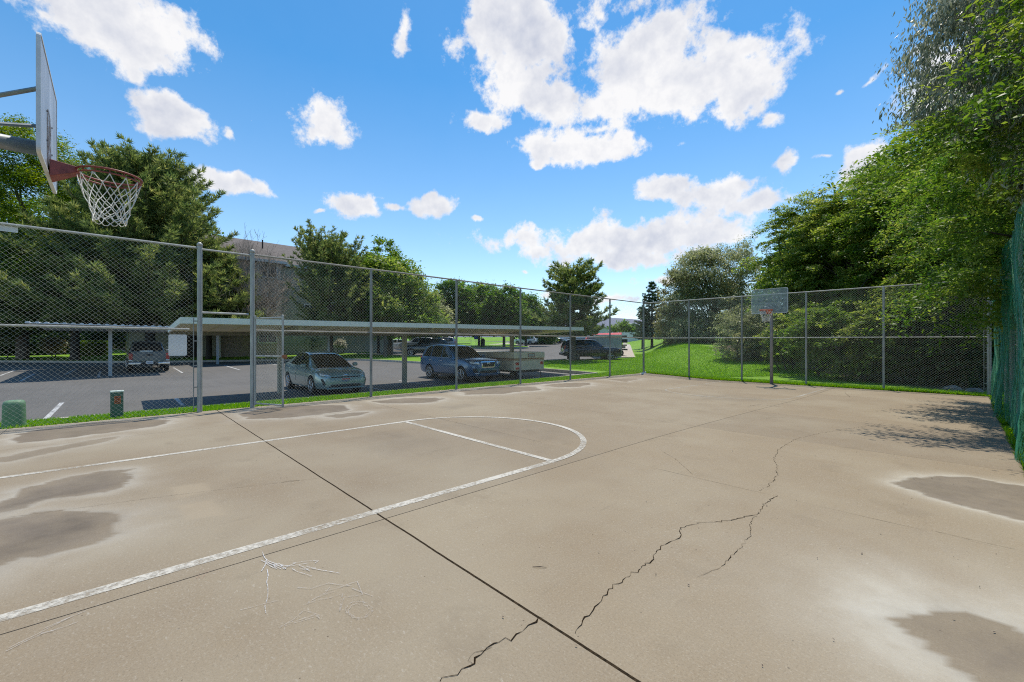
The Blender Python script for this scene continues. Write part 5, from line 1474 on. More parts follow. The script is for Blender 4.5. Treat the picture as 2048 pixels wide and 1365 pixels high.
# -- folded camping trailer
M['cream'] = mat('cream_panel', (.60, .54, .40), .5, .06, 4)
M['brown_stripe'] = mat('brown_stripe', (.34, .16, .08), .5, .1, 5)
M['greyside'] = mat('grey_trailer_side', (.34, .35, .33), .5, .08, 4)
tx, ty = -15.0, 15.25
tz = float(lot_z(dl(tx, ty)[0]))
tr = thing('camping_trailer', 'folded cream camping trailer with brown stripe and red lamps beside the blue wagon', 'trailer', (tx, ty, tz), 0)
TB, TT, TW, TL = .16 - .0, 1.06, 2.12, 4.0
mb = MB(); mb.box((tx - TL / 2, ty, (TB + .74) / 2 + .0), (TL, TW, .74 - TB)); bd = mb.build('body', M['cream'], tr, bevel=.03)
mb = MB(); mb.box((tx - TL / 2 + .015, ty, (.75 + TT) / 2), (TL + .03, TW + .06, TT - .75)); lid = mb.build('roof_lid', M['cream'], tr, bevel=.035)
for z, hh in ((.715, .035), (.66, .02)):
    mb = MB(); mb.box((tx - TL / 2 + .003, ty, z), (TL + .008, TW + .012, hh)); mb.build('stripe', M['brown_stripe'], bd)
for s, c_ in ((-1, 1), (1, 1)):
    mb = MB(); mb.box((tx + .012, ty + s * .88, .50), (.03, .20, .14)); mb.build('taillight', M['redlamp'], tr, bevel=.01)
mb = MB(); mb.box((tx + .006, ty - .85, .27), (.014, .24, .10)); mb.build('reflector', M['plate_red'], tr)
mb = MB(); mb.box((tx + .034, ty + .1, .90), (.006, .42, .13)); pn = mb.build('panel_badge', M['greyside'], lid)
mb = MB(); mb.box((tx + .032, ty + .1, .90), (.004, .50, .19)); mb.build('badge_border', M['brown_stripe'], lid)
for s in (-1, 1):
    mb = MB(); mb.lathe((tx - 2.1, ty + s * .90, tz + .29), [(.15, -.09), (.28, -.09), (.29, 0), (.28, .09), (.15, .09)], 22, 'y'); wv = mb.build('wheel', M['black'], tr)
    mb = MB(); mb.tube([(tx - 2.1, ty + s * .97, tz + .29), (tx - 2.1, ty + s * .99, tz + .29)], .15, 16); mb.build('rim', M['white'], wv)
mb = MB(); mb.box((tx - 2.0, ty, .10), (3.9, 1.5, .10)); mb.tube([(tx - 4.0, ty - .5, .1), (tx - 5.2, ty, .12)], .04); mb.tube([(tx - 4.0, ty + .5, .1), (tx - 5.2, ty, .12)], .04); mb.build('chassis', M['darkpl'], tr)
for s in (-.8, .85):
    mb = MB(); mb.tube([(tx - .08, ty + s, .12), (tx - .02, ty + s, tz + .02)], .022, 8); mb.box((tx - .02, ty + s, tz + .015), (.12, .12, .02)); mb.build('jack_stand', M['darkpl'], tr)

# -- grey storage shed with a red canopy in front of it, gear behind
M['ribbed'] = mat('ribbed_grey_siding', (.42, .44, .46), .5, .06, 2)
M['red_tarp'] = mat('red_canopy', (.52, .030, .035), .55, .15, 3)
unit2 = lambda q: q / np.linalg.norm(q)
d_ = 38.5
a_ = np.array(xy(1191, d_)); b_ = np.array(xy(1243, 38.0)); fwd = np.array((FX, FY))
gz = float(lot_z(d_))
sh = thing('storage_shed', 'grey ribbed metal storage shed behind the navy vehicle', 'shed', (*((a_ + b_) / 2), gz), 0)
tdir = (b_ - a_) / np.linalg.norm(b_ - a_); ndir = unit2(np.array(xy(1232, 39.0)) - np.array(xy(1236, 38.0)))
W_ = np.linalg.norm(b_ - a_); zt_ = 2.17; dep = 7.0
fp = [a_, b_, b_ + ndir * dep, a_ + ndir * dep]
mb = MB()
def ribwall(mb, p, q, z0, z1, pitch=.2):
    n = max(1, int(np.linalg.norm(q - p) / pitch)); t = (q - p) / np.linalg.norm(q - p); nn = np.array((t[1], -t[0]))
    prof = []
    for i in range(n):
        b0 = p + (q - p) * i / n; L_ = np.linalg.norm(q - p) / n
        for f_, o_ in ((0, 0), (.35, 0), (.45, .03), (.85, .03), (.97, 0)): prof.append(b0 + t * L_ * f_ + nn * o_)
    prof.append(q)
    v = [(x_[0], x_[1], z0) for x_ in prof] + [(x_[0], x_[1], z1) for x_ in prof]; k = len(prof)
    mb.add(v, [(i, i + 1, k + i + 1, k + i) for i in range(k - 1)])
for i in range(4): ribwall(mb, fp[i], fp[(i + 1) % 4], gz, zt_)
mb.build('wall', M['ribbed'], sh)
mb = MB(); c_ = (fp[0] + fp[2]) / 2
mb.prism([tuple(c_ + (p - c_) * 1.03) for p in fp], zt_, zt_ + .10); mb.build('roof', M['white'], sh)
cn = thing('canopy', 'red sloping canopy roof over dark gear behind the grey shed', 'canopy', (*xy(1200, 47), float(lot_z(47))), 0)
p1, p2, p3, p4 = xy(1163, 43.0), xy(1243, 43.5), xy(1243, 53), xy(1186, 55)
z1, z2, z3, z4 = pz(681.5, 43), pz(672.0, 43.5), pz(665.5, 53), pz(667.5, 55)
mb = MB(); slab(mb, [(*p1, z1), (*p2, z2), (*p3, z3), (*p4, z4)], .10)
mb.build('roof', M['red_tarp'], cn)
for p in (p1, p2, p3, p4):
    z0 = float(lot_z(dl(*p)[0])); zt2 = {p1: z1, p2: z2, p3: z3, p4: z4}[p] - .1
    mb = MB(); mb.tube([(*p, z0), (*p, zt2)], .05, 8); mb.build('post', M['darkpl'], cn)
mb = MB(); x_, y_ = xy(1180, 46.0); mb.box((x_, y_, float(lot_z(46)) + .55), (2.2, 1.4, 1.0), YAW); mb.box((x_ + .3, y_ + .2, float(lot_z(46)) + 1.25), (1.0, .8, .5), YAW); mb.build('stored_gear', M['darkpl'], cn, bevel=.06)
x_, y_ = xy(1247.5, 40.0); z0 = float(lot_z(40.0)) + .1
eq = thing('utility_trailer', 'dark utility trailer stacked with gear against the shed end by the sidewalk', 'trailer', (x_, y_, z0))
mb = MB(); mb.box((x_, y_, z0 + .62), (.34, 1.5, .14), YAW); mb.box((x_, y_, z0 + 1.02), (.30, 1.2, .12), YAW); mb.box((x_ + .02, y_, z0 + 1.42), (.34, 1.3, .34), YAW); mb.box((x_, y_ + .1, z0 + 1.82), (.30, .9, .24), YAW); mb.build('frame', M['darkpl'], eq, bevel=.03)
mb = MB(); mb.lathe((x_ - .02, y_ - .5, z0 + .30), [(.12, -.08), (.29, -.08), (.30, 0), (.29, .08), (.12, .08)], 18, 'y'); mb.build('wheel', M['black'], eq)
mb = MB(); mb.box((x_ + .03, y_ - .1, z0 + .84), (.2, .7, .2), YAW); mb.build('crate', M['galv'], eq)
# ------------------------------------------------------------------ foliage
def unit(v): return v / (np.linalg.norm(v, axis=-1, keepdims=True) + 1e-9)

def leaf_quads(C, size, axis, normal, aspect=.5, fold=.0):
    """diamond leaves: centre C, long axis and face normal per leaf"""
    axis = unit(axis); b = unit(np.cross(normal, axis)); nrm = np.cross(axis, b)
    s = size[:, None]
    v = np.stack([C - axis * s * .5, C + b * s * aspect * .5 + nrm * s * .08 - axis * s * .06, C + axis * s * .5, C - b * s * aspect * .5 + nrm * s * .08 - axis * s * .06], 1)
    return v.reshape(-1, 3), np.arange(4 * len(C)).reshape(-1, 4)

def crown_points(lobes, nclump, shell=.55, seed=0, hole=.42, hscale=.45):
    r = np.random.default_rng(seed)
    L_ = np.array(lobes, float)
    vol = (L_[:, 3] * L_[:, 4] * L_[:, 5]) ** .75; vol /= vol.sum()
    out = []; own = []
    tries = 0
    while len(out) < nclump and tries < nclump * 30:
        tries += 1
        k = r.choice(len(L_), p=vol)
        u = unit(r.normal(0, 1, 3)); rad = shell + (1 - shell) * r.random() ** .6
        p = L_[k, :3] + u * L_[k, 3:6] * rad
        # keep clumps near the outside of the whole crown
        q = ((p - L_[:, :3]) / L_[:, 3:6]); dd = np.sqrt((q ** 2).sum(1)); dd[k] = 9
        if dd.min() < .6 and r.random() < .75: continue
        nz_ = fbm(np.array([p[0] * hscale + p[2] * .3]), np.array([p[1] * hscale + p[2] * hscale]), 3, seed + 5)[0]
        if nz_ < hole and r.random() < .8: continue
        out.append(p); own.append(k)
    return np.array(out), np.array(own)

def limb_path(a, b, r, sagv=.12, n=5):
    a = np.array(a, float); b = np.array(b, float); L_ = np.linalg.norm(b - a)
    pts = []
    for i in range(n + 1):
        t = i / n
        p = a + (b - a) * t; p = p + np.array((0, 0, math.sin(t * math.pi) * L_ * sagv)) + r.normal(0, L_ * .018, 3) * (0 < i < n)
        pts.append(p)
    return pts

def broadleaf(name, label, cat, base, lobes, nclump, nleaf, lsize, clump_r, lm, bark, group=None, trunk_r=.2, seed=0, droop=.0, aspect=.5, hole=.42, shell=.55, flat=.6, trunk_top=None, nlimb=14, lean=(0, 0), spray=False, multi=1, hscale=.45):
    t = thing(name, label, cat, base, 0, group)
    r = np.random.default_rng(seed + 101)
    base = np.array(base, float)
    L_ = np.array(lobes, float)
    top = trunk_top if trunk_top is not None else L_[:, 2].mean()
    cxy = L_[:, :2].mean(0)
    mb = MB()
    for mlt in range(multi):
        off = np.array((r.normal(0, .35), r.normal(0, .35), 0)) * (multi > 1)
        tp = [base + off + np.array((0, 0, -.15)), base + off + np.array((0, 0, .12)), base + off * 1.6 + np.array((lean[0] * .4, lean[1] * .4, (top - base[2]) * .5)), np.array((cxy[0] + off[0] * 2.5, cxy[1] + off[1] * 2.5, top))]
        rr = trunk_r / math.sqrt(multi)
        mb.tube(tp, [rr * 1.45, rr, rr * .8, rr * .42], 10)
    C, own = crown_points(lobes, nclump, shell, seed, hole, hscale)
    pick = r.choice(len(C), min(nlimb, len(C)), replace=False)
    tp = np.array(tp)
    for k in pick:
        f = r.uniform(.35, .98); s0 = tp[1] + (tp[3] - tp[1]) * f
        if f < .5: s0 = tp[1] + (tp[2] - tp[1]) * (f / .5)
        else: s0 = tp[2] + (tp[3] - tp[2]) * ((f - .5) / .5)
        pth = limb_path(s0, C[k], r)
        r0 = trunk_r * r.uniform(.22, .42)
        mb.tube(pth, list(np.linspace(r0, r0 * .12, len(pth))), 6)
    mb.build('trunk', bark, t, smooth=True)
    # leaves in clumps
    cs = clump_r * r.uniform(.6, 1.35, len(C))
    ci = np.repeat(np.arange(len(C)), nleaf)
    n = len(ci)
    g = r.normal(0, .5, (n, 3)); g *= np.minimum(1, 1.3 / (np.linalg.norm(g, axis=1, keepdims=True) + 1e-6)); g[:, 2] *= flat
    out = unit(C - L_[own, :3])
    P = C[ci] + g * cs[ci, None]
    if spray:      # clumps drawn out along drooping sprays
        dirv = unit(out * np.array((1, 1, .25)) + r.normal(0, .35, out.shape)); tt = r.uniform(-.5, 1.0, n)
        P = C[ci] + dirv[ci] * (tt * cs[ci] * 1.45)[:, None] + g * cs[ci, None] * np.array((.40, .40, .24)); P[:, 2] -= (np.clip(tt, 0, 1) ** 2) * cs[ci] * .75
    ax = r.normal(0, 1, (n, 3)) * np.array((1, 1, .5)) + out[ci] * .6; ax[:, 2] -= droop * 3 + .25
    nr = r.normal(0, .65, (n, 3)) + np.array((0, 0, 1.0)) + out[ci] * .35
    if droop > .5: nr = r.normal(0, 1, (n, 3))
    sz = lsize * np.clip(r.lognormal(-.05, .36, n), .4, 2.0)
    v, q = leaf_quads(P, sz, ax, nr, aspect)
    rnd = np.clip(.5 + .22 * r.normal(0, 1, len(C))[ci] + .16 * r.normal(0, 1, n), 0, 1)
    fast_mesh('crown', v, q, lm, t, {'rnd': rnd})
    return t

def pine(label, base, H, prof, lm, bark, seed=0, z_first=1.2, dz=.55, per=6, tuft=.30, needles=9, up=.5, group='pines', trunk_r=.22, lean=(0, 0), keep=.92, name='pine_tree', twig=.5, nw=.055):
    """prof: (height fraction, radius) pairs; whorled limbs with tufts of needles"""
    t = thing(name, label, 'tree', base, 0, group)
    r = np.random.default_rng(seed + 11)
    base = np.array(base, float); pf = np.array(prof, float)
    mb = MB()
    tp = [base + np.array((lean[0] * f, lean[1] * f, H * f - (.15 if f == 0 else 0))) for f in (0, .04, .3, .6, .85, 1.0)]
    mb.tube(tp, [trunk_r * 1.35, trunk_r, trunk_r * .85, trunk_r * .55, trunk_r * .25, .02], 9)
    T = []; D = []
    z = z_first
    a0 = 0
    while z < H - .1:
        f = z / H; rad = np.interp(f, pf[:, 0], pf[:, 1]); a0 += 1.1
        c0 = base + np.array((lean[0] * f, lean[1] * f, z))
        k_n = per if rad > 1 else max(3, per - 2)
        for k in range(k_n):
            if r.random() > keep: continue
            a = a0 + 2 * math.pi * k / k_n + r.normal(0, .25)
            Lb = rad * r.uniform(.72, 1.12)
            d0 = np.array((math.cos(a), math.sin(a), 0))
            rise = up * (.15 + .9 * f)
            pts = []
            nseg = 6
            for i in range(nseg + 1):
                u = i / nseg
                pts.append(c0 + d0 * Lb * u + np.array((0, 0, Lb * (rise * u * u - .08 * math.sin(u * 3.1) * (1 - f)))) + r.normal(0, .03 * Lb ** .5, 3) * (i > 0))
            br = trunk_r * .28 * (1 - .6 * f) * min(1, Lb / 2)
            mb.tube(pts, list(np.linspace(br, .012, nseg + 1)), 5, cap=False)
            pts = np.array(pts)
            nt_ = max(3, int(Lb / .16))
            for j in range(nt_):
                u = (.22 if Lb > 1.5 else .1) + (1.0 - (.22 if Lb > 1.5 else .1)) * (j + r.random()) / nt_
                i0 = min(int(u * nseg), nseg - 1); p = pts[i0] + (pts[i0 + 1] - pts[i0]) * (u * nseg - i0)
                side = np.cross(d0, (0, 0, 1)) * r.choice((-1, 1)); tl = twig * (1.15 - u) * r.uniform(.4, 1.3) * min(1, Lb / 1.6)
                dirv = unit(d0 * .7 + side * 1.0 + np.array((0, 0, up * .9 + r.normal(0, .2))))
                nn_ = max(1, int(tl / (tuft * .55)))
                for q_ in range(nn_ + 1):
                    T.append(p + dirv * tl * (q_ / max(1, nn_)) + r.normal(0, .04, 3)); D.append(unit(dirv + np.array((0, 0, .55)) + r.normal(0, .2, 3)))
            T.append(pts[-1]); D.append(unit(d0 + np.array((0, 0, .9))))
        z += dz * r.uniform(.75, 1.2) * (.75 + .4 * (1 - f))
    for k in range(5): T.append(base + np.array((lean[0], lean[1], H - .12 * k))); D.append(np.array((0, 0, 1.0)))
    mb.build('trunk', bark, t, smooth=True)
    T = np.array(T); D = np.array(D); n = len(T)
    ci = np.repeat(np.arange(n), needles)
    g = unit(r.normal(0, 1, (len(ci), 3)))
    ax = unit(D[ci] * .95 + g * .75)
    ln = tuft * r.uniform(.6, 1.2, len(ci))
    P = T[ci] + ax * (ln * .42)[:, None]
    v, q = leaf_quads(P, ln, ax, r.normal(0, 1, (len(ci), 3)), nw / tuft)
    rnd = np.clip(.5 + .2 * r.normal(0, 1, n)[ci] + .14 * r.normal(0, 1, len(ci)), 0, 1)
    fast_mesh('crown', v, q, lm, t, {'rnd': rnd})
    return t

M['bark'] = mat('grey_bark', (.11, .085, .065), .9, .4, 9, bump=.6, stretch=(1, 1, .25))
M['bark_dark'] = mat('dark_bark', (.045, .036, .03), .9, .4, 9, bump=.5, stretch=(1, 1, .25))
M['bark_pale'] = mat('pale_bark', (.26, .215, .175), .9, .3, 9, bump=.4, stretch=(1, 1, .25))
LM = {
 'pine': leaf_mat('pine_needles', [(.060, .100, .030), (.150, .195, .060), (.32, .33, .115)], .46),
 'pine_far': leaf_mat('blue_green_needles', [(.022, .060, .028), (.050, .105, .046), (.10, .155, .065)], .28),
 'bright': leaf_mat('bright_yellow_green_leaf', [(.032, .080, .010), (.090, .160, .014), (.24, .29, .022)], .42),
 'maple': leaf_mat('maple_leaf', [(.050, .105, .016), (.125, .20, .032), (.33, .35, .09)], .46),
 'green': leaf_mat('mid_green_leaf', [(.038, .092, .014), (.090, .165, .024), (.19, .26, .045)], .45),
 'elm': leaf_mat('elm_leaf', [(.050, .098, .016), (.145, .205, .032), (.34, .365, .085)], .48),
 'locust': leaf_mat('locust_leaf', [(.042, .098, .014), (.115, .190, .026), (.28, .33, .06)], .45),
 'arbor': leaf_mat('clumped_evergreen_leaf', [(.034, .078, .010), (.105, .170, .015), (.27, .31, .025)], .38),
 'boughs': leaf_mat('sunlit_locust_leaf', [(.042, .100, .016), (.108, .190, .028), (.26, .32, .06)], .46),
 'silver': leaf_mat('silver_leaf', [(.10, .125, .08), (.22, .245, .165), (.44, .45, .35)], .32, .42),
 'olive': leaf_mat('olive_grey_leaf', [(.12, .14, .06), (.23, .25, .115), (.42, .43, .23)], .4),
 'brownish': leaf_mat('brownish_olive_leaf', [(.12, .115, .045), (.215, .20, .075), (.33, .31, .13)], .4),
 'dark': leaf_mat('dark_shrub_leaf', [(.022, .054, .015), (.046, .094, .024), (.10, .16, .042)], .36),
 'hedge': leaf_mat('clipped_hedge_leaf', [(.06, .13, .008), (.13, .22, .012), (.24, .34, .02)], .3),
 'pale': leaf_mat('pale_grey_shrub_leaf', [(.22, .22, .17), (.34, .34, .27), (.50, .49, .40)], .2),
 'dry': leaf_mat('dry_tan_shrub_leaf', [(.16, .11, .06), (.27, .20, .12), (.38, .30, .19)], .2),
 'yellow': leaf_mat('yellow_flower_leaf', [(.20, .22, .02), (.42, .38, .03), (.60, .52, .06)], .3),
}
def lobe(px, py, d, r_px, rz_px=None, depth=None, dd=0):
    """ellipsoid lobe placed by sight: bearing/height in survey pixels, distance d; radii in pixels at that distance"""
    x, y = xy(px, d + dd); z = pz(py, d)
    k = d / FPX
    return (x, y, z, r_px * k, (depth or r_px) * k if depth else r_px * k, (rz_px or r_px) * k)
def gz_at(px, d, lawn=.12):
    x, y = xy(px, d); return float(ground_z(x, y))
def base_at(px, d):
    x, y = xy(px, d); return (x, y, float(ground_z(x, y)))

# ---- left: behind the carports
broadleaf('dense_tree', 'tall bright green dense tree behind the near backboard', 'tree', base_at(45, 35), [lobe(60, 345, 35, 78, 95), lobe(20, 430, 35, 120, 110), lobe(115, 440, 35, 95, 110), lobe(0, 540, 35, 140, 90), lobe(130, 550, 34, 95, 85), lobe(-70, 470, 36, 90, 130), lobe(62, 290, 35, 36, 46), lobe(150, 370, 35.5, 40, 50)],
          1500, 150, .15, .72, LM['arbor'], M['bark'], 'trees behind the carports', .40, seed=1, hole=.34, shell=.8, nlimb=10, flat=.9)
pine('broad pine with spiky top between near hoop and apartment building', base_at(300, 34.5), 15.9, [(0, 5.2), (.18, 7.2), (.35, 6.8), (.55, 5.3), (.75, 4.0), (.9, 2.6), (1, .8)], LM['pine'], M['bark_dark'], 3, z_first=3.0, dz=.58, per=10, tuft=.50, needles=12, up=.78, trunk_r=.36, twig=1.35, nw=.062)
pine('lower pine with drooping limbs at the edge behind the white corrugated carport', base_at(-45, 34), 11.2, [(0, 4.4), (.25, 6.2), (.5, 5.2), (.8, 2.6), (1, .3)], LM['pine'], M['bark_dark'], 5, z_first=2.2, dz=.6, per=9, tuft=.48, needles=11, up=.35, trunk_r=.28, twig=1.2, nw=.06)
pine('mid-sized pine with low limbs close behind the silver pickup truck', base_at(150, 34), 10.8, [(0, 4.6), (.2, 6.4), (.5, 5.4), (.8, 2.8), (1, .3)], LM['pine'], M['bark_dark'], 6, z_first=2.6, dz=.55, per=9, tuft=.48, needles=11, up=.38, trunk_r=.30, twig=1.2, nw=.06)
pine('pine with pale green low boughs leaning over the carport roof by the bare tree', base_at(418, 35), 9.6, [(0, 2.8), (.25, 4.6), (.5, 3.7), (.8, 1.9), (1, .25)], LM['pine'], M['bark_dark'], 8, z_first=2.4, dz=.48, per=9, tuft=.46, needles=12, up=.4, trunk_r=.22, twig=1.05, nw=.058)
for i_, (px_, d_, lab) in enumerate(((-60, 52, 'tree added to shade the lawn, far behind the bright green dense tree'), (120, 54, 'tree added to shade the lawn, far behind the mid-sized pine'), (330, 53, 'tree added to shade the lawn, far behind the broad spiky pine'))):  # background trees added, mostly hidden, to throw shade on the lawn
    broadleaf('dense_tree', lab, 'tree', base_at(px_, d_), [lobe(px_, 520, d_, 110, 90), lobe(px_ - 70, 580, d_, 90, 60), lobe(px_ + 70, 580, d_, 90, 60), lobe(px_, 450, d_, 70, 60)], 420, 55, .42, 1.2, LM['green'], M['bark'], 'trees behind the carports', .35, seed=190 + i_, hole=.25, shell=.5, nlimb=8)
# leaning pine in front of the building
b_ = base_at(662, 37.5)
tx_, ty_ = xy(655, 37.5)
pine('leaning pine with many upright shoots in front of the apartment building', b_, 9.9, [(0, .6), (.22, 2.0), (.4, 3.1), (.65, 3.3), (.85, 2.7), (.95, 1.8), (1, .5)], LM['pine'], M['bark'], 9, z_first=2.3, dz=.48, per=8, tuft=.36, needles=11, up=.95, trunk_r=.24, lean=(tx_ - b_[0], ty_ - b_[1]), twig=.85)
broadleaf('maple_tree', 'yellow-tinged green maple beside the leaning pine', 'tree', base_at(780, 42), [lobe(775, 585, 42, 78, 70), lobe(745, 560, 42, 55, 55), lobe(820, 600, 42, 55, 50), lobe(735, 625, 41, 60, 40), lobe(800, 640, 41, 70, 35), lobe(850, 640, 42, 35, 30)],
          640, 75, .26, .80, LM['maple'], M['bark'], None, .26, seed=12, hole=.36, nlimb=10)
broadleaf('upright_tree', 'narrow bright green upright tree rising behind the maple', 'tree', base_at(765, 50), [lobe(770, 530, 50, 30, 58), lobe(735, 560, 50, 40, 55), lobe(800, 560, 50, 34, 50), lobe(770, 620, 50, 60, 50)], 380, 75, .26, .68, LM['bright'], M['bark'], None, .26, seed=14, hole=.3, nlimb=8)
for i, (px_, top, wd, dd_, lab, lmk) in enumerate(((855, 590, 40, 60, 'thin grey-green tree next to the maple over the parked cars', 'olive'), (905, 560, 48, 66, 'round green tree second in the row over the parked cars', 'green'), (958, 566, 46, 70, 'round green tree in the middle of the row over the carport', 'green'), (1008, 572, 40, 64, 'green tree with tall top in the row above the concrete post', 'green'), (1052, 592, 36, 72, 'smaller green tree at the end of the row by the open lot', 'green'), (1082, 634, 26, 84, 'low yellow-green tree between the row and the lone pine', 'maple'))):
    broadleaf('shade_tree', lab, 'tree', base_at(px_, dd_), [lobe(px_, top + wd * .8, dd_, wd * .8, wd * .8), lobe(px_ - wd * .35, top + wd * 1.5, dd_, wd * .8, wd * .8), lobe(px_ + wd * .4, top + wd * 1.4, dd_, wd * .8, wd * .75)],
              330, 60, .38, 1.05, LM[lmk], M['bark'], 'shade trees over the far lot', .22, seed=20 + i, hole=.34, nlimb=8, trunk_top=pz(top + wd, dd_))
# trunk-like young trees on the islands
broadleaf('young_tree', 'small yellow-green sapling on the lawn island', 'tree', base_at(888, 52), [lobe(888, 648, 52, 10, 16)], 26, 40, .2, .3, LM['maple'], M['bark'], None, .05, seed=31, nlimb=4)
broadleaf('young_tree', 'thick trunked shade tree on the island nearest the charcoal hatchback', 'tree', base_at(771, 38.2), [lobe(778, 615, 38.5, 34, 22), lobe(765, 600, 38.5, 26, 20)], 90, 60, .22, .6, LM['maple'], M['bark'], None, .17, seed=32, nlimb=6)
broadleaf('young_tree', 'dark slender tree on the island in front of the white saloon', 'tree', base_at(757, 47), [lobe(757, 625, 47, 30, 26)], 80, 55, .24, .6, LM['green'], M['bark_dark'], None, .16, seed=33, nlimb=6)
# lone pine on the lawn by the navy vehicle
pine('lone open-crowned pine on the lawn beside the navy vehicle', base_at(1146, 33.5), 7.2, [(0, .5), (.30, 2.6), (.40, 3.3), (.50, 2.3), (.62, 2.2), (.78, 2.3), (.90, 2.0), (1, .9)], LM['pine'], M['bark'], 41, z_first=2.0, dz=.44, per=7, tuft=.36, needles=13, up=.55, trunk_r=.25, keep=.88, twig=.85, group=None)
# far distance
broadleaf('distant_tree', 'small round tree above the red canopy', 'tree', base_at(1243, 105), [lobe(1243, 662, 105, 24, 18), lobe(1255, 668, 105, 18, 14)], 110, 40, .5, .9, LM['green'], M['bark'], None, .2, seed=44, nlimb=5)
pine('slim dark conifer to the right of the sidewalk', base_at(1304, 50), 7.6, [(0, .7), (.2, 2.0), (.5, 1.6), (.8, .9), (1, .15)], LM['pine_far'], M['bark_dark'], 46, z_first=1.1, dz=.42, per=7, tuft=.30, needles=10, up=.35, trunk_r=.16, group=None, name='conifer', twig=.5)
pine('shorter bluish conifer leaning beside the slim dark one', base_at(1285, 56), 5.6, [(0, .6), (.25, 1.3), (.6, 1.1), (1, .15)], LM['pine_far'], M['bark_dark'], 47, z_first=1.3, dz=.45, per=6, tuft=.30, needles=9, up=.4, trunk_r=.14, group=None, name='conifer', twig=.4)

# ---- olive-grey tree and bushes beyond the mound
broadleaf('olive_tree', 'grey-olive spreading tree with dark bare limbs beyond the grass mound', 'tree', base_at(1420, 42), [lobe(1400, 560, 42, 62, 58), lobe(1450, 540, 42, 62, 50), lobe(1490, 575, 42, 52, 50), lobe(1370, 620, 42, 46, 60), lobe(1430, 630, 41, 70, 60), lobe(1400, 520, 42.5, 30, 22), lobe(1480, 500, 42.5, 22, 22), lobe(1500, 640, 41, 50, 50), lobe(1395, 665, 40.5, 60, 36), lobe(1450, 670, 40, 60, 40)],
          1150, 72, .20, .70, LM['olive'], M['bark_dark'], None, .28, seed=51, hole=.30, shell=.5, nlimb=34, droop=.25, aspect=.34)
broadleaf('olive_tree', 'brownish olive tree at the far end of the mound', 'tree', base_at(1352, 44), [lobe(1352, 600, 44, 34, 60), lobe(1345, 650, 44, 32, 38), lobe(1372, 580, 44, 26, 36), lobe(1350, 675, 43, 36, 22)], 330, 66, .20, .55, LM['brownish'], M['bark_dark'], None, .2, seed=52, hole=.38, nlimb=12, droop=.2, aspect=.36)
broadleaf('olive_bush', 'pale olive bush in front of the far hoop pole', 'bush', base_at(1480, 27.5), [lobe(1475, 650, 27.5, 40, 36), lobe(1510, 665, 27, 44, 42), lobe(1470, 700, 27.5, 36, 36), lobe(1530, 640, 27.5, 34, 30)], 260, 62, .13, .42, LM['olive'], M['bark_dark'], None, .10, seed=53, hole=.36, nlimb=12, aspect=.36, multi=3)
# ---- wood on the right, beyond the far fence
wood = [
 ('elm_tree', 'green elm with feathery top behind the far hoop', 1600, 27.5, [(1592, 470, 52, 66), (1630, 440, 50, 58), (1570, 540, 48, 60), (1630, 540, 60, 70), (1590, 620, 60, 60), (1650, 640, 60, 60)], 290, .135, 'elm', 61, 230),
 ('elm_tree', 'leafy elm whose rounded top stands beyond the second panel from the green fence', 1700, 25.0, [(1690, 440, 60, 56), (1730, 400, 50, 50), (1660, 520, 64, 70), (1730, 530, 70, 80), (1690, 620, 70, 60), (1760, 470, 50, 60)], 310, .125, 'elm', 62, 240),
 ('locust_tree', 'bright green locust tree beyond the far fence near its right end', 1800, 22.5, [(1790, 370, 54, 60), (1840, 330, 60, 60), (1770, 460, 60, 70), (1850, 450, 80, 80), (1800, 560, 70, 70), (1740, 590, 50, 50)], 310, .115, 'locust', 63, 260),
 ('elm_tree', 'tall dark elm crowding the corner of the far and green fences', 1905, 18.0, [(1900, 270, 70, 70), (1950, 200, 70, 80), (1880, 390, 80, 90), (1970, 360, 90, 110), (1930, 520, 100, 90), (1870, 600, 70, 70), (2000, 560, 80, 90), (1850, 500, 60, 50), (1950, 450, 90, 60)], 350, .125, 'elm', 64, 240)]
for nm, lab, px_, d_, lbs, nc, ls, lmk, sd, nl in wood:
    broadleaf(nm, lab, 'tree', base_at(px_, d_), [lobe(a, b, d_, c, e) for a, b, c, e in lbs], nc, nl, ls, .82, LM[lmk], M['bark_dark'], 'trees of the wood on the right', .2, seed=sd, hole=.50, shell=.55, nlimb=30, flat=.45, hscale=.7, spray=True, aspect=.42)
for i, (px_, d_, lbs, lab) in enumerate(((1640, 31, [(1640, 520, 90, 90), (1600, 600, 80, 80), (1690, 600, 90, 80), (1660, 470, 60, 60)], 'shadowy elm deep in the wood behind the third far panel'), (1780, 28, [(1780, 430, 90, 100), (1740, 540, 90, 90), (1830, 540, 100, 100), (1800, 630, 110, 70)], 'shadowy elm deep in the wood behind the locust'), (1930, 26, [(1930, 380, 120, 130), (1880, 520, 110, 110), (1990, 500, 120, 120), (1930, 620, 140, 80)], 'shadowy elm deepest in the wood behind the fence corner'))):
    broadleaf('elm_tree', lab, 'tree', base_at(px_, d_), [lobe(a, b_, d_, c_, q_) for a, b_, c_, q_ in lbs], 620, 60, .26, .8, LM['green'], M['bark_dark'], 'trees of the wood on the right', .22, seed=170 + i, hole=.28, shell=.45, nlimb=12, aspect=.5)
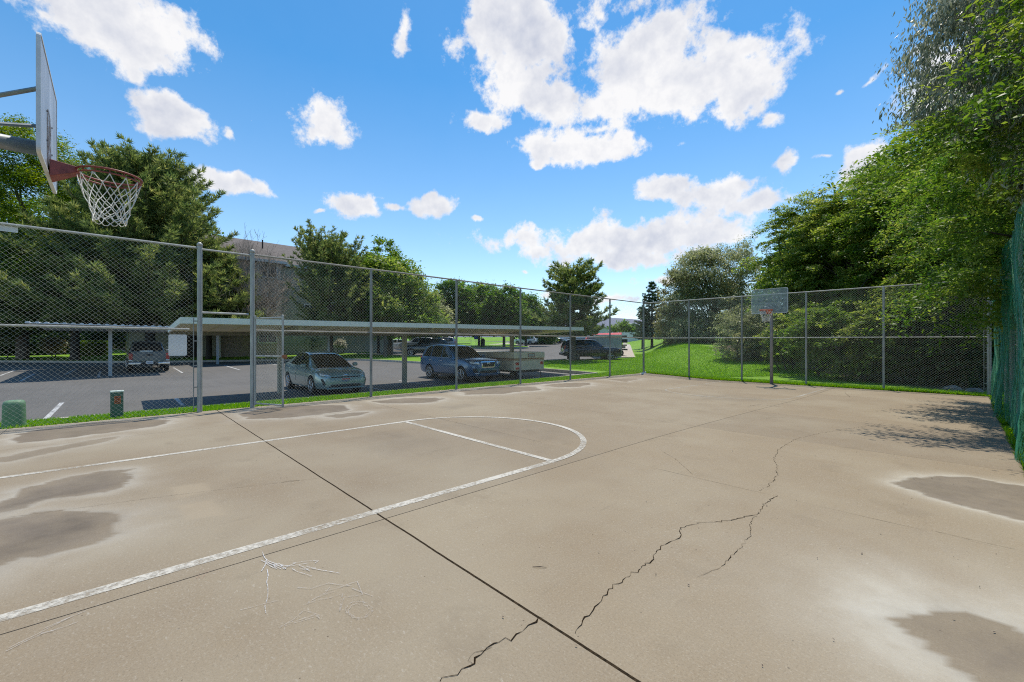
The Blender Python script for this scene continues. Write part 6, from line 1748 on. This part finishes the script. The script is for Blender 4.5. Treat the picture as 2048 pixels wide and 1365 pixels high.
# low branches and shrubs filling under the wood
under = [(1585, 23.0, 665, 30, 40, 'leafy green shrub under the wood behind the hoop pole', 'elm'), (1645, 20.4, 655, 44, 46, 'bright leafy shrub reaching the third fence panel from the hoop', 'locust'), (1705, 19.4, 680, 52, 56, 'mid green shrub between two posts of the far fence', 'elm'),
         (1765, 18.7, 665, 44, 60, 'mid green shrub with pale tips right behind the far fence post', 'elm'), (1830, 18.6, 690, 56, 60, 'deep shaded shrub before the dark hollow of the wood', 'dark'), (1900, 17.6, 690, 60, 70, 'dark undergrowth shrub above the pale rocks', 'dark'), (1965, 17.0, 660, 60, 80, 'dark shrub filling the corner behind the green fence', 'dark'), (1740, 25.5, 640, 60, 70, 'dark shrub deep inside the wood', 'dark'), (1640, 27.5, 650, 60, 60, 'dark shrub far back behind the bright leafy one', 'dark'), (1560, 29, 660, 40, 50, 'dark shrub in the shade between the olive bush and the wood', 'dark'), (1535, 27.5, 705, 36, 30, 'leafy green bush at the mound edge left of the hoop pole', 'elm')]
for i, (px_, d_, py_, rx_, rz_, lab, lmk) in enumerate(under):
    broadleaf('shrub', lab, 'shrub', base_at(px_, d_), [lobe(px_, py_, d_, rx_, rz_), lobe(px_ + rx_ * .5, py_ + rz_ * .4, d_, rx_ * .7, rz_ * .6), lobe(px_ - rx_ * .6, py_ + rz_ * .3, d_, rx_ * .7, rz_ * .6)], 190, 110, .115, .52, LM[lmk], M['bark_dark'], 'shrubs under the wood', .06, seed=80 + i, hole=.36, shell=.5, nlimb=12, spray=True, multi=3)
# ---- trees outside the green fence, reaching over the court
def tree_xy(name, lab, x, y, lobes, nc, nl, ls, cr_, lmk, sd, droop=0, aspect=.42, hole=.42, spray=True, nlimb=20, shell=.6, tr_=.17):
    broadleaf(name, lab, 'tree', (x, y, float(ground_z(x, y))), lobes, nc, nl, ls, cr_, LM[lmk], M['bark_dark'], 'trees overhanging the green fence', tr_, seed=sd, droop=droop, aspect=aspect, hole=hole, spray=spray, nlimb=nlimb, shell=shell)
tree_xy('locust_tree', 'bright locust tree whose low boughs hang over the green fence into the court', 2.7, 15.6, [(1.9, 15.4, 4.6, 2.4, 2.3, 1.5), (.9, 15.6, 3.3, 1.5, 1.8, .9), (2.2, 16.4, 6.6, 2.6, 2.4, 1.7), (.7, 14.9, 5.4, 1.5, 1.7, 1.0), (2.8, 15.2, 8.2, 1.9, 1.9, 1.3), (.8, 17.6, 5.2, 1.4, 1.6, .9), (.5, 18.8, 6.6, 1.5, 1.2, 1.0), (.2, 14.3, 2.9, .9, 1.0, .45), (.6, 14.8, 4.1, 1.2, 1.3, .7), (.1, 15.4, 3.5, 1.0, 1.1, .5), (.6, 15.2, 2.1, .7, .9, .35)], 480, 260, .085, .66, 'boughs', 91, hole=.47, tr_=.2)
tree_xy('silver_tree', 'tall silver-leaved tree with hanging foliage over the green fence', 3.3, 12.2, [(2.0, 12.3, 6.2, 1.9, 2.2, 1.6), (2.2, 11.8, 8.2, 2.4, 2.3, 1.8), (1.2, 12.4, 7.2, 1.5, 1.6, 1.1), (2.8, 12.4, 10.0, 2.0, 2.0, 1.5), (1.6, 12.0, 4.7, 1.2, 1.5, .8), (.9, 12.6, 8.6, 1.5, 1.3, 1.0), (.2, 12.4, 6.4, 1.1, 1.2, .7), (-.1, 12.3, 7.3, .9, 1.1, .8), (.5, 12.1, 8.3, 1.2, 1.2, 1.0)], 1000, 85, .10, .42, 'silver', 92, droop=.8, aspect=.27, hole=.44, spray=False, nlimb=44, shell=.55)
tree_xy('locust_tree', 'green locust tree between the silver-leaved tree and the viewer', 3.2, 9.4, [(2.2, 9.6, 4.8, 1.7, 1.8, 1.3), (2.4, 9.8, 6.4, 1.7, 1.8, 1.3), (1.4, 10.6, 5.4, 1.2, 1.4, .9), (.2, 11.5, 5.3, 1.2, 1.3, .6), (2.9, 9.2, 7.4, 1.3, 1.4, 1.0)], 230, 280, .078, .64, 'locust', 93, hole=.5)
tree_xy('silver_tree', 'silver-leaved tree standing behind the low locust boughs', 4.2, 18.6, [(3.0, 18.4, 6.2, 2.2, 2.2, 1.8), (2.2, 18.2, 8.6, 2.0, 2.0, 1.5), (3.4, 18.6, 10.2, 1.8, 1.8, 1.4)], 600, 62, .13, .42, 'silver', 94, droop=.8, aspect=.28, spray=False, nlimb=30)
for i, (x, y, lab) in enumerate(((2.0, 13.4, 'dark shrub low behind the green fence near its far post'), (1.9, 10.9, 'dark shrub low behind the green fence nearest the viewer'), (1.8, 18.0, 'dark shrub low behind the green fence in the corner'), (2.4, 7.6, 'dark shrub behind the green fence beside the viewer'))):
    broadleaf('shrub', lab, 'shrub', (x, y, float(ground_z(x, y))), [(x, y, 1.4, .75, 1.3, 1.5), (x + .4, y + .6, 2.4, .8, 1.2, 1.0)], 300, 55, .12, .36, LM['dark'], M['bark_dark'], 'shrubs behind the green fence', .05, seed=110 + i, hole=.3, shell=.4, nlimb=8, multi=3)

# ---- bare twiggy tree before the building
def bare_tree(label, base, H, seed, m):
    t = thing('bare_tree', label, 'tree', base, 0)
    r = np.random.default_rng(seed); mb = MB(); cr_ = MB()
    def grow(p, d, L_, rad, lev):
        pts = [p]; q = p; dd = d
        for i in range(4):
            dd = unit(dd + r.normal(0, .13, 3) + np.array((0, 0, .05 * (lev > 1)))); q = q + dd * L_ / 4; pts.append(q)
        (mb if lev < 2 else cr_).tube(pts, list(np.maximum(.007, np.linspace(rad, rad * .55, 5))), 6 if lev < 2 else 3, cap=False)
        if lev >= 5: return
        
        n_ = (4, 5, 4, 3, 3)[lev]
        for k in range(n_):
            f = r.uniform(.35, 1.0) if lev else r.uniform(.25, 1.0)
            i0 = min(int(f * 4), 3); s0 = pts[i0] + (pts[i0 + 1] - pts[i0]) * (f * 4 - i0)
            u = unit(np.cross(dd, r.normal(0, 1, 3)))
            nd = unit(dd * (.7 if lev < 2 else .8) + u * r.uniform(.35, .8) + np.array((0, 0, .30)))
            grow(s0, nd, L_ * r.uniform(.52, .78), rad * .5, lev + 1)
    b = np.array(base, float)
    for k in range(4):
        a = k * 1.6 + .4; grow(b + np.array((0, 0, -.1)), unit(np.array((math.cos(a) * .30, math.sin(a) * .30, 1.0))), H * .42, .10, 0)
    mb.build('trunk', m, t); cr_.build('twigs', m, t)
    return t
bare_tree('leafless pale twiggy tree in front of the apartment building', base_at(500, 37.5), 12.0, 5, M['bark_pale'])

# ---- shrubs by the building and behind the carport
def hedge_box(lab, px_, d_, w_, dep, h_, lmk, seed, n=9000, ls=.08):
    x, y = xy(px_, d_); z = float(lot_z(d_)) + .12
    t = thing('hedge', lab, 'hedge', (x, y, z), 0)
    r = np.random.default_rng(seed)
    mb = MB(); mb.box((x, y, z + h_ * .45), (w_ * .86, dep * .86, h_ * .9), YAW); mb.build('trunk', M['bark_dark'], t)
    U = r.uniform(-.5, .5, (n, 3)); k = r.integers(0, 3, n); sg = r.choice((-.5, .5), n)
    U[np.arange(n), k] = sg + r.normal(0, .02, n); U[:, 2] = np.where((k == 2), .5 + r.normal(0, .02, n), U[:, 2])
    P = U * np.array((w_, dep, h_)); c_, s_ = math.cos(YAW), math.sin(YAW)
    P = np.stack([x + P[:, 0] * c_ - P[:, 1] * s_, y + P[:, 0] * s_ + P[:, 1] * c_, z + h_ / 2 + P[:, 2]], 1)
    v, q = leaf_quads(P, ls * r.uniform(.6, 1.3, n), r.normal(0, 1, (n, 3)), r.normal(0, 1, (n, 3)) + np.array((0, 0, .6)), .55)
    fast_mesh('foliage', v, q, LM[lmk], t, {'rnd': np.clip(.5 + .25 * r.normal(0, 1, n), 0, 1)})
    return t
hedge_box('bright clipped box hedge on the lawn left of the carport post', 186, 40.5, 1.75, 1.6, 1.35, 'hedge', 121)
def shrub_px(lab, px_, d_, py_, rx_, rz_, lmk, seed, ls=.12, nc=110, nl=50, cat='shrub', name='shrub', group=None):
    broadleaf(name, lab, cat, base_at_lawn(px_, d_), [lobe(px_, py_, d_, rx_, rz_)], nc, nl, ls, .3 * rx_ * d_ / FPX / .8 + .1, LM[lmk], M['bark_dark'], group, .05, seed=seed, hole=.28, shell=.45, nlimb=8, multi=2)
def base_at_lawn(px_, d_):
    x, y = xy(px_, d_); return (x, y, float(lot_z(d_)) + .12)
shrub_px('pale grey-leaved shrub low at the edge behind the white carport', 8, 36, 672, 30, 16, 'pale', 130)
shrub_px('dry tan shrub beside the carport on the shaded lawn', 106, 38.5, 690, 15, 16, 'dry', 131, .10)
shrub_px('yellow flowering shrub by the apartment entrance', 488, 41, 697, 12, 10, 'yellow', 132, .10)
shrub_px('dark green shrub beside the yellow flowering one', 470, 41.5, 700, 9, 12, 'green', 133, .12)
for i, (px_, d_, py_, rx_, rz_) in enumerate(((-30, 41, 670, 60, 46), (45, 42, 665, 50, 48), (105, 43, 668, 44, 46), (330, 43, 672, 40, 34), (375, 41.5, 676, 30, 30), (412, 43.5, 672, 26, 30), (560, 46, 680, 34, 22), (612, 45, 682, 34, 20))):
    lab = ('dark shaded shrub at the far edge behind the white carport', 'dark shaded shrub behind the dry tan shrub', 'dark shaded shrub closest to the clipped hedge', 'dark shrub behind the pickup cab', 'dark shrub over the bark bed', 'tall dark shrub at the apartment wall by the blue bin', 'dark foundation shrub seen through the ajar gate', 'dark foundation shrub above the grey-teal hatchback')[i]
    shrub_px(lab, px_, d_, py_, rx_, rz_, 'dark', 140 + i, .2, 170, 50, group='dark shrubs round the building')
for i_, (px_, w__) in enumerate(((-110, 90), (20, 80), (140, 80), (250, 70), (360, 80))):
    shrub_px(('wide dark bush at the far left end of the back hedge row', 'wide dark bush second in the back hedge row', 'wide dark bush in the middle of the back hedge row', 'wide dark bush behind the wooden steps', 'wide dark bush in the back hedge row nearest the apartment building')[i_], px_, 60, 668, w__, 30, 'dark', 210 + i_, .45, 150, 40, group='back hedge row')
shrub_px('small pale bush on the lawn under the maple', 680, 44, 688, 10, 8, 'pale', 160, .14, 50, 40)

# ------------------------------------------------------------------ apartment building
M['siding'] = mat('greige_siding', (.62, .56, .48), .75, .08, 3, bump=.15)
M['siding_sage'] = mat('sage_siding', (.36, .365, .285), .75, .08, 3, bump=.15)
M['shingle'] = mat('roof_shingles', (.135, .115, .105), .9, .35, 7, bump=.6, detail=8)
M['trimw'] = mat('white_trim', (.62, .61, .58), .6, .06, 5)
M['brickpale'] = mat('pale_stone_base', (.34, .27, .24), .85, .25, 5, bump=.4)
M['bluebin'] = mat('blue_plastic', (.012, .03, .16), .5, .2, 6)
XF = -45.0
bd = thing('apartment_building', 'three-storey greige apartment building with grey shingle roof behind the bare tree', 'building', (XF - 6, 10, .5))
zb_, ze = .2, 9.15
def wallbox(x0, x1, y0, y1, z0, z1, m_, nm='wall', bev=0):
    mb = MB(); mb.box(((x0 + x1) / 2, (y0 + y1) / 2, (z0 + z1) / 2), (abs(x1 - x0), abs(y1 - y0), z1 - z0))
    return mb.build(nm, m_, bd, bevel=bev)
wallbox(XF - 12, XF - .02, 6.9, 11.75, zb_ + 2.6, ze, M['siding'])
wallbox(XF - 12, XF, 6.9, 11.75, zb_, zb_ + 2.6, M['brickpale'])
wallbox(XF - 12.1, XF - 2.2, 1.0, 6.9, zb_, ze, M['siding_sage'])
wallbox(XF - 12.1, XF - 1.0, 11.75, 24.0, zb_, ze, M['siding_sage'])
# siding courses
for (x_, y0, y1, z0) in ((XF - .015, 6.92, 11.73, 2.9), (XF - .99, 11.8, 24.0, .4)):
    mb = MB()
    for z in np.arange(z0, ze - .1, .22): mb.box((x_ + .006, (y0 + y1) / 2, z), (.012, y1 - y0, .02))
    mb.build('siding_course', M['siding'] if y0 < 8 else M['siding_sage'], bd)
def hip(y0, y1, x0, x1, z0, zr, nm='roof', m_=None, ov=.5):
    y0 -= ov; y1 += ov; x1 += ov; x0 -= ov
    hw = min((y1 - y0), (x1 - x0)) / 2
    if (y1 - y0) >= (x1 - x0): r0, r1 = ((x0 + x1) / 2, y0 + hw), ((x0 + x1) / 2, y1 - hw)
    else: r0, r1 = (x0 + hw, (y0 + y1) / 2), (x1 - hw, (y0 + y1) / 2)
    mb = MB()
    v = [(x0, y0, z0), (x1, y0, z0), (x1, y1, z0), (x0, y1, z0), (*r0, zr), (*r1, zr), (x0, y0, z0 - .22), (x1, y0, z0 - .22), (x1, y1, z0 - .22), (x0, y1, z0 - .22)]
    if (y1 - y0) >= (x1 - x0): f = [(0, 1, 4), (1, 2, 5, 4), (2, 3, 5), (3, 0, 4, 5)]
    else: f = [(0, 1, 5, 4), (1, 2, 5), (2, 3, 4, 5), (3, 0, 4)]
    f += [(0, 6, 7, 1), (1, 7, 8, 2), (2, 8, 9, 3), (3, 9, 6, 0), (6, 9, 8, 7)]
    mb.add(v, f); return mb.build(nm, m_ or M['shingle'], bd)
rf = hip(1.0, 24.0, XF - 12, XF - 1.2, ze + .14, 12.35)
hip(6.9, 11.75, XF - 7, XF, ze + .1, 11.5, ov=.45)
mb = MB(); mb.box((XF + .47, 9.32, ze + .02), (.06, 5.8, .24)); mb.build('fascia', M['trimw'], bd)
mb = MB(); mb.box((XF - .66, 18.2, ze + .02), (.06, 12.4, .24)); mb.build('fascia', M['trimw'], bd)
mb = MB(); mb.tube([(XF - 4.4, 11.2, 11.2), (XF - 4.4, 11.2, 12.1)], .07, 8); mb.build('roof_vent', M['bark_dark'], rf)
def window(y0, y1, z0, z1, xf=XF):
    mb = MB()
    yc, zc = (y0 + y1) / 2, (z0 + z1) / 2
    for (cy, cz, sy, sz) in ((yc, z1 + .05, y1 - y0 + .24, .12), (yc, z0 - .05, y1 - y0 + .24, .12), (y0 - .06, zc, .12, z1 - z0), (y1 + .06, zc, .12, z1 - z0), (yc, zc, .07, z1 - z0)):
        mb.box((xf + .02, cy, cz), (.10, sy, sz))
    w_ = mb.build('window', M['trimw'], bd)
    mb = MB(); mb.box((xf + .008, yc, zc), (.02, y1 - y0, z1 - z0)); mb.build('pane', M['wglass'], w_)
window(9.9, 11.35, 7.75, 8.95); window(9.9, 11.35, 4.75, 5.85); window(9.9, 11.35, 1.6, 2.6)
window(14.2, 15.2, 4.6, 5.4, XF - 1.0); window(14.2, 15.2, 7.6, 8.6, XF - 1.0); window(18.2, 19.4, 7.6, 8.6, XF - 1.0); window(18.2, 19.4, 4.6, 5.5, XF - 1.0)
# balconies in the recess left of the bay
for z in (3.05, 6.1):
    mb = MB(); mb.box((XF - 1.0, 4.6, z), (2.6, 4.5, .22)); b = mb.build('balcony', M['trimw'], bd)
    mb = MB()
    for y in np.arange(2.5, 6.85, .16): mb.box((XF + .22, y, z + .56), (.03, .04, .92))
    mb.box((XF + .22, 4.65, z + 1.04), (.06, 4.45, .06)); mb.build('railing', M['trimw'], b)
mb = MB(); mb.box((XF - 2.15, 5.0, 1.3), (.08, 1.0, 2.1)); d_o = mb.build('door', M['bark_dark'], bd)
mb = MB(); mb.box((XF + .2, 6.75, (zb_ + ze) / 2), (.28, .28, ze - zb_)); mb.build('column', M['trimw'], bd)
# blue bin by the entrance
x, y = xy(449, 40.5); z = float(lot_z(40.5)) + .13
bn = thing('recycling_bin', 'dark blue upright bin by the apartment entrance', 'bin', (x, y, z))
mb = MB(); mb.box((x, y, z + .5), (.82, .7, 1.0), YAW, 1.08); mb.build('body', M['bluebin'], bn, bevel=.03)
mb = MB(); mb.box((x, y, z + 1.03), (.92, .80, .10), YAW); mb.build('lid', M['bluebin'], bn, bevel=.03)
# wooden steps beyond the pickup
M['wood'] = mat('weathered_wood', (.36, .28, .17), .8, .2, 6, stretch=(1, 1, 6))
x, y = xy(266, 46.0); z = float(lot_z(46.0)) + .12
stp = thing('wooden_steps', 'weathered wooden steps with posts on the lawn behind the pickup truck', 'steps', (x, y, z))
mb = MB()
for k in range(5):
    mb.box((x + FX * k * .28, y + FY * k * .28, z + .17 + .22 * k), (1.5, .30, .06), YAW); mb.box((x + FX * (k * .28 - .13), y + FY * (k * .28 - .13), z + .07 + .22 * k), (1.5, .03, .18), YAW)
mb.build('tread', M['wood'], stp)
for s in (-.82, .82):
    mb = MB(); mb.box((x + RX * s + FX * .5, y + RY * s + FY * .5, z + .62), (.12, .9, 1.2), YAW); mb.build('side_board', M['wood'], stp)
    mb = MB(); mb.box((x + RX * s + FX * 1.1, y + RY * s + FY * 1.1, z + 1.25), (.14, .14, 1.1), YAW); mb.build('post', M['white'], stp)
# a big shaded tree mass continues behind the carport: lower trunks
# ------------------------------------------------------------------ far end of the lot
M['vinyl'] = mat('white_vinyl', (.60, .63, .64), .5, .04, 2)
p_, q_ = np.array(xy(1092, 99)), np.array(xy(1345, 92))
vf = thing('vinyl_fence', 'long white vinyl panel fence at the far end of the lot', 'fence', (*((p_ + q_) / 2), float(lot_z(95))))
n = 22
zpan = lambda x_, y_: float(lot_z(dl(x_, y_)[0])) + .1
mbp = MB()
for i in range(n):
    a = p_ + (q_ - p_) * i / n; b = p_ + (q_ - p_) * (i + 1) / n; z = max(zpan(*a), 2.35)
    barq(mbp, (*a, z), (*b, z), .05, 1.55, -.8)
mbp.build('panel', M['vinyl'], vf)
for i in range(n + 1):
    a = p_ + (q_ - p_) * i / n; z = max(zpan(*a), 2.35)
    mb = MB(); mb.box((a[0], a[1], z + .45), (.14, .14, 2.5), YAW); mb.build('post', M['vinyl'], vf)
def house(lab, px_, d_, w_, dep, h_, rh, wallm, roofm, zb):
    x, y = xy(px_, d_)
    t = thing('house', lab, 'house', (x, y, zb), 0)
    c_, s_ = RX, RY
    def W(a, b, z): return (x + a * RX + b * FX, y + a * RY + b * FY, z)
    mb = MB(); v = [W(-w_ / 2, 0, zb - 1), W(w_ / 2, 0, zb - 1), W(w_ / 2, dep, zb - 1), W(-w_ / 2, dep, zb - 1), W(-w_ / 2, 0, zb + h_), W(w_ / 2, 0, zb + h_), W(w_ / 2, dep, zb + h_), W(-w_ / 2, dep, zb + h_), W(0, 0, zb + h_ + rh), W(0, dep, zb + h_ + rh)]
    mb.add(v, [(0, 1, 5, 8, 4), (1, 2, 6, 5), (2, 3, 7, 9, 6), (3, 0, 4, 7)]); mb.build('wall', wallm, t)
    e = .45; k = rh / (w_ / 2)
    for s in (-1, 1):
        mb = MB(); a, b = W(0, -e, zb + h_ + rh + .12), W(0, dep + e, zb + h_ + rh + .12); c1_, c2_ = W(s * (w_ / 2 + e), dep + e, zb + h_ - k * e + .12), W(s * (w_ / 2 + e), -e, zb + h_ - k * e + .12)
        slab(mb, [a, b, c1_, c2_], .18); mb.build('roof', roofm, t)
    for a in (-w_ * .22, w_ * .22):
        mb = MB(); v = [W(a - .7, -.03, zb + h_ * .62), W(a + .7, -.03, zb + h_ * .62), W(a + .7, -.03, zb + h_ * .95), W(a - .7, -.03, zb + h_ * .95)]
        mb.add(v, [(0, 1, 2, 3)]); mb.build('window', M['wglass'], t)
M['hwall'] = mat('pale_grey_wall', (.52, .54, .56), .7, .05, 2)
M['hroof'] = mat('pale_house_roof', (.36, .35, .35), .9, .1, 2)
house('small grey gabled house behind the vinyl fence right of the canopy', 1266, 118, 7.5, 8, 2.3, 1.3, M['hwall'], M['hroof'], 3.4)
house('white gabled house behind the vinyl fence among the pine limbs', 1168, 122, 14, 9, 2.5, 2.2, M['hwall'], M['hroof'], 3.2)
house('far gabled house behind the vinyl fence near the slim conifer', 1312, 125, 9, 8, 2.3, 1.6, M['hwall'], M['hroof'], 3.4)
# hills on the horizon
M['hill'] = mat('hazy_hill', (.20, .21, .27), 1.0, .12, .004)  # distance haze is put into this blue-grey colour
mb = MB(); v = []; k = 90
for i in range(k):
    a = -1.0 + 2.0 * i / (k - 1); px_ = 1024 + FPX * math.tan(a)
    R0 = 4200; hx, hy = -math.sin(YAW - a) * R0, math.cos(YAW - a) * R0
    h = 150 + 150 * float(fbm(np.array([i * .16]), np.array([3.3]), 4, 2)[0]) + 90 * math.exp(-((a - .06) / .12) ** 2)
    v += [(hx, hy, -30), (hx * 1.06, hy * 1.06, h * 1.0), (hx * 1.5, hy * 1.5, h * .9)]
f = []
for i in range(k - 1):
    for j in range(2): f.append((3 * i + j, 3 * i + 3 + j, 3 * i + 4 + j, 3 * i + 1 + j))
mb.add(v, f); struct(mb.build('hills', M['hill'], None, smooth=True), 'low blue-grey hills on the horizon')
# small street furniture of the far lot
M['signblue'] = mat('blue_sign', (.03, .10, .42), .5, .05, 5)
def signpost(lab, px_, pyb, pyt, d_, plate_m, w_, h_):
    x, y = xy(px_, d_); z0 = float(lot_z(d_)) + .1; z1 = pz(pyt, d_)
    t = thing('sign_post', lab, 'sign', (x, y, z0))
    mb = MB(); mb.tube([(x, y, z0 - .1), (x, y, z1)], .03, 8); mb.build('post', M['galv'], t)
    if plate_m: 
        mb = MB(); mb.box((x + .03 * -FX, y - .03 * FY, z1 - h_ / 2), (w_, .012, h_), YAW); mb.build('panel', plate_m, t)
signpost('small blue parking sign on a thin post across the far lawn', 952, 695, 671, 66, M['signblue'], .62, .62)
signpost('thin bare metal post on the far lawn left of the blue sign', 942, 700, 655, 58, None, .1, .1)
x, y = lot_g(965.5, 694.5); z = float(lot_z(dl(x, y)[0])) + .1
tb = thing('litter_bin', 'black litter bin on the far lawn between tree trunks', 'bin', (x, y, z))
mb = MB(); mb.lathe((x, y, z), [(.30, 0), (.34, .05), (.36, .95), (.38, .98), (.30, 1.08)], 16); mb.build('body', M['darkpl'], tb)
mb = MB(); mb.lathe((x, y, z + 1.08), [(.30, 0), (.27, .12), (.12, .2)], 16); mb.build('lid', M['darkpl'], tb)

# ------------------------------------------------------------------ grass blades along the fences and over the mound
def blades(name, label, n, sampler, hmin, hmax, lm, seed, w=.009):
    r = np.random.default_rng(seed)
    P = sampler(r, n); n = len(P)
    z = ground_z(P[:, 0], P[:, 1]); a = r.uniform(0, 2 * math.pi, n); h = r.uniform(hmin, hmax, n)
    u = np.stack([np.cos(a), np.sin(a), 0 * a], 1) * w * r.uniform(.6, 1.5, n)[:, None]
    le = np.stack([np.cos(a + 1.3), np.sin(a + 1.3), 0 * a], 1) * (h * r.uniform(.1, .8, n))[:, None]
    z = np.where((P[:, 0] > XL) & (P[:, 0] < XR) & (P[:, 1] < Y1), court_z(P[:, 0], P[:, 1]) + .005, z)
    B = np.stack([P[:, 0], P[:, 1], z - .01], 1)
    T = B + le + np.stack([0 * h, 0 * h, h], 1)
    m_ = B + le * .35 + np.stack([0 * h, 0 * h, h * .6], 1)
    v = np.stack([B - u, B + u, m_ + u * .7, T, ], 1)
    v2 = v.reshape(-1, 3)
    o = fast_mesh(name, v2, np.arange(4 * n).reshape(n, 4), lm, None, {'rnd': np.clip(r.normal(.5, .22, n), 0, 1)})
    tag(o, label, None, None, 'stuff'); return o
LM['grass'] = leaf_mat('grass_blades', [(.065, .155, .007), (.145, .295, .014), (.25, .38, .03)], .5)
def s_strip(r, n):
    y = r.uniform(-4, 19.9, n); x = XL + .07 - 2.0 * r.random(n)
    # thinner and drier towards the near-left end
    keep = (fbm(x * 1.3, y * 1.3, 3, 77) > .36) | (y > 3)
    return np.stack([x, y], 1)[keep]
blades('grass', 'short bright grass of the strip between the left fence and the kerb', 90000, s_strip, .03, .085, LM['grass'], 301)
def s_far(r, n):
    x = r.uniform(-13.4, 1.0, n); y = Y1 - .07 + 1.67 * r.random(n) ** 1.4
    return np.stack([x, y], 1)
blades('grass', 'bright grass along the far edge of the court', 60000, s_far, .03, .10, LM['grass'], 302, .012)
def s_mound(r, n):
    d = 21 + 22 * r.random(n) ** 1.3; l = r.uniform(0, 16.2, n)
    P = np.stack([d * FX + l * RX, d * FY + l * RY], 1)
    ok = (sdf_poly(P[:, 0], P[:, 1], LOT) > .15) & (P[:, 1] > Y1 + .3) & (sdf_poly(P[:, 0], P[:, 1], SW) > .1)
    return P[ok]
blades('grass', 'mown bright grass of the mound and the pine lawn', 150000, s_mound, .03, .07, LM['grass'], 303, .016)
def s_right(r, n):
    y = r.uniform(3, 20, n); x = XR + .0 + .5 * r.random(n)
    return np.stack([x, y], 1)[fbm(x * 2, y * 2, 3, 5) > .45]
blades('grass', 'patchy weeds at the foot of the green fence', 14000, s_right, .03, .13, LM['grass'], 304, .010)
